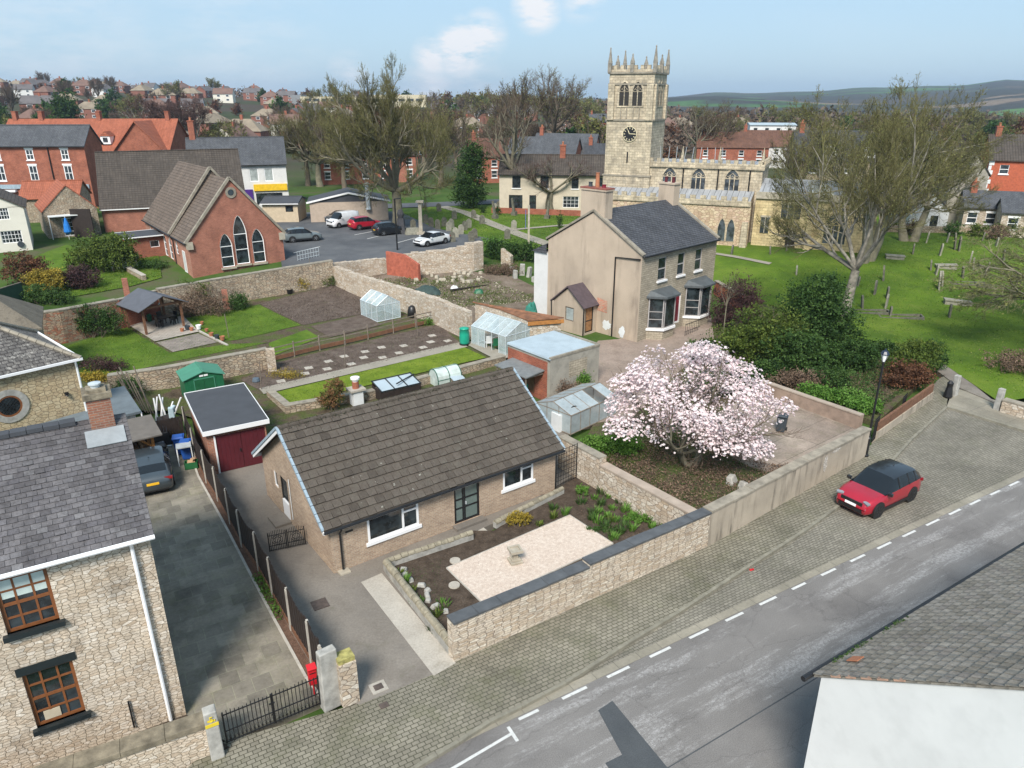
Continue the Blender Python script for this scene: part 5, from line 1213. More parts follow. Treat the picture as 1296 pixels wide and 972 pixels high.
def wheelie(label,px,py,mat,rz,h=1.05,lidmat=None,group=None,white=None,z=None):
 p=g(px,py);rt=root('wheelie_bin',label,'bin',(p.x,p.y,p.z if z is None else z),rz,group)
 m=MB();m.box((0,0,h*.46),(.50,.56,h*.82),taper=1.0);m.v=[(x*(1 if z>h*.4 else .80),y*(1 if z>h*.4 else .80),z)for x,y,z in m.v];m.build('body',mat,rt,bevel=.02)
 m=MB();m.box((0,-.02,h*.91),(.56,.64,.05));m.box((0,-.02,h*.945),(.48,.52,.04),taper=.9);m.tube([(-.24,.32,h*.89),(.24,.32,h*.89)],.022,6);m.build('lid',lidmat or mat,rt,bevel=.01)
 for s in(-1,1):w_=MB();w_.lathe((s*.24,.24,.10),[(.10,-.03),(.10,.03)],12,axis='x');w_.build('wheel',RUBBER,rt)
 if white:seg_text('house_number',white,.16,WHITE,rt,(0,-.30,h*.72),(R(90),0,0))
 return rt
wheelie('blue wheelie bin by the slatted fence, the further one',229,574,BLUEBIN,R(20))
wheelie('blue wheelie bin with number on its lid, the nearer one',238,580,BLUEBIN,R(14))
wheelie('dark grey wheelie bin with white number standing alone on the pale terrace',988,547,GREYBIN,R(-30),white='149',z=.06)
p=g(243,592);rb=root('recycling_box','green box of cardboard rubbish leaning under a white frame by the fence','recycling box',p,R(20))
m=MB();m.span(-.3,.3,-.2,.2,0,.05);m.span(-.3,-.27,-.2,.2,0,.36);m.span(.27,.3,-.2,.2,0,.36);m.span(-.3,.3,-.2,-.17,0,.36);m.span(-.3,.3,.17,.2,0,.36);m.build('box',plain('dark_green_plastic',(.01,.10,.03),.6,.1),rb)
m=MB();m.box((0,0,.3),(.3,.22,.16),.3,tilt=(.3,.2));m.box((.1,.05,.42),(.22,.16,.12),.9,tilt=(.3,.1));m.build('cardboard',plain('cardboard',(.42,.27,.16),.9,.15),rb)
p=g(236,586);fr=root('metal_stand','grey topped stand with white frame beside the blue bins','stand',p,R(25));m=MB();m.span(-.35,.35,-.3,.3,.95,1.0);m.build('top',plain('grey_lid',(.35,.37,.38),.5),fr);m=MB()
for x,y in((-.33,-.28),(.33,-.28),(.33,.28),(-.33,.28)):m.box((x,y,.47),(.04,.04,.95))
m.build('frame',WHITE_OLD,fr)
fa,fb=g(192,566),g(236,556)
bf=root('drive_end_fence','dark brown slatted gate fence closing the far end of the drive','fence',fa,ang(fa,fb));gL=(fb-fa).length;m=MB()
for i in range(int(gL/.14)):m.box((i*.14+.07,0,.7),(.125,.02,1.35+.02*(i%3)))
m.build('boards',DARKWOOD,bf);m=MB();m.box((gL/2,.03,.4),(gL,.04,.09));m.box((gL/2,.03,1.1),(gL,.04,.09));m.build('rails',DARKWOOD,bf)
rg=random.Random(12)
for i in range(7):
 p=g(197+i*3.2,538+rg.uniform(-3,3));m=MB();a=rg.uniform(-.5,.5);L=rg.uniform(1.4,2.4);m.tube([(0,0,0),(a*L,.3*L*rg.random(),L*.8)],.045,6);o=m.build('plastic_pipe',WHITE);o.location=p;tag(o,'white plastic pipe length leaning in the clutter behind the log store','pipe','white pipes in the clutter')
for i in range(8):
 p=g(170+i*3.4,524+rg.uniform(-3,3));m=MB();a=rg.uniform(-.35,-.15);L=rg.uniform(2.0,3.0);m.box((a*L/2,.1,L/2),(.06,.04,L),tilt=(0,a));o=m.build('timber_batten',OLDWOOD);o.location=p;tag(o,'grey timber batten leaning among the clutter by the old wall','batten','battens in the clutter')
for px,py,l,mt,sz in((213,555,'yellow crate in the clutter behind the drive fence',YELLOWP,(.6,.4,.3)),(203,560,'black tarpaulin covered heap beside the log store',BLACK,(1.3,1.0,.7)),(221,545,'pale blue folded sheet standing in the clutter next to the garage',plain('pale_sheet',(.36,.46,.50),.7),(.35,.3,1.4)),(213,545,'dark covered pile by the green shed',DARKWOOD,(1.2,.8,.8))):
 p=g(px,py);m=MB();m.box((0,0,sz[2]/2),sz,.4,taper=.75);m.box((.1,.1,sz[2]*.9),(sz[0]*.5,sz[1]*.6,sz[2]*.3),1.1,tilt=(.2,.1));o=m.build('clutter_item',mt,bevel=.05);o.location=p;tag(o,l,'garden clutter')
p=g(237,510);gs=root('metal_shed','green metal garden shed with pale green ribbed roof and vents behind the garage','shed',g(238,512),R(33))
m=MB();sw,sdp=2.2,1.9
for s in 'FRBL':wall(m,*side_pts(sw,sdp,s),-.2,1.5)
m.face([(0,0,1.5),(sw,0,1.5),(sw/2,0,1.85)]);m.face([(sw,sdp,1.5),(0,sdp,1.5),(sw/2,sdp,1.85)]);m.build('wall',GREENMETAL,gs)
m=MB()
for i in range(24):
 x=(i+.5)*sw/24
 if i%2:m.span(x-.02,x+.02,-.012,.0,.05,1.48);m.span(x-.02,x+.02,sdp,sdp+.012,.05,1.48)
m.build('ribs',GREENMETAL,gs)
m=MB()
for s in(-1,1):
 m.box((sw/2+s*(sw/4+.03),sdp/2,1.70),(sw/2+.22,sdp+.2,.04),0,tilt=(0,s*.31))
m.build('roof',GREENMETAL_L,gs)
m=MB();m.span(.55,1.08,-.04,-.012,.06,1.40);m.span(1.10,1.64,-.04,-.012,.06,1.40);m.build('doors',plain('green_door_metal',(.010,.09,.035),.5),gs)
m=MB();m.span(.50,.55,-.05,-.01,.0,1.46);m.span(1.64,1.69,-.05,-.01,0,1.46);m.span(.5,1.69,-.05,-.01,1.42,1.48);m.build('door_frame',GREENMETAL_L,gs)
for x in(.86,1.12):m=MB();m.span(x,x+.22,-.03,-.005,1.58,1.68);m.build('vent',WHITE,gs)
# the garden walls behind
run_wall('garden_wall','old mossy rubble wall running behind the green metal shed','wall',[g(140,500),g(215,492),g(342,468)],[1.2,1.35,1.45],.45,RUB_OLD,STONE_CAP,.02,.06,caplen=.9,jag=.04)
m=MB();p=g(345,470);m.box((0,0,.75),(.55,.5,1.65),R(20));o=m.build('wall_pier',RUB_PALE);o.location=p;tag(o,'square stone pier ending the old rubble wall beside the timber fence','pier')
run_wall('garden_wall','high rubble and red brick wall half covered by dark ivy, behind the left lawn','wall',[g(22,444),g(84,434),g(156,416)],[2.5,2.45,2.3],.5,rubble('mixed_brick_rubble',[(.30,.12,.07),(.34,.25,.17),(.28,.22,.16),(.26,.09,.05)],(.16,.12,.09),3.6,7,.06,.5),STONE_CAP,.02,.08,caplen=1.2,jag=.03)
run_wall('brick_wall','red brick garden wall with flat coping behind the slate roofed pergola','wall',[g(157,416),g(206,401)],[2.3,2.2],.35,RED_BRICK,STONE_CAP,.03,.08,caplen=.9)
run_wall('garden_wall','long pale rubble wall below the red brick chapel gable','wall',[g(206,402),g(300,383),g(424,361)],[2.35,2.3,2.3],.5,RUB_OLD,STONE_CAP,.02,.08,caplen=.8,jag=.04)
run_wall('garden_wall','pale rubble wall descending right from the chapel corner past the small greenhouse','wall',[g(424,362),g(454,376),g(513,396),g(556,414),g(583,427),g(591,431)],[1.9,2.0,2.1,2.2,2.2,2.1],.5,RUB_PALE,None,jag=.05)
run_wall('garden_wall','pale rubble wall beside the car park, between the chapel corner and the red brick bay','wall',[g(424,360),g(460,351),g(490,346)],[2.0,1.6,1.5],.5,RUB_PALE,None,jag=.05)
run_wall('brick_bay','short bright red brick wall standing in the ruined garden','wall',[g(490,348),g(512,351),g(530,356)],[2.3,2.2,1.6],.3,plain('bright_red_brick',(.36,.10,.06),.9,.25,4,bump=.3,grime=.3),None)
run_wall('garden_wall','tall partly collapsed pale rubble wall in front of the white hatchback','wall',[g(512,349),g(560,346),g(600,343),g(612,340)],[2.1,2.3,2.8,2.5],.7,RUB_PALE,None,jag=.12,seed=8)
run_wall('garden_wall','stub of ruined rubble wall standing among brush and hedge','wall',[g(634,334),g(646,336)],[1.7,.8],.6,RUB_PALE,None,jag=.2)
rg=random.Random(31)
for i in range(26):
 q=(rg.uniform(515,610),rg.uniform(345,358));m=MB();m.box((0,0,.1),(rg.uniform(.3,.7),rg.uniform(.25,.5),rg.uniform(.2,.4)),rg.random()*3,tilt=(rg.uniform(-.3,.3),.1),taper=.8);o=m.build('fallen_stone',STONE_SM,bevel=.04);o.location=g(*q);tag(o,'pale fallen stone at the foot of the collapsed rubble wall','stone','fallen stones of the ruined wall')
for i,(x,y)in enumerate(((661,348),(670,350),(652,352),(648,345),(676,356))):
 m=MB();m.box((0,0,.5-i*.08),(.55,.35,1.2-i*.15),i,tilt=(.1,.05),taper=.85);o=m.build('stone_block',STONE_GREY,bevel=.05);o.location=g(x,y);tag(o,'upright old stone block beside the dark hedge and white wall','stone','old blocks by the hedge')
m=MB();a,b=g(570,370),g(618,361);d=b-a;m.box((0,0,.12),(d.length,.2,.12));o=m.build('timber_beam',DARKWOOD);o.location=(a+b)/2;o.rotation_euler=(0,0,ang(a,b));tag(o,'long dark timber lying across the rough earth','beam')
for px,py,l,mt,sz in((540,371,'dark green tarpaulin over a heap behind the rubble wall',plain('dark_tarp',(.03,.055,.05),.8,.3),(2.6,1.6,.7)),(575,366,'white and green rubbish bag on the rough ground',WHITE_OLD,(.8,.5,.35)),(606,371,'green sack beside the rusty roofed shed',GREENMETAL,(.9,.7,.4)),(672,412,'green tarpaulin draped over rubble next to the flat blue roof',GREENNET,(1.3,1.0,1.9))):
 rt=root('tarpaulin' if 'tarp' in l else 'sack',l,'tarpaulin' if 'tarp' in l else 'sack',g(px,py));leafm=MB();rg=random.Random(px);n=9;m=MB();G_={}
 for i in range(n+1):
  for j in range(n+1):
   u,v=i/n*2-1,j/n*2-1;G_[i,j]=(u*sz[0]/2,v*sz[1]/2,max(0,sz[2]*(1-(abs(u)**3+abs(v)**3)/1.1)*rg.uniform(.75,1.1)))
 for i in range(n):
  for j in range(n):m.face([G_[i,j],G_[i+1,j],G_[i+1,j+1],G_[i,j+1]])
 m.build('cover',mt,rt)
tf=[(345,459),(373,452),(405,444),(437,437),(466,430),(498,422),(526,415),(553,408.5)]
TP=[g(*q)for q in tf];trt=root('rail_fence','old grey timber post and rail fence above brown boards across the vegetable gardens','fence',TP[0])
for a,b in zip(TP,TP[1:]):
 A_,B_=a-TP[0],b-TP[0];d=B_-A_;r_=math.atan2(d.y,d.x);c=(A_+B_)/2
 m=MB();m.box((c.x,c.y,.28),(d.length,.05,.28),r_);m.build('gravel_board',BROWNWOOD,trt)
 m=MB();m.box((c.x,c.y,1.02),(d.length,.04,.07),r_);m.box((c.x,c.y,.72),(d.length,.04,.06),r_);m.build('rail',OLDWOOD,trt)
for a in TP:m=MB();A_=a-TP[0];m.box((A_.x,A_.y,.55),(.09,.09,1.25));m.build('post',OLDWOOD,trt)
rg=random.Random(2)
for q in((331,494),(437,466),(529,426),(290,428),(393,352)):
 m=MB();m.tube([(0,0,0),(rg.uniform(-.1,.1),0,1.9)],.03,5);o=m.build('garden_stake',OLDWOOD);o.location=g(*q);tag(o,'thin upright garden stake or washing pole in the back gardens','stake','thin stakes in the back gardens')
for q,h,l in(((354,372),2.5,'weathered red brick pier against the rubble wall by the vegetable bed'),((287,391),1.9,'red brick pier beside the round green bush'),((165,393),3.0,'orange brick pier with round cap behind the pergola roof')):
 m=MB();m.box((0,0,h/2-.2),(.5,.42,h),R(25),taper=.85);o=m.build('brick_pier',CHAPEL_BRICK);o.location=g(*q);tag(o,l,'brick pier')
 # greenhouses
def greenhouse(label,c0,c1,c2,ze,zr,glass,fr,npl=4,npw=3,missing=(),lean=False,sh=(),rake=0):
 """c0->c1 long side, c1->c2 gable side"""
 a=ang(c0,c1);L=(c1-c0).length;W_=(c2-c1).length;rt=root('greenhouse',label,'greenhouse',c0,a);rg=random.Random(int(L*10));W=W_
 f=MB();th=.028
 def rod(p,q,r_=th):f.tube([p,q],r_,4)
 gl=[]
 xs=[L*i/npl for i in range(npl+1)];mid=W/2
 for x in xs:
  for y in(0,W):rod((x,y,0),(x,y,ze))
  rod((x,0,ze),(x,mid,zr));rod((x,W,ze),(x,mid,zr))
 for y in(0,W):rod((0,y,.05),(L,y,.05),.035);rod((0,y,ze),(L,y,ze),.035)
 rod((0,mid,zr),(L,mid,zr),.035)
 for x in(0,L):
  rod((x,0,.05),(x,W,.05),.035);rod((x,0,ze),(x,W,ze))
  for i in range(1,npw):y=W*i/npw;rod((x,y,0),(x,y,ze+(zr-ze)*(1-abs(y-mid)/mid)))
 f.build('frame',fr,rt)
 k_=0
 for i in range(npl):
  for P_ in([(xs[i],0,.05),(xs[i+1],0,.05),(xs[i+1],0,ze),(xs[i],0,ze)],[(xs[i+1],W,.05),(xs[i],W,.05),(xs[i],W,ze),(xs[i+1],W,ze)],[(xs[i],0,ze),(xs[i+1],0,ze),(xs[i+1],mid,zr),(xs[i],mid,zr)],[(xs[i+1],W,ze),(xs[i],W,ze),(xs[i],mid,zr),(xs[i+1],mid,zr)]):
   k_+=1
   if k_ in missing:continue
   n_=(Vector(P_[1])-Vector(P_[0])).cross(Vector(P_[3])-Vector(P_[0])).normalized()*.006;q=MB();q.add([Vector(p)+n_ for p in P_]+[Vector(p)-n_ for p in P_],[(0,1,2,3),(7,6,5,4),(0,4,5,1),(1,5,6,2),(2,6,7,3),(3,7,4,0)]);q.build('pane',glass,rt)
 for x in(0,L):
  for i in range(npw):
   k_+=1
   if k_ in missing:continue
   y0,y1=W*i/npw,W*(i+1)/npw;hh=lambda y:ze+(zr-ze)*(1-abs(y-mid)/mid)
   pl=[(y0,.05),(y1,.05),(y1,hh(y1))]+([(mid,zr)]if y0<mid<y1 else[])+[(y0,hh(y0))]
   q=MB();q.extrude(pl,(x-.005,0,0),(0,1,0),(0,0,1),(1,0,0),.01);q.build('pane',glass,rt)
 return rt
greenhouse('small aluminium greenhouse beside the rubble wall above the rail fence',g(457.5,399),g(478,408),g(507,402),1.35,2.05,GH_GLASS,ALU,3,3,missing=(14,))
greenhouse('larger pale aluminium greenhouse next to the teal water butt',g(597,436),g(640,451),g(668,437),1.45,2.2,GH_GLASS,ALU,5,3,missing=(9,13))
gh3=greenhouse('old timber framed greenhouse with cloudy panes by the magnolia',g(722,551),g(780,524),g(752,504),1.15,1.6,GH_DIRTY,OLDWOOD,5,3,missing=(15,))
p=g(714,545);ls_=root('water_tank','white topped box with curved dark hoop at the end of the old greenhouse','box',p,R(36));m=MB();m.box((0,.3,.5),(.8,.7,1.0));m.build('box',WHITE_OLD,ls_);m=MB();m.tube([(.55+.35*math.cos(a),-.1,1.0+.35*math.sin(a))for a in[math.pi*i/8 for i in range(9)]],.03,5);m.build('hoop',BLACK,ls_)
for q,l,mt in(((618,440),'white plastic chair inside the larger greenhouse',WHITE_OLD),((627,443),'green chair inside the larger greenhouse',GREENMETAL)):
 rt=root('garden_chair',l,'chair',g(*q),R(200));m=MB();m.box((0,0,.42),(.45,.45,.05));m.build('seat',mt,rt);m=MB();m.box((0,.2,.7),(.45,.05,.5),tilt=(-.1,0));m.build('backrest',mt,rt)
 for x in(-.19,.19):
  for y in(-.19,.19):m=MB();m.box((x,y,.2),(.04,.04,.4));m.build('leg',mt,rt)
p=g(480,504);cf=root('cold_frame','dark framed cold frame with pale blue lid behind the bungalow ridge','cold frame',g(484,510),R(35))
m=MB();m.span(0,2.6,0,1.3,0,.05);
for y in(0,1.3):m.span(0,2.6,y-.03,y+.03,.3,.9+.25*(y>0))
m.span(-.03,.03,0,1.3,0,.95);m.span(2.57,2.63,0,1.3,0,.95);m.build('box',DARKWOOD,cf)
cf.location.z=-.25
m=MB();m.box((1.3,.65,1.06),(2.6,1.4,.03),tilt=(.19,0));m.build('lid',FELT_L,cf)
m=MB()
for i in range(4):m.box((2.6*i/3,.65,1.09),(.06,1.45,.06),tilt=(.19,0))
m.box((1.3,-.02,.96),(2.7,.06,.06));m.box((1.3,1.32,1.22),(2.7,.06,.06));m.box((1.9,.6,1.2),(1.9,.06,.06),.5);m.build('lid_frame',BLACK,cf)
p=g(552,500);mg=root('mini_greenhouse','round topped pale green mini greenhouse poking above the bungalow ridge','greenhouse',g(555,492),R(35));n=8;q=MB();f=MB();L,W_=1.7,1.2
pr=[(W_/2-W_/2*math.cos(math.pi*i/n),.5+.62*math.sin(math.pi*i/n))for i in range(n+1)]
pr=[(0,0)]+pr+[(W_,0)]
for(y0,z0),(y1,z1)in zip(pr,pr[1:]):q.face([(0,y0,z0),(L,y0,z0),(L,y1,z1),(0,y1,z1)])
q.face([(0,y,z)for y,z in pr]);q.face([(L,y,z)for y,z in pr][::-1]);q.build('cover',seethrough('milky_polycarbonate',(.62,.72,.68),.7,.4),mg)
for x in(0,L/2,L):f.tube([(x,y,z)for y,z in pr],.03,5)
for y,z in(pr[1],pr[n//2+1],pr[-2]):f.tube([(0,y,z),(L,y,z)],.025,4)
f.build('frame',plain('dark_green_frame',(.02,.09,.06),.5),mg)
p=g(578,483);wp=root('cold_frame','small pale glazed lid beside the mini greenhouse','cold frame',g(580,488),R(35));m=MB();m.box((0,0,.5),(.9,.9,.04),tilt=(.25,.1));m.build('lid',FELT_L,wp);m=MB();m.box((0,0,.22),(.86,.86,.45));m.build('box',OLDWOOD,wp)
run_wall('retaining_wall','low rubble retaining wall behind the bungalow below the bright lawn','wall',[g(338,502),g(362,524),g(470,506),g(640,460)],[.35,.45,.5,.5],.4,RUB_OLD,STONE_CAP,.02,.06,caplen=.8,jag=.03)
p=g(452,512);fl=root('flue','short flue with red brick base and white cowl behind the bungalow ridge','flue',p,R(35));m=MB();m.box((0,0,.45),(.62,.62,1.0));m.build('plinth',WHITE_OLD,fl);m=MB();m.box((0,0,1.0),(.95,.8,.12));m.build('slab',CONC_L,fl)
m=MB();m.lathe((0,0,1.06),[(.2,0),(.2,.42)],14);m.build('brick_pot',RED_BRICK,fl);m=MB();m.lathe((0,0,1.48),[(.17,0),(.17,.14),(.27,.15),(.27,.26),(.15,.28)],14);m.build('cowl',WHITE,fl)
p=g(588,437);wb=root('water_butt','tall teal green plastic water butt at the corner of the rubble wall','water butt',p);m=MB();m.lathe((0,0,0),[(.30,0),(.36,.3),(.37,.9),(.33,1.25),(.36,1.27),(.36,1.33),(.15,1.40)],16);m.build('barrel',TEAL,wb,smoothed=True);m=MB();m.lathe((0,0,0),[(.38,0),(.38,.18)],16);m.build('stand',BLACK,wb)
p=g(522,401);cb=root('compost_bin','black domed compost bin beside the small greenhouse','compost bin',p);m=MB();m.lathe((0,0,0),[(.42,0),(.38,.5),(.30,.85),(.12,.98)],14);m.build('bin',BLACK,cb,smoothed=True)
p=g(367,372);cb=root('bucket','black pot standing at the foot of the brick pier','pot',p);m=MB();m.lathe((0,0,0),[(.22,0),(.28,.45),(.25,.45),(.2,.1)],12);m.build('pot',BLACK,cb)
p=g(324.5,484);m=MB();m.lathe((0,0,0),[(.2,0),(.26,.12),(.2,.3),(.1,.32)],12);o=m.build('grey_pot',plain('blue_grey_pot',(.08,.11,.14),.6));o.location=p;tag(o,'dark blue grey pot at the corner of the vegetable bed','pot')
# brick outbuilding with pale blue flat roof
B0,B1=g(695.7,505),g(756.7,485);ba=ang(B0,B1);bl=(B1-B0).length;t=ba
ob=root('brick_outbuilding','flat roofed outbuilding, grey rendered front, red brick side, pale blue roof','outbuilding',B0,t);dpt=4.0;oh=2.55
m=MB();
for s in 'FRB':wall(m,*side_pts(bl,dpt,s),-.3,oh)
m.build('wall',RENDER_GREY,ob);m=MB();wall(m,(0,dpt),(0,.22),-.3,oh-.25);m.build('side_wall',RED_BRICK,ob);m=MB();wall(m,(-.003,.25),(-.003,0),-.3,oh);wall(m,(-.003,dpt),(-.003,.0),oh-.25,oh);m.build('render_return',RENDER_GREY,ob)
m=MB();wall(m,(1.55,-.006),(3.1,-.006),1.0,2.05);m.build('blocked_window',GREY_BRICK,ob,'old window opening blocked with pale stone')
m=MB();m.span(.0,bl-.12,.12,dpt+.1,oh-.1,oh+.02);m.span(-.08,.16,-.02,dpt,oh-.06,oh-.01);m.build('roof',FELT_L,ob)
m=MB();m.span(0,bl+.02,-.03,.12,oh-.05,oh+.09);m.span(bl-.12,bl+.04,.12,dpt+.1,oh-.05,oh+.10);m.build('parapet',STONE_CAP,ob)
m=MB();m.box((-.75,2.0,1.62),(1.5,3.0,.07),tilt=(0,-.10));m.build('lean_to_roof',plain('grey_lean_to',(.16,.17,.17),.8,.2),ob);m=MB();m.box((-1.4,.6,.8),(.07,.07,1.6));m.box((-1.4,3.3,.8),(.07,.07,1.6));m.box((-.75,.6,1.5),(1.4,.05,.1));m.build('lean_to_frame',OLDWOOD,ob)
m=MB();m.span(-.035,-.005,1.4,2.2,0,1.4);m.build('door',BROWNWOOD,ob)
p=g(668,492);rt=root('garden_pots','teal watering can and white pot in the doorway of the brick outbuilding','pots',p);m=MB();m.lathe((0,0,0),[(.2,0),(.2,.35),(.1,.4)],10);m.build('watering_can',TEAL,rt);m=MB();m.lathe((.6,-.2,0),[(.12,0),(.16,.25),(.1,.25)],10);m.build('white_pot',WHITE,rt)
# rusty roofed shed
Q=[g(598,382,2.3),g(714,402,2.3),g(668,404,2.2),g(632,391,2.2)]
rs=root('rusty_shed','low stone shed with rusty brown corrugated roof behind the larger greenhouse','shed',(0,0,0))
m=MB();P_=[Q[0],Q[1],Q[2]+Vector((0,-.3,.0)),Q[3]];
c=sum(P_,Vector())/4;m.prism([(p.x+(c.x-p.x)*.06,p.y+(c.y-p.y)*.06)for p in P_],-.2,2.12);m.build('wall',RUB_PALE,rs)
m=MB();m.add([(p.x,p.y,p.z+.02)for p in P_]+[(p.x,p.y,p.z-.06)for p in P_],[(3,2,1,0),(4,5,6,7),(0,1,5,4),(1,2,6,5),(2,3,7,6),(3,0,4,7)]);m.build('roof',RUST,rs)
m=MB();a_,b_=P_[1],P_[2];m.add([(a_.x,a_.y-.02,2.2),(b_.x,b_.y-.02,2.1),(b_.x,b_.y-.02,1.8),(a_.x,a_.y-.02,1.9)],[(0,1,2,3)]);m.build('timber_fascia',ORANGEWOOD,rs)
run_wall('garden_wall','short rubble wall between the larger greenhouse and the outbuilding','wall',[g(674,440),g(694,429)],[1.7,1.7],.45,RUB_PALE,None,jag=.1)
# pergola
PG=[g(186,425),g(233,414)];pa=ang(PG[0],PG[1]);pw=(PG[1]-PG[0]).length
pg=root('pergola','open timber pergola with slate grey pitched roof over a patio','pergola',(PG[0].x,PG[0].y,.1),pa);pd=3.0;eh=2.0;rh=2.75
for x in(0,pw):
 for y in(0,pd):m=MB();m.box((x,y,eh/2),(.15,.15,eh));m.build('post',BROWNWOOD,pg)
m=MB()
for y in(0,pd):m.box((pw/2,y,eh),(pw+.4,.12,.16));m.tube([(-.3,y,eh-.05),(pw/2,y,rh),(pw+.3,y,eh-.05)],.06,4);m.box((pw/2,y,(eh+rh)/2),(.1,.1,rh-eh))
for x in(0,pw):m.box((x,pd/2,eh),(.12,pd,.16))
m.build('frame',BROWNWOOD,pg)
m=MB();o_=.5
for s in(0,1):
 x0,x1=(-o_,pw/2)if s==0 else(pw+o_,pw/2);z0=eh-.06;m.add([(x0,-o_,z0),(x1,-o_,rh+.08),(x1,pd+o_,rh+.08),(x0,pd+o_,z0),(x0,-o_,z0-.05),(x1,-o_,rh+.03),(x1,pd+o_,rh+.03),(x0,pd+o_,z0-.05)],[(0,1,2,3),(7,6,5,4),(0,4,5,1),(1,5,6,2),(2,6,7,3),(3,7,4,0)])
m.build('roof',plain('slate_grey_felt',(.085,.09,.105),.8,.12,2),pg)
for i in range(2):m=MB();m.lathe((pw/2,.3+i*1.2,1.9),[(.05,.25),(.16,0),(.14,0),(.04,.22)],10);m.build('lamp_shade',WHITE,pg)
p=g(212,413);tb=root('patio_table','dark metal patio table under the pergola','table',(p.x,p.y,.1),pa);m=MB();m.box((0,0,.72),(1.3,.8,.05));m.build('table_top',BLACK,tb)
for x in(-.55,.55):
 for y in(-.33,.33):m=MB();m.box((x,y,.36),(.05,.05,.7));m.build('leg',BLACK,tb)
def patio_chair(q,rz,mat,label,group,z=.1,s=1):
 p=g(*q);rt=root('patio_chair',label,'chair',(p.x,p.y,p.z+z),rz,group);m=MB();m.box((0,0,.42),(.48,.46,.05));m.build('seat',mat,rt);m=MB();m.box((0,.22,.70),(.46,.05,.52),tilt=(-.15,0));m.box((0,.24,.95),(.34,.05,.08),tilt=(-.15,0));m.build('backrest',mat,rt)
 for x in(-.21,.21):m=MB();m.box((x,0,.63),(.05,.44,.04));m.box((x,-.2,.52),(.05,.05,.22));m.build('armrest',mat,rt)
 for x in(-.2,.2):
  for y in(-.19,.2):m=MB();m.box((x,y,.2),(.05,.05,.42));m.build('leg',mat,rt)
 return rt
for q,a in(((203,415),1.6),((206,411),.3),((221,411),-1.4)):patio_chair(q,a+pa,BLACK,'dark patio chair drawn up to the table under the pergola','dark patio chairs under the pergola')
p=g(190,408);m=MB();m.lathe((0,0,0),[(.16,0),(.2,.5),(.12,.6)],10);o=m.build('gas_bottle',GREENMETAL);o.location=(p.x,p.y,.1);tag(o,'green gas bottle at the back of the pergola patio','gas bottle')
rg=random.Random(77)
for i,q in enumerate(((238,419),(243,420),(231,421),(252,418),(262,421),(268,427),(275,430),(282,432),(256,412))):
 m=MB();s=rg.uniform(.14,.24);m.lathe((0,0,0),[(s*.7,0),(s,s*1.5),(s*.8,s*1.5),(s*.6,s*.5)],10);o=m.build('plant_pot',TERRA if i%3 else(WHITE if i==3 else GREYBIN));o.location=g(*q)+Vector((0,0,.1));tag(o,'small plant pot among the pots along the patio edge','plant pot','pots along the patio edge')
 # cottages at left middle
for i,q in enumerate(((146,342),(155,341),(161,340),(170,338))):
 patio_chair(q,R((20,10,-5,-20)[i]),WHITE,'white plastic garden chair on the rear lawn by the green lid','white garden chairs on the rear lawn',z=.08)
m=MB();m.lathe((0,0,0),[(.3,0),(.34,.8),(.36,.82),(.2,.95)],12);o=m.build('green_tub',GREENMETAL);o.location=g(168,331);tag(o,'dark green lidded tub behind the white garden chairs','tub')
run_wall('low_wall','low stone capped wall by the white garden chairs','wall',[g(161,345),g(181,356)],[.5,.5],.35,RUB_OLD,CONC_L,.05,.06)
run_wall('green_fence','dark green board fence panel at the left edge','fence',[g(-30,408),g(34,386)],[2.0,2.0],.08,plain('dark_green_boards',(.015,.05,.03),.7),OLDWOOD,.02,.06)
# vehicles
RC0,RC1=g(1086,650,RZ),g(1140,612,RZ)
car('red_car','red compact SUV with black roof parked on the setted bay',tuple((g(1111,636,RZ)+Vector((0,.15,.006)))),R(213),4.2,1.80,1.56,CP_RED,'suv',roofmat=CP_BLK,rim=RIM_D)
car('grey_car','slate grey saloon with yellow rear plate parked beside the stone house',tuple(g(180,600)+Vector((.55,-.15,.012))),R(118),4.6,1.82,1.40,CP_GREY,'coupe',rearplate=PLATE_Y)
# lamp post
p=g(1095,577);lp=root('street_lamp','black heritage street lamp standing against the rendered wall end','street lamp',p);Hh=hz(p,447)
m=MB();m.lathe((0,0,0),[(.16,0),(.16,.08),(.11,.12),(.11,.95),(.13,1.0),(.075,1.08),(.06,1.3),(.045,Hh-.55),(.06,Hh-.5),(.04,Hh-.42)],14);m.build('post',BLACK,lp)
m=MB();z=Hh-.42;m.lathe((0,0,z),[(.08,0),(.17,.36),(.17,.37)],8);m.build('lantern',plain('lamp_glass',(.78,.80,.78),.25,.03,3),lp)
m=MB();m.lathe((0,0,z+.37),[(.21,0),(.21,.03),(.13,.15),(.04,.2),(.03,.28)],8)
for i in range(4):a=i*math.pi/2+.4;m.tube([(math.cos(a)*.085,math.sin(a)*.085,z),(math.cos(a)*.18,math.sin(a)*.18,z+.37)],.012,4)
m.build('lantern_cap',plain('blue_black_paint',(.012,.022,.045),.4),lp)
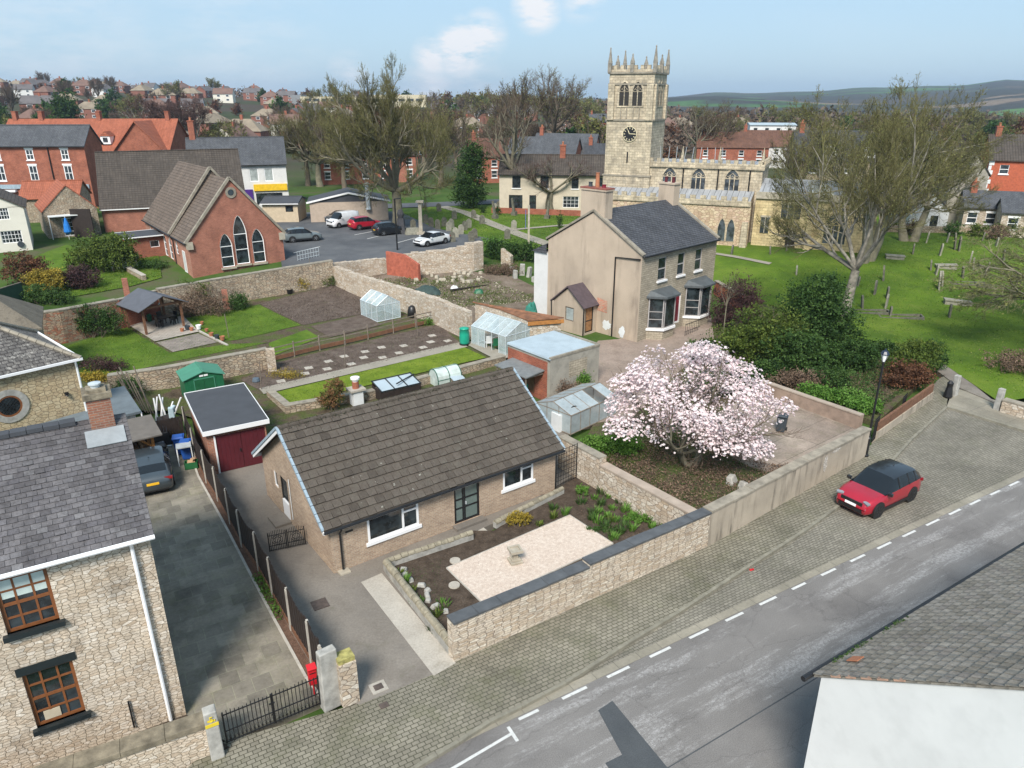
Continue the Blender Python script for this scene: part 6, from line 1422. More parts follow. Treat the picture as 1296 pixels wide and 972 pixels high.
# beige house
def arch_pts(w_,h,spring,n=8,pointed=True):
 """outline (x,z) of an arched opening, base at z=0, width w_, springing at 'spring', top at h"""
 pts=[(-w_/2,0),(-w_/2,spring)]
 for i in range(1,n):
  t=i/n
  x=-w_/2+w_/2*t
  z=spring+(h-spring)*(math.sin(t*math.pi/2)if not pointed else(1-(1-t)**1.7)**.75)
  pts.append((x,z))
 pts.append((0,h));pts+=[(-x,z)for x,z in pts[::-1][1:]]
 return pts
def arch_window(parent,s,z,w_,h,p0=(0,0),ad=0,glass=None,frame=None,surround=None,lights=2,out=.03,spring=.6,hood=True,name='window',sur=.14,trans=True,lab=None):
 """pointed window applied to a wall through p0 with bearing ad; glass, mullions and stone surround are separate parts"""
 d=Vector((math.cos(ad),math.sin(ad),0));n=Vector((d.y,-d.x,0));o=Vector((p0[0],p0[1],0))+d*s+Vector((0,0,z))
 P_=arch_pts(w_,h,h*spring);C_=lambda x,zz,y:o+d*x+n*y+Vector((0,0,zz))
 ring=MB()
 Q=[(x*(1+2*sur/w_),zz*(1+sur/h)if zz>0 else-sur*.6)for x,zz in P_]
 k=len(P_)
 for i in range(k):
  j=(i+1)%k
  for a,b,y0,y1 in((P_,Q,out+.05,out+.05),):
   ring.face([C_(*P_[i],out+.05),C_(*P_[j],out+.05),C_(*Q[j],out+.05),C_(*Q[i],out+.05)][::-1],.5)
  ring.face([C_(*Q[i],out+.05),C_(*Q[j],out+.05),C_(*Q[j],-.02),C_(*Q[i],-.02)][::-1],.5)
  ring.face([C_(*P_[i],out+.05),C_(*P_[i],.005),C_(*P_[j],.005),C_(*P_[j],out+.05)][::-1],.5)
 wo=ring.build(name,surround or STONE_SM,parent,lab)
 gm=MB();gm.face([C_(x,zz,.012)for x,zz in P_][::-1]);gm.build('pane',glass or GLASS_F,wo)
 fm=MB();fr=w_*.035+.02
 for i in range(1,lights):
  x=-w_/2+w_*i/lights;top=h*(.93 if abs(x)<.1 else .78);c=C_(x,top/2,.03);fm.box(c,(fr*1.2,.04,top),ad)
 if trans:
  for t in((.30,.62)if frame else(.60,)):c=C_(0,h*t,.032);fm.box(c,(w_,.04,fr),ad)
 if lights>1 and not frame:
  for i in range(lights):
   x=-w_/2+w_*(i+.5)/lights;fm.tube([C_(x-w_/lights/2,h*.60,.03),C_(x,h*.72,.03),C_(x+w_/lights/2,h*.60,.03)],fr*.5,4)
  fm.tube([C_(-w_*.25,h*.7,.03),C_(0,h*.84,.03),C_(w_*.25,h*.7,.03)],fr*.5,4)
 if frame:
  for i in range(k-1):fm.tube([C_(*P_[i],.035),C_(*P_[i+1],.035)],fr*.8,4)
  fm.tube([C_(*P_[0],.035),C_(*P_[-1],.035)],fr*.8,4)
 fm.build('frame' if frame else 'mullions',frame or surround or STONE_SM,wo)
 return wo
HA=g(806,434);ha=44;t=R(ha);BLn,BDp,BEv,BRd=9.9,9.2,6.5,9.1
bh=root('beige_house','two storey beige rendered house with slate roof, bay windows and red front door','house',HA,t)
GW=plain('grey_window_frame',(.36,.34,.33),.5,.1,4)
f1=[(2.05,3.1,4.35,6.05),(4.55,5.5,4.35,6.05),(6.95,7.9,4.35,6.05)];fd=(4.55,5.45,.5,2.9)
m=MB();wall(m,(0,0),(BLn,0),-.4,BEv,f1+[fd],.12);m.build('front_wall',GREY_BRICK,bh,'coursed grey stone front')
m=MB()
for s in 'RBL':wall(m,*side_pts(BLn,BDp,s),-.4,BEv,[(BDp-2.0,BDp-1.3,5.9,6.2)]if 0 else[])
m.face([(0,BDp,BEv),(0,0,BEv),(0,BDp/2,BRd)],.5);m.face([(BLn,0,BEv),(BLn,BDp,BEv),(BLn,BDp/2,BRd)],.5);m.build('gable_wall',RENDER_BEIGE,bh)
for w_ in f1:window(bh,(0,0),(BLn,0),w_,frame=GW,bars=(1,1),fw=.07,sash=True,sill=WHITE,silld=.12)
window(bh,(0,0),(BLn,0),fd,frame=WHITE,glass=MAROON_D,bars=(1,1),fw=.13,name='front_door')
m=MB();gable_roof(m,BLn,BDp,BEv+.02,BRd+.02,.22,.02,.10);br=m.build('roof',SLATE_D,bh)
k=(BRd-BEv)/(BDp/2);sl=math.atan(k)
for x in(.02,BLn-.02):
 m=MB()
 for s in(-1,1):
  a=Vector((x,BDp/2+s*(BDp/2+.15),BEv-.1+.15));b_=Vector((x,BDp/2,BRd+.2));c=(a+b_)/2;m.box(c,(.32,(b_-a).length,.14),0,tilt=(-s*sl,0))
 m.build('coping',STONE_CAP,br)
m=MB();m.tube([(.0,-.28,BEv-.05),(BLn,-.28,BEv-.05)],.07,6);m.build('gutter',BLACK,bh)
m=MB();m.tube([(-.07,2.35,.0),(-.07,2.35,6.1),(-.07,.1,6.22)],.06,6);m.build('downpipe',BLACK,bh)
c_=chimney(bh,.42,4.75,.85,2.35,BRd-1.9,BRd+1.55,RENDER_BEIGE,0)
for i,(y,h,mt)in enumerate(((4.1,.35,MAROON_D),(4.75,1.15,TERRA),(5.4,.45,GREYBIN))):m=MB();m.lathe((.42,y,BRd+1.65),[(.17,0),(.14,h-.1),(.17,h)],8);m.build('chimney_pot',mt,c_)
m=MB();m.box((.42,4.75,BRd+1.72),(1.0,2.5,.10));m.build('chimney_cap',plain('red_chimney_cap',(.22,.07,.05),.8,.3,4),c_)
c_=chimney(bh,BLn-.45,4.6,.8,1.5,BRd-1.0,BRd+1.35,RENDER_BEIGE,2,MAROON)
for x0,lb in((1.1,'left bay window with grey flat hood'),(5.95,'right bay window with grey flat hood')):
 w_=2.9;y=-.95;a=.75;P_=[(x0,0),(x0+a,y),(x0+w_-a,y),(x0+w_,0)]
 bw=root('bay','','');bpy.data.objects.remove(bw);m=MB();m.prism(P_,-.3,.75);b_=m.build('bay_window',GREY_BRICK,bh,lb)
 m=MB();Q_=[(x0-.1,0),(x0+a-.05,y-.12),(x0+w_-a+.05,y-.12),(x0+w_+.1,0)];m.prism(Q_,.75,.92);m.build('sill',WHITE,b_)
 m=MB();Q_=[(x0-.25,0),(x0+a-.15,y-.3),(x0+w_-a+.15,y-.3),(x0+w_+.25,0)];m.prism(Q_,3.25,3.4);n4=[(x,yy,3.4)for x,yy in Q_];T_=[(x0+.2,-.02,3.75),(x0+w_-.2,-.02,3.75)]
 m.face([n4[1],n4[2],T_[1],T_[0]]);m.face([n4[0],n4[1],T_[0]]);m.face([n4[2],n4[3],T_[1]]);m.build('hood',plain('lead_grey_hood',(.075,.085,.09),.6,.2,3),b_)
 for p,q in zip(P_,P_[1:]):
  L=math.dist(p,q);window(b_,p,q,(.04,L-.04,.92,3.25),frame=GW,fw=.08,bars=(1,[.55,.3]if q==P_[3]or p==P_[0]else 1),depth=.03,glass=GLASS)
m=MB();px0,px1,py0,py1=-1.6,0,3.95,7.0
for p,q in(((0,7.0),(-1.6,7.0)),((-1.6,7.0),(-1.6,3.95)),((-1.6,3.95),(0,3.95))):wall(m,p,q,-.4,2.35,[(1.2,2.1,.9,2.0)]if p[0]==q[0]else([(.25,1.2,.15,2.2)]if p[0]<q[0]else[]),.1)
m.face([(-1.6,7.0,2.35),(-1.6,3.95,2.35),(-1.6,5.47,3.5)]);po=m.build('porch',RENDER_BEIGE,bh,'small side porch with pitched slate roof')
window(po,(-1.6,7.0),(-1.6,3.95),(1.2,2.1,.9,2.0),frame=OLDWOOD,fw=.08,bars=(1,1),depth=.1,glass=GLASS_L)
window(po,(-1.6,3.95),(0,3.95),(.25,1.2,.15,2.2),frame=BLACK,fw=.1,bars=(1,[.45]),depth=.1,name='door',glass=plain('boarded_panel',(.28,.14,.06),.8,.3,4))
m=MB()
for s in(-1,1):
 a=Vector((0,5.47+s*1.75,2.15));b_=Vector((0,5.47,3.58));c=(a+b_)/2;m.box((-.85,c.y,c.z+.05),(1.9,(b_-a).length,.08),0,tilt=(-s*math.atan2(1.43,1.75),0))
m.build('porch_roof',plain('purple_slate',(.075,.055,.062),.8,.2,3),po)
m=MB();m.tube([(-1.72,7.15,2.2),(-1.72,7.1,0)],.05,5);m.tube([(-1.72,3.8,2.2),(-1.68,3.85,0)],.05,5);m.build('downpipe',BLACK,po)
def blot(x0,x1,z0,z1,nm,mt,y=-.012,seed=1):
 rg=random.Random(seed);m=MB();pts=[]
 for i in range(22):a=6.283*i/22;rr=rg.uniform(.7,1.1);pts.append((y,(x0+x1)/2+math.cos(a)*(x1-x0)/2*rr,(z0+z1)/2+math.sin(a)*(z1-z0)/2*rr))
 m.face(pts[::-1]);return m.build(nm,mt,bh)
m=MB();m.face([(-.012,3.05,1.75),(-.012,3.75,1.75),(-.012,3.75,2.75),(-.012,3.05,2.75)][::-1]);
m.v=[(-.012,2.95,1.7),(-.012,4.0,1.75),(-.012,3.95,2.75),(-.012,2.95,2.65)];m.build('exposed_brick',brick('exposed_brick',(.52,.19,.12),(.42,.28,.2),(.45,.33,.25),.3,.12,.02),bh)
blot(2.5,3.4,.35,1.2,'white_patch',WHITE_OLD,-.013,3);blot(1.1,1.8,.1,1.0,'white_patch',WHITE_OLD,-.013,4)
m=MB();m.span(-.05,1.3,BDp,BDp+1.5,0,5.4);m.build('white_annex',WHITE_WALL,bh);m=MB();m.add([(-.2,BDp,6.2),(1.5,BDp,6.2),(1.5,BDp+1.7,5.4),(-.2,BDp+1.7,5.4),(-.2,BDp,5.4),(1.5,BDp,5.4)],[(1,0,3,2)[::-1],(0,3,4),(1,5,2)]);m.v=m.v;m.build('annex_roof',SLATE_D,bh)
m=MB()
for i in range(8):m.tube([(3.9+i*.28,-1.6+i*.02,0),(3.9+i*.28,-1.6+i*.02,1.0)],.015,4)
m.box((4.9,-1.6,.95),(2.1,.03,.04));m.box((4.9,-1.6,.4),(2.1,.03,.03));o=m.build('railing',BLACK,bh)
p=g(843,424);m=MB();m.box((0,0,1.0),(.1,.1,2.3));m.box((0,0,1.7),(.8,.09,.09));o=m.build('white_post',WHITE);o.location=p;tag(o,'white cross shaped post standing between magnolia and bay windows','post')
# chapel and hall
CA=g(245,352);ca=37;t=R(ca);ch=root('chapel','red brick chapel with tiled roof and three tall arched windows in its gable','chapel',CA,t)
CW,CL1,CL2=9.2,5.9,18.0;ce=4.9;cr=9.6;z0=-2
def pixc(px,py):s_,z_=pix_on(px,py,CA,ca);return(s_,z_-CA.z)
ce=pixc(244,306)[1];cr=pixc(292,228)[1]
m=MB();wall(m,(0,0),(CW,0),z0,ce);m.face([(0,0,ce),(CW,0,ce),(CW/2,0,cr)],.5);wall(m,(CW,0),(CW,CL1),z0,ce)
m.build('gable_wall',CHAPEL_BRICK,ch);m=MB();wall(m,(0,CL1),(0,0),z0,ce);wall(m,(0,CL2),(0,CL1),z0,ce);wall(m,(CW,CL1),(CW,CL2),z0,ce);wall(m,(CW,CL2),(0,CL2),z0,ce);m.build('side_wall',PINK_BRICK,ch)
def cross_roof(m,W,y0,y1,ze,zr,ov=.25,t_=.12):
 k=(zr-ze)/(W/2)
 for s in(0,1):
  x0=-ov if s==0 else W+ov;za=ze-ov*k;P_=[(x0,y0,za),(W/2,y0,zr),(W/2,y1,zr),(x0,y1,za)]
  if s==0:P_=P_[::-1]
  m.add([(a,b,c+t_)for a,b,c in P_]+[(a,b,c-.02)for a,b,c in P_],[(3,2,1,0),(4,5,6,7),(0,1,5,4),(1,2,6,5),(2,3,7,6),(3,0,4,7)],.5)
m=MB();cross_roof(m,CW,.12,CL1,ce,cr);ro=m.build('front_roof',CONC_TILE,ch)
m=MB();cross_roof(m,CW,CL1,CL2,ce+.15,cr+.6);m.face([(0,CL1-.01,ce+.1),(CW,CL1-.01,ce+.1),(CW/2,CL1-.01,cr+.6)]);m.build('nave_roof',CONC_TILE,ch)
m=MB()
for yy,zz in((-.02,0),(CL1,.55)):
 for s in(-1,1):
  a=Vector((CW/2+s*(CW/2+.3),yy,ce-.1+zz*.2));b_=Vector((CW/2,yy,cr+.25+zz));c=(a+b_)/2;m.box(c,((b_-a).length,.34,.22),0,tilt=(0,s*math.atan2(b_.z-a.z,CW/2+.3)))
m.build('gable_coping',STONE_CAP,ch)
m=MB();m.box((.1,0,ce-.35),(.55,.5,.7));m.build('kneeler',STONE_SM,ch);m=MB();m.box((CW-.1,0,ce-.35),(.55,.5,.7));m.build('kneeler',STONE_SM,ch)
for px,py,w_,h in((282,338,1.15,3.2),(299,334,1.25,4.7),(322,332,1.15,3.3)):
 s,z=pixc(px+(3 if w_>1.2 else 1),py);arch_window(ch,s+.5,z,w_,h,frame=WHITE,surround=CHAPEL_BRICK,glass=GLASS,sur=.1,spring=.66,lights=1)
 m=MB();m.box((s+.5,-.08,z-.15),(w_+.3,.25,.18));m.build('sill',STONE_SM,ch)
m=MB();m.lathe((CW/2,-.04,7.75),[(.3,-.03),(.52,-.03),(.52,.05),(.3,.05)],18,axis='y',ring=True);rw=m.build('round_window',STONE_CAP,ch);m=MB();m.lathe((CW/2,0,7.75),[(.32,-.03),(.32,.0)],14,axis='y');m.build('pane',GLASS,rw)
for i,y in enumerate((2.2,7.0,9.2,11.2,13.2,15.2)):
 if i==0:window(ch,(0,CL2),(0,0),(CL2-y-.45,CL2-y+.45,.2,2.3),bars=(2,1),depth=.0,name='side_door',glass=GLASS_L);continue
 arch_window(ch,CL2-y,.75,.95,2.2,(0,CL2),R(-90),frame=WHITE,surround=PINK_BRICK,spring=.7,lights=1)
arch_window(ch,CL2-4.3,1.7,.7,1.2,(0,CL2),R(-90),frame=WHITE,surround=PINK_BRICK,spring=.7,lights=1)
m=MB();m.tube([(-.3,.1,ce-.2),(-.3,CL2,ce-.1)],.07,5);m.build('gutter',BLACK,ch)
for y in(CL1-.3,CL1+5):m=MB();m.tube([(-.28,y,ce-.2),(-.1,y,ce-.6),(-.1,y,0)],.055,5);m.build('downpipe',BLACK,ch)
HLp=g(171,292);ea=22
t=R(ea);s0=-3.3;hx=(HLp.x+s0*math.cos(t),HLp.y+s0*math.sin(t))
hall=house('church_hall','long brick hall with big dark tiled roof behind the chapel','hall',(hx[0],hx[1],HLp.z),t,16.8,11.5,3.0,9.0,CHAPEL_BRICK,CONC_TILE_D,gut=WHITE,ox=.15)
q=g(163,330);house('flat_annexe','small flat roofed red brick annexe with white window beside the chapel wall','annexe',(q.x,q.y,q.z),R(37),4.6,3.6,2.3,2.35,RED_BRICK,FELT,{'F':[(2.3,3.2,1.1,1.8)]},gut=WHITE,simple=False,ridgecap=False,rooft=.06)
# left cottages and terrace
def at_row(x,y):return ter(x,y)
q=g(42,316);wc=root('white_cottage','white rendered cottage with brown roof and small paned windows, cut by the left edge','house',q,R(31));CWN=[(-2.6,-.7,.9,2.2),(-2.9,-1.4,3.4,4.7)]
m=MB();wall(m,(-9,0),(0,0),-1,4.6,[(9+a,9+b,c,d)for a,b,c,d in CWN]);m.face([(-9,0,4.6),(0,0,4.6),(-4.5,0,7.2)]);wall(m,(0,0),(0,8),-1,4.6);wall(m,(-9,8),(-9,0),-1,4.6);m.build('wall',CREAM_WALL,wc)
for a,b,c,d in CWN:window(wc,(-9,0),(0,0),(9+a,9+b,c,d),bars=(6,3),fw=.07)
m=MB();cross_roof(m,9,-.2,8,4.6,7.2,.25);o=m.build('roof',CONC_TILE_D,wc);o.location=(-9,0,0)
m=MB();m.lathe((-1.0,-.12,.7),[(.3,-.05),(.33,.0),(.1,.04)],14,axis='y');m.build('satellite_dish',GREYBIN,wc)
q=g(62,302);sc_=house('stone_cottage','gable end of a small rubble cottage with orange pantile roof and white glazed doors','house',(q.x,q.y,q.z),R(36),5.6,7.5,3.4,6.6,RUB_OLD,ORANGE_TILE,{'F':[(1.7,3.9,.1,2.2,dict(bars=(4,4),fw=.09))]},ridgecap=False)
for o in list(sc_.children):
 if o.name.startswith(('roof','wall','gutter')):bpy.data.objects.remove(o)
m=MB();wall(m,(0,0),(5.6,0),-1,3.2,[(1.7,3.9,.1,2.2)]);m.face([(0,0,3.2),(5.6,0,3.2),(2.8,0,5.9)],.5);wall(m,(0,8),(0,0),-1,3.2);wall(m,(5.6,0),(5.6,8),-1,3.2);m.build('wall',RUB_OLD,sc_)
m=MB();cross_roof(m,5.6,-.1,8,3.2,5.9,.2);m.build('roof',ORANGE_TILE,sc_)
m=MB();m.span(.3,4.6,-1.2,-.02,2.55,2.65);m.span(.3,.38,-1.2,-1.1,0,2.6);m.span(4.5,4.58,-1.2,-1.1,0,2.6);m.build('veranda_frame',WHITE_OLD,sc_)
q=g(40,285);house('orange_roofed_wing','low wing with bright orange pantile roof beside the stone cottage','outbuilding',(q.x-2,q.y+2,q.z),R(12),7,5,3.2,5.0,RUB_OLD,ORANGE_TILE,gut=False)
q=g(108,300);m=MB();m.box((0,0,1.5),(2.4,.15,3.6));o=m.build('dark_gate',DARKWOOD);o.location=q;tag(o,'tall dark wooden gate between stone cottage and brick hall','gate')
q=g(88,303);um=root('parasol','folded bright blue parasol by the cottage doors','parasol',q);m=MB();m.lathe((0,0,.6),[(.15,0),(.42,.3),(.30,1.1),(.08,1.9)],9);m.build('canopy',BLUECLOTH,um);m=MB();m.tube([(0,0,0),(0,0,2.7)],.03,5);m.build('pole',WHITE,um)
STW=dict(frame=WHITE,surround=None,fw=.12,sash=True,sill=WHITE,lintel=WHITE,bars=(2,2),depth=.08,silld=.1)
q=g(118,262);tr_=house('brick_terrace','three storey red brick terrace with white lintels and pale blue shop fronts','terrace',(q.x-19,q.y-.6,q.z),R(2.5),19.3,5.5,9.0,11.6,RED_BRICK,SLATE,{'F':row([1.5,6.4,11.2,16.3],1.1,6.9,1.5,**STW)+row([1.5,6.4,11.2,16.3],1.2,3.9,2.2,**STW)+[(.4,4.8,.5,2.6,dict(frame=BLUEGREY,bars=(3,1),fw=.15)),(9.8,13.6,.4,2.6,dict(frame=BLUEGREY,bars=(3,1),fw=.15)),(15,18.6,.4,2.6,dict(frame=BLUEGREY,bars=(2,1),fw=.15))]})
m=MB();m.span(.2,19,-.25,-.02,2.75,3.35);m.build('shop_fascia',BLUEGREY,tr_);m=MB();m.span(6,8.2,-.6,-.03,2.3,2.6);m.build('awning',WHITE,tr_);m=MB();m.tube([(14,-.1,9),(14,-.1,.2)],.09,5);m.build('downpipe',BLACK,tr_)
q=g(205,215);rt_=root('orange_roof_building','long brick building with bright orange tiled roof, dormers and gabled right end','building',(-89,133,1.5),R(3));m=MB();
for s in 'FRBL':wall(m,*side_pts(29,12,s),-1,7.0)
m.face([(29,0,7),(29,12,7),(29,6,11.9)]);m.face([(0,12,7),(0,0,7),(0,6,11.9)]);wall(m,(20,-1.5),(29.3,-1.5),-1,6.5);m.face([(20,-1.5,6.5),(29.3,-1.5,6.5),(24.65,-1.5,11.7)]);wall(m,(29.3,-1.5),(29.3,2),-1,6.5);m.build('wall',RED_BRICK,rt_)
m=MB();gable_roof(m,29,12,7,11.9,.3,.3);ro=m.build('roof',ORANGE_TILE,rt_);mm_=MB();cross_roof(mm_,9.3,-1.9,6,6.5,11.7,.4);oo=mm_.build('cross_gable_roof',ORANGE_TILE,rt_);oo.location=(20,0,0)
for x in(14,17.5):m=MB();m.span(x,x+1.6,.6,2.2,8.0,9.3);d_=m.build('dormer',WHITE,ro);m=MB();m.face([(x-.1,.5,9.3),(x+1.7,.5,9.3),(x+.8,.5,10.1)]);m.face([(x-.1,.5,9.3),(x+.8,.5,10.1),(x+.8,3,10.1),(x-.1,3,9.3)][::-1]);m.face([(x+1.7,.5,9.3),(x+.8,.5,10.1),(x+.8,3,10.1),(x+1.7,3,9.3)]);m.build('dormer_roof',ORANGE_TILE,d_);m=MB();m.span(x+.4,x+1.2,.57,.6,8.3,9.1);m.build('pane',GLASS_F,d_)
for x in(1,5.5,15.5,27.5):chimney(rt_,x,6,.7,.9,11,13.2,RED_BRICK,0)
q=g(368,262);sp_=house('white_shop','white rendered shop with slate roof and yellow sign above its window','shop',(q.x-13.0,q.y-4,q.z),R(17),13.5,7,6.5,9.9,WHITE_WALL,SLATE,{'F':[(8.2,9.5,3.9,5.8,dict(fw=.12,glass=GLASS_L)),(10.3,11.6,3.9,5.8,dict(fw=.12,glass=GLASS_L)),(8.8,12.6,.5,2.2,dict(frame=BLACK,bars=(3,1)))]},chims=((.8,4,.8,1.6,9,12.3,RED_BRICK,2),),z0=-1)
m=MB();m.span(8.6,13.4,-.25,-.02,2.55,3.5);m.build('yellow_sign',plain('yellow_sign',(.72,.46,.02),.5),sp_);m=MB();m.span(5.5,8.4,-.2,-.02,1.0,2.8);m.build('purple_sign',plain('purple_sign',(.06,.02,.18),.5),sp_)
# car park: garages, cars, post
q=g(340,282);house('small_garage','low cream rendered garage with grey roof next to the white shop','garage',(q.x-.6,q.y,q.z),R(3),4.6,5,2.5,3.0,plain('yellow_cream_render',(.50,.41,.29),.9,.1),FELT,{'F':[(3.0,4.0,1.4,2.2,dict(frame=BLACK))]},gut=WHITE)
q=g(394,282);gb_=house('low_garage','low pale rendered garage with shallow grey felt roof and metal flue behind the white van','garage',(q.x,q.y,q.z),R(12),10.2,6,2.6,2.7,plain('pinkish_render',(.42,.34,.27),.9,.1),FELT,gut=WHITE,ridgecap=False)
for o in list(gb_.children):
 if o.name.startswith(('roof','gutter')):bpy.data.objects.remove(o)
m=MB();cross_roof(m,10.2,-.15,6.2,2.6,3.7,.35,.12);m.face([(-.1,0,2.6),(10.3,0,2.6),(5.1,0,3.6)]);m.build('roof',FELT,gb_)
m=MB()
for s in(-1,1):a,b_=Vector((5.1+s*5.5,-.2,2.6)),Vector((5.1,-.2,3.78));c=(a+b_)/2;m.box(c,((b_-a).length,.06,.22),0,tilt=(0,s*math.atan2(1.18,5.5)))
m.build('bargeboard',WHITE,gb_)
m=MB();m.lathe((7.6,-.3,1.6),[(.35,0),(.28,.4),(.28,3.0),(.42,3.02),(.42,3.3),(.2,3.45)],12);m.build('flue',ALU,gb_)
def place_car(a,b,*args,**kw):
 A_,B_=g(*a),g(*b);c=(A_+B_)/2;return car(*args[:2],(c.x,c.y,ter(c.x,c.y)+.08),ang(A_,B_)+kw.pop('turn',0),*args[2:],**kw)
place_car((364,307),(402,304),'bluegrey_car','blue grey hatchback parked alone at the left of the car park',4.3,1.8,1.55,CP_SILV,'suv')
place_car((452,284),(416,290),'white_van','small white panel van parked in front of the low garage',4.3,1.75,1.85,CP_WHITE,'van')
place_car((446,278),(413,284),'dark_car','dark grey car half hidden behind the white van',4.1,1.75,1.5,CP_GREY,'hatch')
place_car((444,292),(480,288),'red_hatchback','bright red hatchback between the white van and the black car',4.1,1.8,1.6,CP_RED2,'suv')
place_car((475,299),(511,295),'black_car','small black car beside the churchyard edge of the car park',4.0,1.7,1.5,CP_BLK,'hatch')
place_car((568,306),(524,314),'white_hatchback','white hatchback parked behind the pale ruined rubble wall',4.4,1.8,1.42,CP_WHITE,'coupe')
q=g(504,322);m=MB();m.tube([(0,0,0),(0,0,5.5)],.09,6);m.tube([(0,0,5.5),(.7,-.2,5.6)],.06,5);o=m.build('lamp_column',BLACK);o.location=g(503,317);tag(o,'thin dark lamp column at the front edge of the car park','lamp column')
m=MB();P_=[g(377,331),g(404,325)];d=P_[1]-P_[0]
for i in range(9):m.tube([d*i/8,d*i/8+Vector((0,0,1.0))],.02,4)
for z in(.2,.6,1.0):m.tube([(0,0,z),d+Vector((0,0,z))],.02,4)
o=m.build('metal_railing',ALU);o.location=P_[0];tag(o,'low metal railing at the front left corner of the car park','railing')
q=g(533,297);m=MB();m.box((0,0,1.9),(.45,.45,4.0),taper=.85);m.box((0,0,3.95),(.9,.9,.2));m.box((0,0,.15),(.9,.9,.4));o=m.build('stone_pillar',STONE_SM);o.location=q;tag(o,'old square stone pillar standing at the corner of the car park and churchyard','pillar')
q=g(508,296);st=root('monument','dark bulky monument and heap of stones at the foot of the big bare tree','monument',q);m=MB();m.box((0,0,.9),(1.2,1.2,2.0),taper=.6);m.lathe((0,0,1.9),[(.3,0),(.45,.5),(.25,1.0)],8);m.build('stone',plain('dark_stone',(.055,.055,.06),.9,.3),st);m=MB();m.box((1.5,-.5,.4),(2,1,.8),.4,taper=.7);m.build('rubble_heap',GRAVE_L,st)
q=g(669,310);m=MB();m.box((0,0,2.2),(.22,.22,4.4));o=m.build('flag_post',STONE_SM);o.location=q;tag(o,'pale upright post with a blue and white banner in the churchyard','post')
m=MB();m.box((0,0,0),(.06,.5,2.0));o=m.build('banner',plain('blue_banner',(.10,.13,.35),.8,.4,5));o.location=q+Vector((-.35,0,2.9));tag(o,'small blue and white banner hanging beside the pale churchyard post','banner')
# parish church
C0=g(943,313);cph=-24;t=R(cph);pc=root('parish_church','old cream stone church with a tall clock tower, pinnacles and battlements','church',C0,t)
def battlement(m,x0,x1,y,z,along='x',mw=.55,h=.45,th=.3):
 L=abs(x1-x0);n=max(1,round(L/(2*mw)));s=L/n
 for i in range(n):
  c=min(x0,x1)+(i+.5)*s
  if along=='x':m.box((c,y,z+h/2),(s*.52,th,h))
  else:m.box((y,c,z+h/2),(th,s*.52,h))
zg=0
m=MB();AX0=-17.0
wall(m,(AX0,0),(0,0),-.6,4.5);wall(m,(0,0),(0,3.4),-.6,4.5);m.build('aisle_wall',ROUGH_GOLD,pc)
m=MB();m.span(AX0,.1,-.12,.25,4.5,4.95);battlement(m,AX0,0,.06,4.95);m.span(AX0,.1,-.16,-.12,4.42,4.55);m.build('aisle_parapet',ASHLAR,pc)
m=MB();m.add([(AX0,.25,4.7),(0,.25,4.7),(0,3.3,5.75),(AX0,3.3,5.75)],[(0,1,2,3)]);m.build('aisle_roof',LEAD,pc)
m=MB();m.add([(0,3.4,5.9),(0,0,4.9),(0,0,4.4),(0,3.4,4.4)],[(0,1,2,3)]);m.span(-.05,.12,0,.5,-.5,4.3);m.build('aisle_end',ROUGH_GOLD,pc)
for x in(-.25,-6.0,-11.8):m=MB();m.box((x,-.3,1.2),(.7,.7,3.2),taper=.85);m.build('buttress',ASHLAR,pc)
for px in(924,874,812):
 s,z=pix_on(px-10,304,C0,cph);m=MB()
 for dx in(-.5,.5):arch_window(pc,s+.3+dx,.55,.8,2.4,surround=ASHLAR,glass=GLASS_F,lights=1,trans=False,sur=.07,out=.0)
m=MB();wall(m,(-12.6,3.2),(0.6,3.2),0,8.2);wall(m,(.6,3.2),(.6,9.6),0,8.2);wall(m,(.6,9.6),(-12.6,9.6),0,8.2);m.build('nave_wall',ASHLAR,pc)
m=MB();m.span(-12.4,.8,3.06,3.4,8.2,8.6);battlement(m,-12.4,.7,3.22,8.6,mw=.45,h=.42);m.span(-12.4,.8,3.0,3.06,8.02,8.2);m.span(.46,.8,3.4,9.6,8.2,8.6);battlement(m,3.3,9.6,.62,8.6,'y');m.build('nave_parapet',ASHLAR,pc)
m=MB();m.span(-12.5,.46,3.4,9.6,8.25,8.5);m.build('nave_roof',LEAD,pc)
for x in(.5,-4.2,-8.4):m=MB();m.lathe((x,3.2,8.9),[(.2,0),(.16,.5),(.02,1.5)],6);m.build('pinnacle',ASHLAR,pc)
for px in(846,882.5,925):s,z=pix_on(px,243,(C0 .x-math.sin(t)*3.2,C0 .y+math.cos(t)*3.2),cph);arch_window(pc,s+.0,5.55,1.55,2.4,(0,3.2),0,surround=ASHLAR,glass=GLASS_F,lights=3,sur=.16,spring=.62)
for px in(863,907,947):s,z=pix_on(px,243,(C0 .x-math.sin(t)*3.2,C0 .y+math.cos(t)*3.2),cph);m=MB();m.tube([(s,3.1,8.2),(s,3.1,5.7)],.08,5);m.build('downpipe',BLACK,pc)
for i in range(10):m=MB();x=-12.2+i*.9;m.tube([(x,5,8.4),(x+random.uniform(-.3,.3),5,10.2)],.03,4);m.build('scaffold_pole',ALU,pc)
TX0,TX1,TY0,TY1=-17.45,-12.2,3.0,9.1;tz=hz((C0 .x,C0 .y),95)
wpt=lambda py,x=-14.8:hz((C0 .x+math.cos(t)*x-math.sin(t)*3,C0 .y+math.sin(t)*x+math.cos(t)*3),py)-C0 .z
zc,ztop,zst=wpt(152),wpt(92),wpt(222)
m=MB()
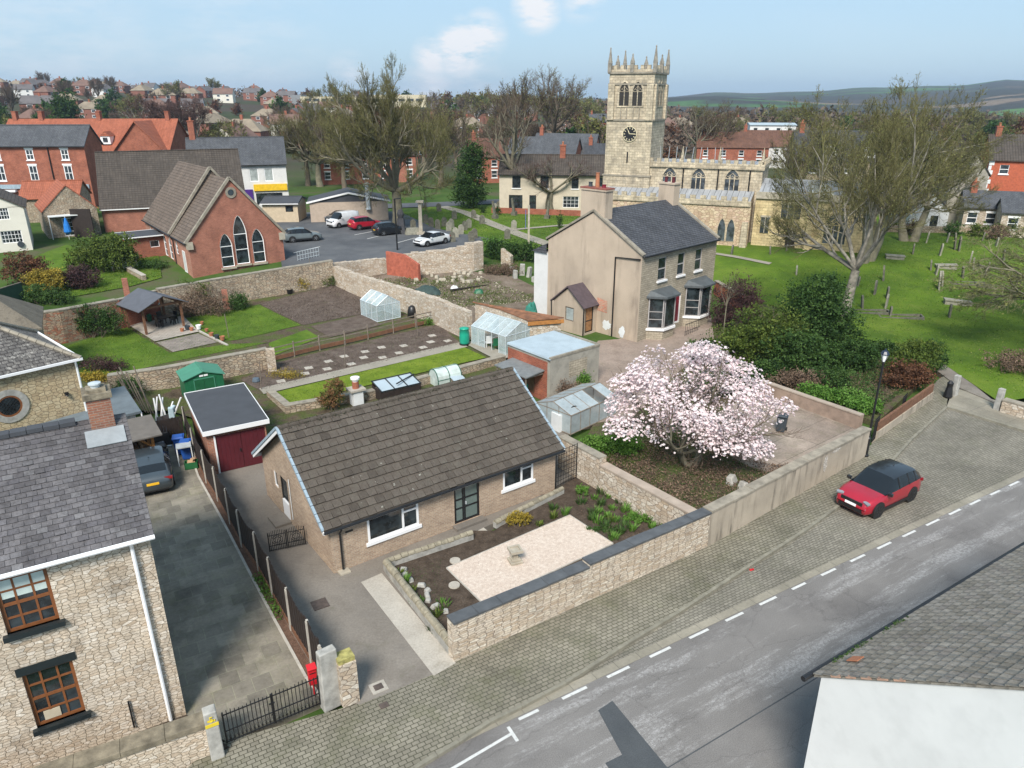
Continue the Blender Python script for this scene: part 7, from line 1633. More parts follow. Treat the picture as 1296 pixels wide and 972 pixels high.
for k_,(za,zb)in enumerate(((-.6,zst),(zst,zc),(zc,ztop))):
 i_=-.14*(2-k_)if k_<2 else 0;e_=.22 if k_==0 else .1 if k_==1 else 0
 P_=[(TX0-e_,TY0-e_),(TX1+e_,TY0-e_),(TX1+e_,TY1+e_),(TX0-e_,TY1+e_)]
 for a_,b_ in zip(P_,P_[1:]+P_[:1]):wall(m,a_,b_,za,zb)
 m.face([(x,y,zb)for x,y in P_])
tw_=m.build('tower',ASHLAR,pc)
m=MB()
for z,e_ in((zst,.30),(zc,.2),(ztop-.02,.16),(ztop-1.2,.1)):m=MB();m.span(TX0-e_,TX1+e_,TY0-e_,TY1+e_,z-.09,z+.09);m.build('string_course',STONE_CAP,tw_)
for x in(TX0+.35,TX1-.35):m=MB();m.box((x,TY0-.12,zc/2+ztop/2-.6),(.75,.35,ztop-zc-1.2));m.build('buttress',ASHLAR,tw_)
for y in(TY0+.45,TY1-.4):m=MB();m.box((TX1+.12,y,zc/2+ztop/2-.6),(.35,.75,ztop-zc-1.2));m.build('buttress',ASHLAR,tw_)
m=MB()
for a_,b_,y in((TX0,TX1,TY0+.1),(TX0,TX1,TY1-.1)):m.span(a_,b_,y-.15,y+.15,ztop,ztop+.35);battlement(m,a_+.3,b_-.3,y,ztop+.35,mw=.42,h=.45)
for x in(TX0+.1,TX1-.1):m.span(x-.15,x+.15,TY0+.25,TY1-.25,ztop,ztop+.35);battlement(m,TY0+.3,TY1-.3,x,ztop+.35,'y',mw=.42,h=.45)
m.build('tower_parapet',ASHLAR,tw_)
hp_=wpt(62)-ztop
for x,y,k_ in((TX0,TY0,1),(TX1,TY0,1.05),(TX1,TY1,1),(TX0,TY1,1),((TX0+TX1)/2,TY0,.72),((TX0+TX1)/2,TY1,.72),(TX1,(TY0+TY1)/2,.72),(TX0,(TY0+TY1)/2,.72)):
 m=MB();h=hp_*k_;m.box((x,y,ztop+.5),(.42,.42,1.0));m.lathe((x,y,ztop+1.0),[(.30,0),(.25,.12),(.07,h-1.0),(.1,h-.9),(.02,h-.75)],6)
 for j in range(4):
  zz=ztop+1.2+j*(h-1.4)/4;r_=.26*(1-j/4.6);m.box((x,y,zz),(r_*2,.07,.08));m.box((x,y,zz),(.07,r_*2,.08))
 m.build('pinnacle',plain('grey_pinnacle_stone',(.24,.22,.185),.9,.3,3,grime=.4),tw_)
xm=(TX0+TX1)/2
for dx in(-.78,.78):arch_window(tw_,xm+dx,wpt(134),1.15,2.55,(0,TY0),0,surround=ASHLAR,glass=plain('louvre_dark',(.022,.02,.018),.8,.3,9),lights=2,sur=.22,out=.02)
m=MB()
for dx in(-1.1,-.4,.4,1.1):m.span(xm+dx-.05,xm+dx+.05,TY0-.09,TY0,zc+.2,wpt(134)-.1)
m.build('blind_panels',STONE_CAP,tw_)
for dy in(-.65,.65):arch_window(tw_,(TY0+TY1)/2-TY0+dy,wpt(134),1.0,2.55,(TX1,TY0),R(90),surround=ASHLAR,glass=plain('louvre_dark',(.022,.02,.018),.8,.3,9),lights=2,sur=.2,out=.02)
zk=wpt(169.5);m=MB();m.lathe((xm+.15,TY0-.14,zk),[(.82,.04),(.82,-.04),(.0,-.045)],28,axis='y');ck=m.build('clock_face',BLACK,tw_)
GOLD=plain('pale_gilt',(.68,.60,.40),.5,.05);m=MB()
m.lathe((xm+.15,TY0-.19,zk),[(.80,.0),(.86,.0),(.86,-.03),(.80,-.03)],28,axis='y',ring=True)
for i in range(12):
 a=i*math.pi/6;m.box((xm+.15+math.sin(a)*.64,TY0-.2,zk+math.cos(a)*.64),(.07,.02,.2),0,tilt=(0,a))
m.build('numerals',GOLD,ck)
m=MB();m.box((xm+.15+.26,TY0-.22,zk+.02),(.6,.02,.07),0,tilt=(0,.02));m.box((xm+.15-.1,TY0-.22,zk+.2),(.08,.02,.46),0,tilt=(0,-.45));m.build('hands',GOLD,ck)
m=MB();m.span(xm-.08,xm+.08,TY0-.16,TY0-.05,zk-3.2,zk-2.0);m.build('slit_window',BLACK,tw_)
m=MB();wall(m,(.4,1.5),(12.7,1.5),-.8,5.3);wall(m,(12.7,1.5),(12.7,9),-.8,5.3);m.build('chancel_wall',ASHLAR_Y,pc)
m=MB();m.span(.4,12.9,1.35,1.65,5.3,5.9);m.span(.4,12.9,1.28,1.35,5.2,5.35);m.span(12.6,12.95,1.65,9,5.3,5.9);m.build('chancel_parapet',STONE_SM,pc)
m=MB();m.add([(.6,1.65,5.75),(12.6,1.65,5.75),(12.6,5.5,7.0),(.6,5.5,7.0)],[(0,1,2,3)]);m.add([(12.6,9,5.75),(.6,9,5.75),(.6,5.5,7.0),(12.6,5.5,7.0)],[(0,1,2,3)]);m.build('chancel_roof',LEAD,pc)
m=MB();m.span(1.2,2.1,1.42,1.5,1.5,3.2);m.build('flat_window',GLASS_F,pc);m=MB();m.span(1.1,2.2,1.38,1.42,3.2,3.4);m.span(1.6,1.68,1.38,1.42,1.5,3.2);m.build('window_stone',STONE_SM,pc)
m=MB();m.span(3.2,5.2,1.42,1.5,3.2,4.7);m.build('flat_window',GLASS_F,pc);m=MB();m.span(3.1,5.3,1.36,1.42,4.7,4.95);m.span(3.82,3.9,1.38,1.42,3.2,4.7);m.span(4.5,4.58,1.38,1.42,3.2,4.7);m.build('window_stone',STONE_SM,pc)
m=MB();m.span(4.0,5.0,1.4,1.5,-.2,2.0);m.build('church_door',DARKWOOD,pc)
arch_window(pc,8.9,.8,2.2,3.3,(0,1.5),0,surround=ASHLAR_Y,glass=GLASS_F,lights=3,sur=.18)
for x in(6.3,12.5):m=MB();m.box((x,1.2,1.6),(.7,.8,3.8),taper=.8);m.build('buttress',ASHLAR_Y,pc)
m=MB();m.span(6.0,6.6,1.6,5.5,5.9,6.2);m.face([(6.3,1.45,5.9),(8.3,1.45,5.9),(7.1,1.45,7.1)]);m.build('gablet',WHITE_OLD,pc)
def grave(q,w_,h,kind='slab',rz=None,mt=None,label=None,lean=None):
 rg=random.Random(int(q[0]*7+q[1]));m=MB()
 if kind=='slab':
  P_=[(x,z)for x,z in arch_pts(w_,h,h*.78,4,rg.random()<.4)];m.extrude([(x,z)for x,z in P_][::-1],(0,-.07,0),(1,0,0),(0,0,1),(0,1,0),.14)
 elif kind=='tomb':m.box((0,0,.2),(w_,.7,.4));m.box((0,0,.44),(w_+.15,.85,.1))
 elif kind=='kerb':
  for a,b,c,d_ in((0,-.5,w_,.12),(0,.5,w_,.12),(-w_/2,0,.12,1.1),(w_/2,0,.12,1.1)):m.box((a,b,.1),(c,d_,.25))
 elif kind=='obelisk':m.box((0,0,.3),(.7,.7,.6));m.box((0,0,h/2+.5),(.36,.36,h),taper=.6)
 elif kind=='cross':m.box((0,0,.2),(.5,.5,.4));m.box((0,0,h/2),(.14,.12,h));m.box((0,0,h*.72),(.6,.12,.14))
 o=m.build('gravestone',mt or rg.choice([GRAVE,GRAVE,GRAVE_L]));p=g(*q);o.location=(p.x,p.y,p.z-.05)
 o.rotation_euler=(lean if lean is not None else rg.uniform(-.12,.12),rg.uniform(-.1,.1),R(cph+90)+rg.uniform(-.2,.2)if rz is None else rz)
 tag(o,label or{'slab':'weathered upright gravestone leaning slightly in the churchyard grass','tomb':'low flat topped stone tomb in the churchyard','kerb':'low stone kerb surround of a grave','obelisk':'small stone obelisk grave marker','cross':'stone cross grave marker'}[kind],'gravestone','graves of the churchyard');return o
for q in((577,301),(583,297),(588,292),(593,289),(568,293),(562,287),(572,289),(575,278),(556,268),(597,306),(601,302),(610,284),(600,277),(642,303),(650,291),(725,293),(539,283),(546,287),(554,290),(523,290),(573,307),(626,268),(632,265)):grave(q,.7,1.3,rz=.2)
for q in((627,277),(651,273),(692,277)):grave(q,.9,2.0,'obelisk',mt=GRAVE)
for q,w_,h,k_ in(((1091,390),.7,1.2,'slab'),((1107,373),.7,1.4,'slab'),((1121,390),.7,1.3,'slab'),((1126,400),.6,.9,'slab'),((1122,378),.7,1.2,'slab'),((1118,356),.35,1.6,'slab'),((1178,342),.6,1.1,'slab'),((1184,348),.6,1.1,'slab'),((1188,366),.9,1.8,'slab'),((1192,362),.8,1.5,'slab'),((1189,324),.5,1.4,'slab'),((1208,316),.9,1.9,'slab'),((1213,318),.8,1.7,'slab'),((1227,334),.6,1.4,'slab'),((1232,340),.6,1.2,'slab'),((1201,402),.5,1.2,'slab'),((1155,322),.5,1.2,'slab'),((1172,308),.6,1.4,'slab'),((1198,307),.6,1.2,'slab'),((1218,352),.6,1.2,'slab'),((1248,350),.7,1.5,'slab'),((926,322),.5,1.1,'slab'),((1008,348),.5,1.0,'slab'),((975,322),.5,1.0,'slab'),((995,318),.4,.8,'slab'),((1085,362),.5,1.0,'slab'),((1243,305),.6,1.1,'slab'),((1260,312),.6,1.1,'slab'),((1270,330),.6,1.2,'slab')):grave(q,w_,h,k_)
for q,w_,l in(((1132,328),1.7,'flat pale table tomb nearest the chancel in the churchyard'),((1197,340),1.8,'pale chest tomb in the middle of the churchyard'),((1211,386),2.1,'large flat pale slab tomb in the right churchyard')):grave(q,w_,.5,'tomb',-.3,GRAVE_L,l,0)
for q,w_ in(((1140,402),3.2),((1100,396),3.0),((1225,360),3.0),((1258,364),3.0)):grave(q,w_,.3,'kerb',-.25,GRAVE,None,0)
# trees and shrubs
def fit(rt,height,width=None):
 zs,xs=[],[]
 for c in rt.children:
  n=len(c.data.vertices);co=np.empty(n*3,'f');c.data.vertices.foreach_get('co',co);co=co.reshape(-1,3);zs.append(np.percentile(co[:,2],99.7));xs.append(np.percentile(np.hypot(co[:,0],co[:,1]),98))
 kz=height/max(zs);kx=kz if width is None else width/2/max(xs);rt.scale=(kx,kx,kz);return rt
def tree_at(q,top,width,name,label,**kw):
 p=g(*q);h=hz(p,top)-p.z;return fit(bare_tree(name,label,'tree',h=14,loc=p,**kw),h,width)
BG=dict(levels=4,kids_=(5,5,5,4))
t1=tree_at((504,292),80,20,'bare_tree','huge wide bare tree with olive twigs beside the car park',seed=3,trunk_r=.58,limbs=10,fork=.22,spread=1.5,twig=TWIG_O,bark=BARK_G,nbud=8000,budsize=.035,bud=BUD_G,levels=5,kids_=(6,5,5,4,3),twigw=.017,ratio=.56,limbk=.75)
dup(t1,tuple(g(405,236)),1.2,'bare olive twigged tree behind the low garage, right of its two neighbours',scale=tuple(v*.85 for v in t1 .scale))
t2=tree_at((437,243),134,13,'bare_tree','bare brown tree between the low garage and the huge tree',seed=5,trunk_r=.4,limbs=7,fork=.3,spread=.9,twig=TWIG_B,**BG,nbud=2500)
dup(t2,tuple(g(390,235)),2.0,'bare brown tree just right of the white shop')
dup(t2,tuple(g(655,208)),.4,'brown bare tree standing behind the slate roofs left of the tower',scale=tuple(v*1.5 for v in t2 .scale))
dup(t2,tuple(g(700,205)),2.9,'broad brown bare tree directly left of the church tower',scale=tuple(v*1.6 for v in t2 .scale))
dup(t2,tuple(g(558,235)),2.3,'bare tree showing behind the huge tree on its right',scale=tuple(v*1.15 for v in t2 .scale))
t3=tree_at((648,266),118,12,'bare_tree','tall open bare tree in front of the cream houses',seed=8,trunk_r=.42,limbs=5,fork=.34,spread=.8,twig=TWIG_B,levels=4,kids_=(4,4,4,3),bark=BARK_G,twigw=.018)
t4=tree_at((696,268),196,14,'bare_tree','low wide spreading pollarded bare tree in front of the cream houses',seed=12,trunk_r=.5,limbs=7,fork=.28,spread=1.35,twig=TWIG_R,levels=4,kids_=(4,5,4,3),bark=BARK_G)
birch=tree_at((243,208),122,17,'birch_tree','reddish brown birch cluster with pale trunks above the church hall roof',seed=14,trunk_r=.28,trunks=3,limbs=9,fork=.3,spread=.6,twig=TWIG_R,bark=BARK_W,levels=4,kids_=(5,5,5,3),twigw=.03)
dup(birch,tuple(g(212,204)),1.7,'reddish birch tree at the left of the birch cluster')
dup(t2,tuple(g(905,212)),1.1,'dark bare tree rising behind the nave battlements',scale=tuple(v*1.05 for v in t2 .scale))
dup(t3,tuple(g(880,213)),1.9,'thin dark bare tree behind the nave, nearest the tower',scale=tuple(v*.9 for v in t3 .scale))
t5=tree_at((1062,418),118,15.5,'bare_tree','giant grey trunked tree with forked trunk in front of the chancel',seed=21,trunk_r=.36,limbs=7,fork=.26,spread=1.1,lean=(.16,.1),twig=TWIG_O,bark=BARK_W,nbud=6000,budsize=.035,levels=5,kids_=(5,5,4,4,3),twigw=.012,ratio=.58,limbk=.8)
t6=tree_at((1092,330),108,20,'bare_tree','broad olive green budding tree behind the giant forked one',seed=23,trunk_r=.42,limbs=11,fork=.25,spread=1.25,twig=TWIG_O,bark=BARK_G,nbud=9000,budsize=.045,bud=BUD_G,levels=5,kids_=(5,4,4,4,3),twigw=.015,trunks=2,limbk=.75)
dup(t6,tuple(g(1150,306)),2.1,'olive budding tree at the right of the trio beyond the chancel',scale=tuple(v*.8 for v in t6 .scale))
dup(t2,tuple(g(1010,262)),.7,'olive tree growing against the left end of the chancel roof',scale=tuple(v*.8 for v in t2 .scale))
pe=g(1345,430);t7=fit(bare_tree('weeping_tree','drooping bare tree reaching in from the right edge over the churchyard','tree',h=11,loc=pe,seed=31,trunk_r=.4,limbs=11,fork=.3,spread=1.5,twig=rnd_mat('yellow_green_twigs',[(.10,.10,.045),(.17,.16,.08),(.26,.25,.14)],.9),bark=BARK_G,levels=4,kids_=(5,5,5,4),droop=.10,nbud=9000,budsize=.05,twigw=.012,limbk=.6),8.6,20)
tree_at((914,436),335,2.2,'sapling','thin bare sapling in front of the bay windows',seed=41,trunk_r=.10,limbs=4,fork=.45,spread=.6,levels=2,kids_=(4,4),bark=BARK_G,twigw=.01)
mg0=g(876,590);mag=bare_tree('magnolia_tree','large magnolia covered in pale pink blossom above the rough garden','tree',h=6,loc=mg0,seed=51,trunk_r=.17,limbs=9,fork=.10,spread=1.35,twig=TWIG_B,bark=BARK_G,levels=3,kids_=(5,4,4),twigw=.014,trunks=2)
fit(mag,5.9,8.4)
rg=np.random.default_rng(9)
def blossoms(n,seed):
 """flower heads: six petals opening round a short axis"""
 r=np.random.default_rng(seed);V=[];Rn=[]
 lob=[(-.3,.1,2.6,2.7,2.3,1.3),(-2.1,.2,2.5,1.4,1.5,1.0),(-1.2,.9,3.7,1.5,1.3,.8),(.4,1.2,4.2,1.3,1.1,.8),(1.3,.6,3.1,1.6,1.5,1.0),(2.1,.2,2.1,1.1,1.2,.9),(.9,-1.5,1.7,1.6,.9,.8),(-.6,-1.3,2.0,1.5,.9,.8),(1.9,-1.2,1.2,.8,.6,.7),(-2.8,-.5,1.9,.8,.9,.6),(.2,.2,4.9,.7,.7,.45),(1.9,1.0,3.9,.6,.6,.45),(-2.7,.8,3.3,.7,.7,.4),(3.1,-.2,2.7,.55,.6,.4),(-1.6,1.2,4.5,.5,.5,.35)]
 L=np.array(lob);w_=L[:,3]*L[:,4];li=r.choice(len(L),n,p=w_/w_.sum());d=r.normal(size=(n,3));d[:,2]=np.abs(d[:,2])*.9-.25;d/=np.linalg.norm(d,axis=1)[:,None]
 c=L[li,:3]+d*L[li,3:6]*(r.random(n)**.36)[:,None]
 f=np.sin(c[:,0]*2.1+1)*np.sin(c[:,1]*2.3)+np.sin(c[:,2]*3.1+c[:,0]*1.7);keep=f>r.uniform(-1.3,.85,n);c=c[keep];d=d[keep]
 for i in range(len(c)):
  ax=Vector(d[i]*.5)+Vector((0,0,.7))+Vector(r.normal(size=3))*.3;u,v,w=rot_to(ax);s=r.uniform(.03,.095);base=r.random();op=r.uniform(.4,1.1);P=Vector(c[i])
  for k_ in range(5):
   a=k_*1.2566+base*6;e=u*math.cos(a)+v*math.sin(a);q=u*math.cos(a+1.57)+v*math.sin(a+1.57)
   tip=P+e*s*op+w*s*(1.1-op*.5);mid=P+e*s*op*.55+w*s*.35
   V.append([P,mid-q*s*.45,tip,mid+q*s*.45]);Rn.append(min(1,max(0,.35+.5*r.random()+.15*base)))
 return V,Rn
V,Rn=blossoms(17500,4);bl=quads('blossom',[[tuple(p)for p in f]for f in V],Rn,BLOSSOM,None);bl.parent=mag
bl.scale=(1.27/mag.scale[0],1.2/mag.scale[1],1.2/mag.scale[2])
def shrub(q,lobes,n,size,mat,label,name='shrub',cat='shrub',seed=None,z=0,**k):
 p=g(*q);seed=seed or int(q[0]*3+q[1]);return bush(name,label,cat,(p.x,p.y,p.z+z),lobes,n,size,mat,seed,**k)
S=shrub
S((930,415),[(0,0,2.1,2.1,1.7,2.3),(.9,.3,2.0,1.3,1.2,1.3),(-.9,.2,1.0,1.3,1.0,1.0)],9000,.07,LEAF_PU,'big purple brown bare looking shrub right of the beige house',clump=.3)
S((963,462),[(0,0,2.2,2.7,2.0,2.1),(-2.0,.2,1.5,1.9,1.4,1.4),(1.4,0,1.9,1.7,1.4,1.7)],17000,.08,LEAF_O,'wide olive green evergreen shrub behind the magnolia',clump=.3)
S((1030,452),[(0,0,2.6,2.5,2.0,2.7),(-1.2,.3,3.4,1.8,1.5,1.9),(1.4,.2,1.9,1.9,1.5,1.8),(.3,.5,4.4,1.6,1.4,1.6)],24000,.085,LEAF_D,'tall dark holly like evergreen below the giant tree',clump=.32)
S((900,500),[(0,0,.7,1.8,1.2,.8),(1.6,.3,.9,1.4,1.1,1.0)],5000,.08,LEAF_M,'low green shrub behind the blossom at the terrace wall')
S((960,482),[(0,0,.6,2.4,1.0,.8)],5500,.07,LEAF_D,'low dark shrub running along the terrace wall')
S((1090,452),[(0,0,.6,2.6,.8,.7),(1.8,.4,.5,1.8,.8,.6)],6000,.08,LEAF_D,'dark ivy bank above the planted bed, left of the lamp')
S((1152,480),[(0,.2,1.2,1.5,1.3,1.2),(.7,.6,1.6,1.2,1.1,1.1)],8000,.075,LEAF_O,'rounded olive shrub right of the street lamp')
S((1140,492),[(0,0,.9,1.4,.8,.9),(.9,-.1,.9,1.0,.7,.8)],6500,.07,LEAF_R,'rusty brown leaved shrub above the timber boards by the lamp')
S((1178,468),[(0,0,1.0,.9,.8,1.1)],3000,.07,LEAF_D,'dark shrub at the path end of the planted bed')
S((1065,512),[(0,0,.5,1.5,.8,.5),(-1.5,.6,.5,1.2,.8,.6)],5000,.07,LEAF_B,'bright green leafy clump in the bed left of the lamp')
S((1092,522),[(0,0,.4,1.0,.7,.45)],2500,.07,LEAF_B,'small bright green clump next to the lamp post')
S((1010,492),[(0,0,.6,2.0,.9,.7)],5000,.06,DRY,'dry brown twiggy mound above the terrace wall')
S((1045,490),[(0,0,.7,1.7,1.0,.8)],5000,.06,LEAF_M,'soft green shrub in the middle of the planted bed')
S((775,572),[(0,0,.45,1.5,.6,.5),(-.9,.3,.45,.8,.5,.4),(.6,-.2,.5,.8,.6,.5)],9000,.06,LEAF_B,'bright green sprawling shrub under the magnolia',clump=.15)
S((706,500),[(0,0,.5,.8,.35,.7),(.8,0,.4,.7,.3,.5)],3500,.04,DRY,'dry yellowish bush against the grey rendered outbuilding')
S((735,492),[(0,0,.6,.6,.35,.6)],2500,.045,LEAF_B,'light green bush against the grey rendered outbuilding')
S((656,666),[(0,0,.42,.42,.36,.38),(.3,.1,.36,.3,.28,.3),(-.3,0,.34,.28,.26,.28)],5200,.025,LEAF_Y,'rounded yellow gold shrub beside the bungalow garden path',clump=.05)
S((424,520),[(0,0,1.0,.7,.65,.9),(.2,.1,1.5,.5,.45,.5),(-.4,0,.7,.5,.5,.5)],6000,.045,LEAF_RD,'bronze tipped evergreen shrub behind the bungalow ridge, left of the flue',clump=.12)
S((303,392),[(0,0,.7,.9,.8,.8)],3200,.06,LEAF_M,'round green bush against the long rubble wall')
S((258,400),[(0,0,1.3,1.9,1.0,1.3),(-1.4,0,.9,1.0,.9,.9),(1.3,0,1.0,1.0,.8,1.0)],8000,.05,DRY,'tall brownish bare twiggy shrub behind the pergola')
S((250,392),[(0,0,1.8,1.6,.8,.9)],2500,.06,LEAF_O,'olive shrub growing above the rubble wall by the pergola')
S((118,428),[(0,0,1.5,2.1,.6,1.2),(1.5,.1,1.5,1.3,.5,1.1),(-1.3,0,1.0,1.0,.5,.8)],9000,.06,LEAF_D,'dark ivy spilling over the rubble and brick wall')
S((125,470),[(0,0,.5,1.3,.7,.6),(1.2,.1,.4,.8,.5,.4)],3500,.045,LEAF_PU,'small dark brown shrub at the front of the left lawn')
S((122,482),[(0,0,.3,1.2,.3,.3)],1800,.05,LEAF_Y,'yellow green variegated hedge strip behind the store roof')
S((165,505),[(0,0,.8,1.0,.7,.7)],2600,.05,LEAF_M,'green climber among battens in the clutter')
S((133,345),[(0,0,2.0,3.2,1.8,1.9),(1.9,.2,2.2,2.0,1.6,1.8),(-2.2,0,1.3,2.0,1.4,1.3)],12000,.10,LEAF_O,'large olive green bush beside the chapel annexe',clump=.35)
S((35,360),[(0,0,1.6,2.4,1.3,1.7),(1.2,0,1.2,1.3,1.1,1.2)],7500,.085,LEAF_R,'red brown leaved bush in front of the white cottage')
S((56,372),[(0,0,1.2,1.8,1.1,1.3),(1.0,0,1.3,1.2,1.0,1.2)],6500,.075,LEAF_Y,'yellow flowering bush in the left garden')
S((50,385),[(0,0,.9,2.4,.9,.9),(1.9,.1,.6,1.4,.8,.7)],6000,.07,LEAF_M,'green bush at the top of the coped wall, left side')
S((102,366),[(0,0,1.1,2.2,1.1,1.2)],6500,.075,LEAF_PU,'brown purple bush right of the yellow flowering bush')
S((195,340),[(0,0,.4,1.6,.9,.5)],2500,.06,LEAF_M,'low green plants at the foot of the chapel side wall')
S((165,290),[(0,0,1.1,1.4,1.2,1.2)],2500,.09,LEAF_O,'bush by the flat roofed brick annexe')
S((652,330),[(0,0,1.0,2.6,.9,1.1),(2.1,-.4,.9,1.4,.8,1.0),(-1.8,.6,1.1,1.4,.8,1.1)],10000,.08,LEAF_D,'dark green hedge between the ruined wall and the beige house',clump=.25)
S((622,325),[(0,0,1.2,1.3,.9,1.1)],3500,.08,LEAF_B,'light green shrub growing over the end of the ruined wall')
S((640,348),[(0,0,.6,1.8,.9,.7),(-1.4,.3,.5,1.0,.7,.5)],5000,.05,DRY,'heap of dry brown brush before the dark hedge')
S((415,362),[(0,0,.4,1.6,.5,.5)],2200,.05,LEAF_O,'low green weeds at the foot of the corner rubble wall')
S((380,368),[(0,0,.7,.8,.4,.7)],1500,.05,LEAF_Y,'pale yellowish climber on the rubble wall')
S((540,411),[(0,0,.25,.9,.4,.3)],900,.05,LEAF_B,'small green plants beside the compost bin')
S((362,478),[(0,0,.2,1.4,.6,.25)],1500,.04,LEAF_Y,'scattered pale yellow daffodils at the left end of the long bed',name='daffodils',cat='flowers')
S((345,248),[(0,0,1.6,1.8,1.4,1.7)],3500,.10,BUD_G,'pale green budding bush between the shop and the low garage')
S((597,264),[(0,0,4.5,2.6,2.4,4.6),(.6,0,7.3,1.9,1.8,2.6),(-.4,0,2.3,2.9,2.5,2.4)],15000,.13,LEAF_D,'tall dark evergreen holly tree right of the huge bare tree',name='evergreen_tree',cat='tree',clump=.45)
S((88,176),[(0,0,7,5.5,5,6),(.5,0,11,4,4,4.5)],8000,.30,LEAF_D,'tall dark round topped evergreen standing behind the orange roof',name='evergreen_tree',cat='tree',clump=.9)
S((-4,178),[(0,0,6,5,5,7),(3,0,5,4,4,5)],6000,.30,LEAF_D,'very dark conifer at the left edge behind the brick terrace',name='evergreen_tree',cat='tree',clump=.9)
S((1040,222),[(0,0,5.5,2.2,2,4.5)],3500,.25,LEAF_M,'upright dark green conifer behind the chancel roof',name='conifer',cat='tree',clump=.5)
for q,l in(((52,180),'small dark conifer behind the orange roofed building, left one'),((69,181),'small dark conifer behind the orange roofed building, right one')):S(q,[(0,0,3.5,2.6,2.2,3.5),(0,0,6,1.6,1.6,2.6)],2200,.28,LEAF_D,l,name='conifer',cat='tree',clump=.5)
for q,l,hh in(((708,290),'narrow dark clipped yew on the churchyard grass, nearest the beige house',2.2),((630,272),'small clipped conifer by the yard wall, left',1.3),((611,270),'small clipped conifer by the path, far left',1.3),((699,267),'small clipped conifer under the pollarded tree',1.6)):S(q,[(0,0,hh/2,.45,.45,hh/2)],700,.07,LEAF_D,l,name='clipped_conifer',cat='shrub')
S((1290,470),[(0,0,.6,2.5,1.8,.7)],4000,.06,DRY,'brown bramble scrub under the drooping tree at the right edge')
S((1280,300),[(0,0,1.0,3,1.2,1.1)],4000,.09,LEAF_O,'olive bush line in front of the red brick house at the far right')
S((1000,470),[(0,0,1.6,2.2,1.6,1.6),(1.5,-.2,1.2,1.5,1.2,1.2)],11000,.08,LEAF_M,'mid green shrub filling the gap between the olive and holly shrubs',clump=.3)
S((1075,470),[(0,0,1.1,1.9,1.2,1.1)],7000,.075,LEAF_D,'dark shrub below the giant tree trunk, by the planted bed')
S((893,462),[(0,0,.9,1.5,1.0,1.0)],5000,.075,LEAF_D,'dark shrub between the bay windows and the magnolia')
for i,(px,py)in enumerate(((1125,292),(1150,298),(1205,300),(1235,300),(1262,304),(1290,300))):S((px,py),[(0,0,.9,1.5,.9,1.0)],1500,.09,(LEAF_O,DRY,LEAF_M)[i%3],('olive','dry brown','green')[i%3]+' low bush along the far wall of the churchyard, '+('nearest the chancel','before the white cottage','right of the white cottage','below the grey gable','below the orange red house','at the right edge')[i])
rgp=random.Random(8)
beds=[((512,738),'B'),((520,752),'O'),((534,775),'B'),((560,767),'B'),((547,798),'M'),((700,645),'M'),((715,652),'B'),((740,622),'B'),((752,632),'B'),((760,640),'M'),((775,645),'B'),((790,648),'B'),((800,655),'B'),((812,650),'B'),((822,660),'M'),((750,652),'M'),((766,668),'M'),((775,680),'M'),((790,668),'M'),((800,672),'B'),((735,638),'M'),((770,660),'O'),((838,668),'B'),((815,640),'Y'),((748,658),'M'),((756,662),'B'),((755,650),'B'),((768,654),'B'),((778,660),'B'),((786,676),'M'),((776,683),'B'),((825,668),'B'),((832,655),'B'),((805,645),'M'),((795,640),'B'),((785,636),'M'),((770,630),'B'),((760,625),'M'),((700,656),'O'),((682,665),'O'),((527,765),'B'),((505,728),'O'),((552,780),'O')]
for i,(q,c)in enumerate(beds):
 mt={'B':LEAF_B,'M':LEAF_M,'O':LEAF_O,'Y':LEAF_Y}[c];o=tuft('garden_plant','low leafy green plant growing in the dark bungalow flower bed','plant',g(*q)+Vector((0,0,.03)),60,rgp.uniform(.12,.26),rgp.uniform(.16,.34),mt,i,.018,.8,'small plants of the front flower beds')
leafp=S((736,626),[(0,0,.25,.35,.3,.28)],1200,.03,LEAF_B,'fluffy bright green plant at the upper end of the front bed',clump=.05)
S((815,660),[(0,0,.15,.7,.4,.18),(-.5,.1,.12,.5,.35,.15)],2200,.035,LEAF_B,'patch of bright green leaves near the dividing wall',clump=.06)
S((765,672),[(0,0,.10,.9,.25,.12)],1500,.03,LEAF_M,'strip of dark green leaves beside the gravel pad',clump=.06)
def weeds(name,label,poly,n,size,mat,h=.08,seed=1,z=0):
 P_=[g(*q)for q in poly];r=np.random.default_rng(seed);a=np.array([tuple(p)[:2]for p in P_]);c=r.uniform(a.min(0),a.max(0),(n*4,2));ins=np.zeros(len(c),bool)
 for i in range(len(a)):
  x1,y1=a[i];x2,y2=a[(i+1)%len(a)];ins^=((y1>c[:,1])!=(y2>c[:,1]))&(c[:,0]<(x2-x1)*(c[:,1]-y1)/(y2-y1+1e-9)+x1)
 c=c[ins];f=np.sin(c[:,0]*1.7+seed)*np.sin(c[:,1]*1.3+seed)+.6*np.sin(c[:,0]*4.1)*np.sin(c[:,1]*3.7);c=c[f>r.uniform(-1.4,.7,len(c))][:n];n=len(c)
 p=np.column_stack([c,np.array([ter(x,y)for x,y in c])+z+r.uniform(.01,h,n)])
 d=r.normal(size=(n,3));d[:,2]+=.6;d/=np.linalg.norm(d,axis=1)[:,None];u=np.cross(d,r.normal(size=(n,3)));u/=np.linalg.norm(u,axis=1)[:,None];v=np.cross(d,u);s=size*r.uniform(.5,1.4,n)[:,None]
 o=quads(name,np.stack([p-u*s,p-v*s*.5,p+u*s,p+v*s*.5],1),r.random(n),mat);return tag(o,label,'ground cover',None,'stuff')
weeds('scrub_weeds','dry brown brush and weeds covering the rough magnolia plot',((735,590),(780,560),(890,560),(975,590),(1040,590),(890,682)),16000,.05,DRY,.22,1)
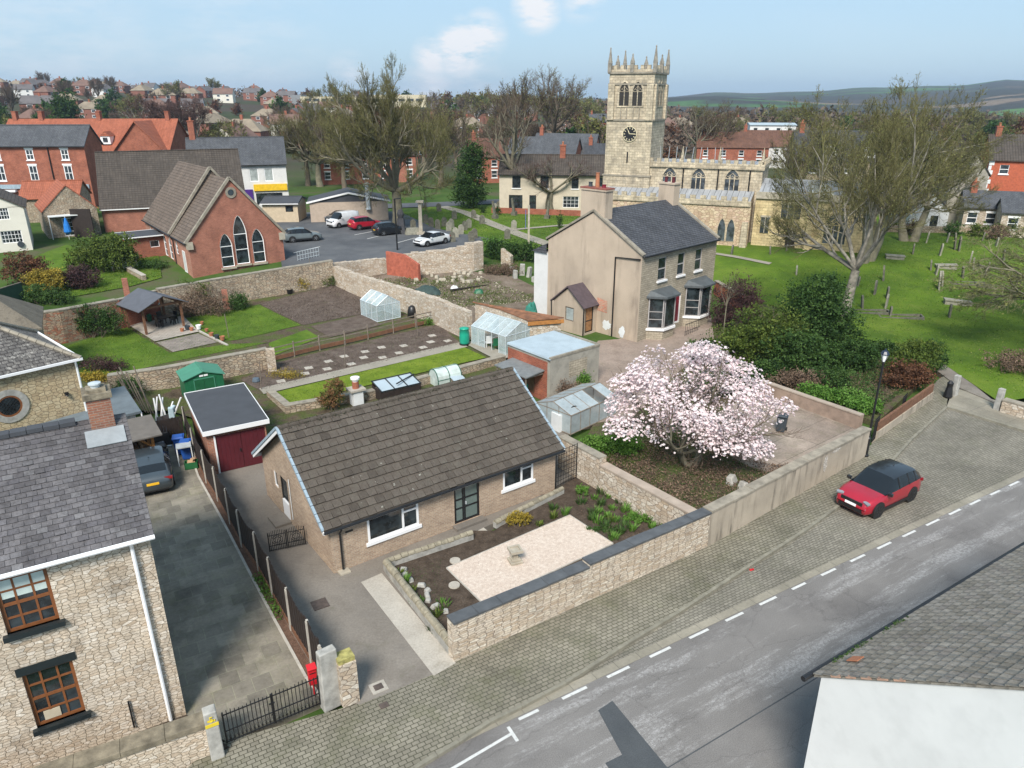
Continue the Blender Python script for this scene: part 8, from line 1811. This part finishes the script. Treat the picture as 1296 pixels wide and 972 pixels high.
weeds('green_weeds','green weeds scattered in the rough magnolia plot',((735,580),(900,570),(975,600),(890,670)),7000,.035,LEAF_M,.16,2)
weeds('bed_weeds','mixed ground cover in the shrub bed left of the lamp',((880,440),(1110,450),(1180,470),(1100,530),(990,490)),16000,.06,LEAF_M,.35,3)
weeds('bed_litter','dead leaves and stems in the shrub bed',((880,430),(1110,450),(1170,470),(1100,530),(990,490)),9000,.05,DRY,.25,4)
weeds('soil_weeds','tiny weeds dotted over the front flower beds',((500,722),(560,708),(562,795)),500,.02,LEAF_M,.05,5)
weeds('soil_litter','leaf litter on the right flower bed',((728,650),(745,630),(865,680),(795,690)),1800,.02,DRY,.04,6)
weeds('fence_weeds','green weeds growing in the gravel strip below the drive fence',((319,731),(331,728),(362,782),(352,790)),900,.045,LEAF_B,.22,7)
weeds('rough_stones','scattered pale stone rubble on the rough earth',((455,352),(600,347),(690,380),(590,392)),1400,.09,rnd_mat('rubble_bits',[(.22,.18,.13),(.42,.37,.29),(.55,.50,.42)],.9),.08,18)
weeds('bed_clods','clods and fine stones on the dug vegetable beds',((310,480),(345,463),(555,411),(583,436),(335,495)),6000,.035,rnd_mat('soil_clods',[(.05,.036,.028),(.10,.075,.06),(.20,.16,.13)],.95),.05,19,.06)
weeds('bed_clods','clods on the dug bed below the corner wall',((328,385),(425,359),(470,368),(458,398),(384,412)),6000,.045,MATS['soil_clods'],.05,20,.05)
weeds('rough_weeds','patchy weeds on the rough ground behind the rubble wall',((450,355),(600,350),(690,380),(590,390)),7000,.06,LEAF_O,.2,8)
weeds('veg_weeds','sparse weeds in the long vegetable bed',((310,480),(345,463),(560,415),(560,440),(340,490)),2500,.03,LEAF_M,.08,9)
weeds('wall_foot_weeds','moss and weeds along the foot of the pavement walls',((575,840),(895,694),(1095,580),(740,766)),500,.02,LEAF_O,.03,10)
GT=leafmat('grass_blades',(.03,.07,.008),(.07,.14,.015),(.14,.21,.03),(.22,.24,.07))
weeds('churchyard_tufts','longer tufts and clumps in the churchyard grass',((905,372),(1110,300),(1400,300),(1500,420),(1290,500),(1195,462),(1105,450)),42000,.045,GT,.07,11,.05)
weeds('churchyard_tufts','longer tufts in the grass by the churchyard path',((545,264),(770,262),(720,315),(612,304),(500,275)),16000,.06,GT,.06,12,.05)
weeds('lawn_blades','grass blades on the left back lawns',((80,440),(160,413),(290,436),(340,434),(200,462),(95,475)),9000,.03,GT,.04,13,.04)
weeds('lawn_blades','grass blades on the square middle lawn',((232,404),(328,386),(381,412),(300,431),(252,419)),8000,.03,GT,.04,14,.05)
weeds('lawn_blades','grass blades on the long bright lawn strip',((340,500),(588,441),(616,454),(420,502),(362,514)),9000,.022,GT,.03,15,.09)
weeds('verge_grass','rough grass on the unpaved ground of the gardens',((60,345),(200,320),(205,352),(165,363),(30,388)),9000,.05,GT,.08,16,.06)
weeds('plot_edge_grass','rough grass round the edges of the magnolia plot',((735,582),(790,552),(880,548),(800,590)),5000,.035,GT,.10,17,.03)
for i,(q,s)in enumerate((((953,628),.8),((968,634),.6),((940,620),.5),((975,622),.5),((925,612),.6))):
 m=MB();m.box((0,0,.2),(s,s*.7,.45),i,tilt=(.2,.1),taper=.7);o=m.build('rockery_stone',RUB_GOLD if i==1 else STONE_GREY,bevel=.05);o.location=g(*q);tag(o,'rough boulder under the magnolia at the edge of the terrace','rock','boulders at the terrace edge')
run_wall('terrace_wall','pinkish coped wall along the rear of the bin terrace','wall',[g(960,497),g(1086,545)],[.75,.85],.3,plain('pink_render',(.30,.22,.17),.9,.2,2,grime=.3),plain('pinkish_coping',(.36,.29,.23),.9,.15,2,bump=.3),.03,.07,caplen=2.5)
run_wall('board_fence','low wall topped by brown horizontal boards beside the planted bed and lamp','fence',[g(1110,556),g(1180,505)],[.45,.45],.25,RENDER_WALL,BROWNWOOD,-.06,.5,caplen=1.8)
for q,a,l in(((1103,560),50,'black iron pedestrian gate just right of the street lamp'),((1138,530),50,'narrow black iron gate between the board fences')):
 p=g(*q);rt=root('iron_gate',l,'gate',p,R(a));m=MB()
 for i in range(8):m.tube([(i*.12,0,0),(i*.12,0,1.35)],.016,4)
 m.box((.42,0,1.25),(.9,.03,.04));m.box((.42,0,.2),(.9,.03,.04));m.build('bars',BLACK,rt)
for q,l in(((1207,500),'stone gate post at the churchyard entrance, left of the ramp'),((1262,518),'stone gate post at the churchyard entrance, right of the ramp')):
 m=MB();m.box((0,0,.6),(.35,.35,1.4),.5,taper=.85);o=m.build('gate_post',STONE_GREY,bevel=.03);o.location=g(*q);tag(o,l,'gate post')
p=g(1199,503);m=MB();m.lathe((0,0,0),[(.22,0),(.26,.1),(.16,.7),(.18,.95),(.05,1.1)],10);o=m.build('bollard',BLACK);o.location=p;tag(o,'dark bulky bollard at the foot of the churchyard ramp','bollard')
run_wall('churchyard_wall','low pale stone wall right of the churchyard entrance','wall',[g(1265,521),g(1400,560)],[.7,.7],.45,RUB_PALE,STONE_CAP,.03,.08)
run_wall('churchyard_wall','low brown wall at the far side of the churchyard','wall',[g(1108,294),g(1300,297),g(1420,300)],[.8,.8,.8],.4,BROWNWOOD and RUB_OLD,None)
run_wall('yard_wall','low red brick wall in front of the cream houses beyond the churchyard','wall',[g(622,270),g(760,275)],[.8,.8],.4,RED_BRICK,None)
m=MB();q=g(905,398);run_wall('garden_wall','stone coped garden wall beside the purple shrub right of the beige house','wall',[g(903,372),g(935,392)],[1.2,1.2],.3,RED_BRICK,STONE_CAP,.05,.08)
# houses beyond
q=g(632,268);cw=dict(frame=BLACK,bars=(2,2),sash=True,fw=.1,depth=.1,sill=WHITE)
house('cream_houses','long row of cream and pale houses with brown roofs across the churchyard','terrace',(q.x,q.y+1,q.z),R(-6),17,7,5.3,7.6,plain('cream_pub_wall',(.52,.46,.36),.9,.1,.7,grime=.15),CONC_TILE_D,{'F':row([2.5,6.6],1.2,3.3,1.7,**cw)+[(1.4,3.4,.2,2.3,cw),(4.4,5.4,.2,2.3,cw)]+row([11,14.5],1.0,3.3,1.5,**cw)+[(9.3,11.6,.6,2.2,dict(bars=(4,3))),(13,14,.1,2.2,dict(frame=BLACK))]},chims=((9,3.5,.8,1.4,7,9.0,RED_BRICK,3),),group=None)
q=g(560,252)
for(px,py,L,D_,ze,zr,rz,wm_,rm_,l)in((640,235,13,8,5,8.6,-18,RED_BRICK,SLATE,'slate roofed red house behind the cream houses, left'),(672,232,12,8,5.4,9.0,-18,CHAPEL_BRICK,SLATE,'slate roofed house behind the cream houses, middle'),(597,232,12,8,5,8,10,RED_BRICK,RUST_TILE,'red brick house with brown roof behind the dark evergreen'),(738,236,8,7,5,7.4,-8,RUB_OLD,SLATE_D,'stone house with dark slate roof tucked left of the tower'),(728,205,14,8,5,8.5,-14,RED_BRICK,RUST_TILE,'red roofed house with white gables behind the tower, left side'),(722,190,16,9,4,4.6,-4,WHITE_WALL,SLATE,'low flat white fronted building left of the tower'),(745,172,15,9,5.5,8.5,-5,RED_BRICK,SLATE,'brick house on rising ground left of the tower'),(404,234,14,9,5,8,12,RED_BRICK,SLATE,'red brick house with slate roof behind the bare trees'),(445,232,13,9,5.2,8.2,12,CHAPEL_BRICK,CONC_TILE_D,'brick house partly hidden behind the huge bare tree'),(880,214,16,9,5,8,-10,RED_BRICK,RUST_TILE,'long rusty red roof seen over the nave battlements, left'),(935,212,13,9,5,8.2,-12,WHITE_WALL,RUST_TILE,'red roof with white gable seen over the nave battlements, right'),(945,200,12,8,8.6,9.0,-10,WHITE_WALL,FELT_L,'pale flat roofed building behind the nave'),(1000,262,20,9,7.0,10.8,-10,RUB_OLD,SLATE_D,'dark slate roofed building with white dormers behind the chancel'),(1125,262,12,8,5.5,8.2,-14,RED_BRICK,SLATE_D,'dark brick building with slate roof right of the chancel'),(1170,258,16,8,5.2,8,-16,RED_BRICK,SLATE,'brick terrace partly hidden by the budding trees'),(1238,272,15,9,7.6,10.6,-22,plain('orange_red_brick',(.40,.10,.05),.9,.2,5),CONC_TILE_D,'tall orange red brick house with white quoins at the right edge'),(1215,292,8,5,3.0,4.6,-20,RUB_PALE,SLATE,'small grey shed cottage right of the white cottage'),(1262,300,10,4,3.0,4.2,-22,RUB_PALE,SLATE,'pale stone outbuilding below the orange red house'),(113,235,18,8,6.5,9.0,6,RED_BRICK,SLATE_D,'slate roofed building between terrace and church hall')):
 p=g(px,py);dn_=4 if 'red' in l or 'brick' in l else 3
 wn_={'F':row([L*(i+.5)/4 for i in range(4)],1.1,1.0,1.3,sill=WHITE,lintel=WHITE,sash=True)+(row([L*(i+.5)/4 for i in range(4)],1.1,ze-1.9,1.2,sill=WHITE,sash=True)if ze>4.4 else[])}
 h_=house('distant_house',l,'house',(p.x,p.y,p.z),R(rz),L,D_,ze,zr,wm_,rm_,wn_,chims=((1.0,D_/2,.7,1.0,zr-1.2,zr+1.1,RED_BRICK,2),)if zr-ze>1.5 else(),gut=False,simple=True)
 if 'dormers' in l:
  for x in(4,9.5,14):m=MB();m.span(x,x+1.6,.2,2.5,7.2,9.0);d_=m.build('dormer',WHITE,h_);m=MB();m.span(x+.3,x+1.3,.15,.2,7.6,8.7);m.build('pane',GLASS_F,d_);m=MB();m.extrude([(x-.2,9.0),(x+1.8,9.0),(x+.8,9.9)],(0,0,0),(1,0,0),(0,0,1),(0,1,0),3.5);m.build('dormer_roof',SLATE_D,d_)
 if 'quoins' in l:
  m=MB()
  for i in range(12):m.span(-.05,.3+.25*(i%2),-.05,.3,i*.62,i*.62+.55)
  m.build('quoins',WHITE_OLD,h_)
for px,py,L,D_,ze,zr,rz,wm_,rm_,l in((1148,291,4.6,6,2.4,4.6,-6,WHITE_WALL,CONC_TILE_D,'small white gabled cottage beyond the churchyard'),(1192,286,4.2,8,6.6,9.4,-10,RENDER_GREY,CONC_TILE_D,'tall grey rendered gable left of the orange red house')):
 p=g(px,py);h_=root('gabled_house',l,'house',p,R(rz));m=MB();wall(m,(0,0),(L,0),-1,ze,[(L*.55,L*.75,.3,1.8)]);m.face([(0,0,ze),(L,0,ze),(L/2,0,zr)]);wall(m,(0,D_),(0,0),-1,ze);wall(m,(L,0),(L,D_),-1,ze);m.build('wall',wm_,h_);m=MB();cross_roof(m,L,-.2,D_,ze,zr);m.build('roof',rm_,h_);window(h_,(0,0),(L,0),(L*.55,L*.75,.3,1.8),frame=BLACK)
p=g(380,128);sch=root('school_building','long pale modern school block with banded windows on the skyline','school',(-142+20,520,ter(-122,520)),R(-6));m=MB()
sx,sy=(380-648)/998*520,520;sch.location=(sx,sy,ter(sx,sy)-1)
m.span(0,85,0,15,0,6.5);m.span(48,85,-3,0,0,7.5);m.build('wall',plain('pale_yellow_render',(.50,.45,.32),.9,.05),sch);m=MB();m.span(-7,0,2,12,-1,7.5);m.build('end_block',plain('grey_block',(.20,.21,.22),.8,.1),sch)
for i in range(14):m=MB();x=3+i*5.8;yy=-.15 if x<47 else-3.15;m.span(x,x+4.2,yy,yy+.1,3.6,5.2);m.build('window',GLASS_F,sch)
def far_house(wm_,rm_,L,D_,ze,zr,hip,label):
 rt=root('hillside_house',label,'house',(0,0,0),0,'houses on the far hillside');m=MB()
 for s in 'FRBL':wall(m,*side_pts(L,D_,s),-3,ze)
 if not hip:m.face([(0,D_,ze),(0,0,ze),(0,D_/2,zr)]);m.face([(L,0,ze),(L,D_,ze),(L,D_/2,zr)])
 m.build('wall',wm_,rt);m=MB();(hip_roof(m,L,D_,ze,zr,.3)if hip else gable_roof(m,L,D_,ze,zr,.3,.2));m.build('roof',rm_,rt)
 for x in(L*.2,L*.65):
  for z in(.9,ze-1.7):m=MB();m.span(x,x+L*.16,-.06,.02,z,z+1.25);f=m.build('window',WHITE,rt);m=MB();m.span(x+.15,x+L*.16-.15,-.075,-.06,z+.12,z+1.12);m.build('pane',GLASS_F,f)
 m=MB();m.box((L*.5,D_/2,zr+.3),(.8,.7,1.8));m.build('chimney',RED_BRICK,rt);return rt
RD=plain('far_red_brick',(.20,.085,.06),.9,.2,.5);GRf=plain('far_grey_roof',(.11,.10,.10),.9,.2,.4);BRf=plain('far_brown_roof',(.15,.09,.07),.9,.2,.4);BUF=plain('far_buff_roof',(.22,.18,.13),.9,.2,.4)
protos=[far_house(RD,GRf,14,8,5,8,False,'small red brick house with grey roof on the far hillside'),far_house(RD,BRf,12,8.5,5,8.2,True,'small hip roofed red brick house on the far hillside'),far_house(CREAM_WALL,BRf,11,8,4.8,7.8,False,'small pale rendered house with brown roof on the far hillside'),far_house(RD,BUF,13,8,5,8,True,'small brick house with buff tiled hipped roof on the far hillside'),far_house(WHITE_WALL,GRf,10,8,4.8,7.6,False,'small white house with grey roof on the far hillside')]
rg=random.Random(99);cnt=0;used=set();spots=[]
for d,st in((205,24),(240,22),(280,22),(325,21),(375,21),(430,21),(490,22),(555,23),(620,24),(680,26)):
 px=-60+rg.uniform(0,20)
 while px<790:
  y=d+rg.uniform(-9,9);x=(px-648)/998*y;px+=st*998/d*rg.uniform(.8,1.35)
  lim=smooth(430,700,px);
  if rg.random()<.22+.45*lim or(d>560 and px>420)or(d<230 and px<200)or(px>560 and d>450):continue
  spots.append((x,y,rg.choice([0,0,0,1,1,2,3,3,4]),rg.choice([-8,4,12,70,88,14])+rg.uniform(-6,6)))
for(x,y)in((60,330),(75,360),(95,340),(110,420),(140,460),(70,500),(120,520),(160,560),(130,380),(180,420),(230,520),(85,600),(250,640),(150,700),(300,760)):spots.append((x,y,rg.randrange(5),rg.uniform(-30,40)))
for x,y,k,a in spots[:235]:
 loc=(x,y,ter(x,y));o=protos[k]
 if k not in used:used.add(k);o.location=loc;o.rotation_euler=(0,0,R(a))
 else:dup(o,loc,R(a),scale=rg.uniform(.85,1.1))
ft=[bare_tree('distant_tree','bare brown tree among the distant houses','tree',h=10,seed=61,levels=3,kids_=(6,6,5),limbs=7,twigw=.05,twig=TWIG_B,spread=.95,group='bare trees among the distant houses'),bare_tree('distant_tree','bare olive tree among the distant houses','tree',h=11,seed=62,levels=3,kids_=(6,6,5),limbs=7,twigw=.05,twig=TWIG_O,spread=.9,nbud=1200,budsize=.2,group='bare trees among the distant houses')]
for o,c,nn in((LEAF_D,'dark evergreen tree among the distant houses',71),(LEAF_M,'green bushy tree among the distant houses',72),(LEAF_R,'reddish brown tree among the distant houses',73)):
 ft.append(bush('distant_tree',c,'tree',(0,0,0),[(0,0,4.2,3,3,3.6),(1.5,.5,3,2.2,2.2,2.4)],1500,.38,o,nn,group='leafy trees among the distant houses',clump=.7))
rg=random.Random(5);first=set();n=0
while n<295:
 d=165+560*rg.random()**1.1;px=rg.uniform(-60,1330);x=(px-648)/998*d
 if 380<px<500 and d<190:continue
 if px>860 and d<220:continue
 if px<700 and d>480 and rg.random()<.6:continue
 if any(abs(x-a[0])<9 and-3<a[1]-d<12 for a in spots):continue
 k=rg.choice([0,0,0,1,1,1,2,3,4,4]);loc=(x,d,ter(x,d)-.2);s=rg.uniform(.7,1.35)*(1.15 if d>300 else 1);n+=1
 if k not in first:first.add(k);ft[k].location=loc;ft[k].scale=(s,s,s)
 else:dup(ft[k],loc,rg.random()*6,scale=s)
def woodland(name,label,box_,n,clumpr,size,mats,seed):
 r=np.random.default_rng(seed);lob=[]
 for _ in range(box_[4]):
  d=r.uniform(box_[2],box_[3]);px=r.uniform(box_[0],box_[1]);x=(px-648)/998*d
  s=clumpr*r.uniform(.7,1.3);lob.append((x,d,ter(x,d)+s*.35,s*1.8,s*1.2,s*.75))
 o=leaf_cloud(name,lob,n,size,mats,None,seed,size*2.2,nclump=n//10);return tag(o,label,'woodland',None,'stuff')
woodland('near_woods','brown wooded ground behind the church',(700,1340,230,420,110),24000,7,.7,TWIG_B,1)
woodland('valley_woods','far wooded valley of bare brown trees',(740,1400,420,1100,260),36000,11,1.5,TWIG_B,2)
woodland('valley_copses','olive copses in the far valley',(760,1400,380,1000,70),12000,9,1.3,TWIG_O,3)
woodland('ridge_woods','tree belt on the skyline left of the tower',(560,860,520,690,90),16000,8,1.1,TWIG_O,4)
woodland('hill_hedges','hedges and dark trees along the left skyline',(-60,560,560,720,60),9000,5,1.0,TWIG_B,5)
hb=MB();hb.span(-4200,4200,-70,5000,-25,100);hz_=hb.build('haze',bpy.data.materials.new('haze_air'));hz_['kind']='stuff';hm=hz_.data.materials[0];hm.use_nodes=True;ht=hm.node_tree;ht.nodes.clear()
ho=ht.nodes.new('ShaderNodeOutputMaterial');pv_=ht.nodes.new('ShaderNodeVolumePrincipled');pv_.inputs['Color'].default_value=(.66,.80,1,1);pv_.inputs['Density'].default_value=.00015;pv_.inputs['Anisotropy'].default_value=.2;ht.links.new(pv_.outputs[0],ho.inputs['Volume'])
tag(hz_,'thin pale blue air haze over the distant hills','haze',None,'stuff')
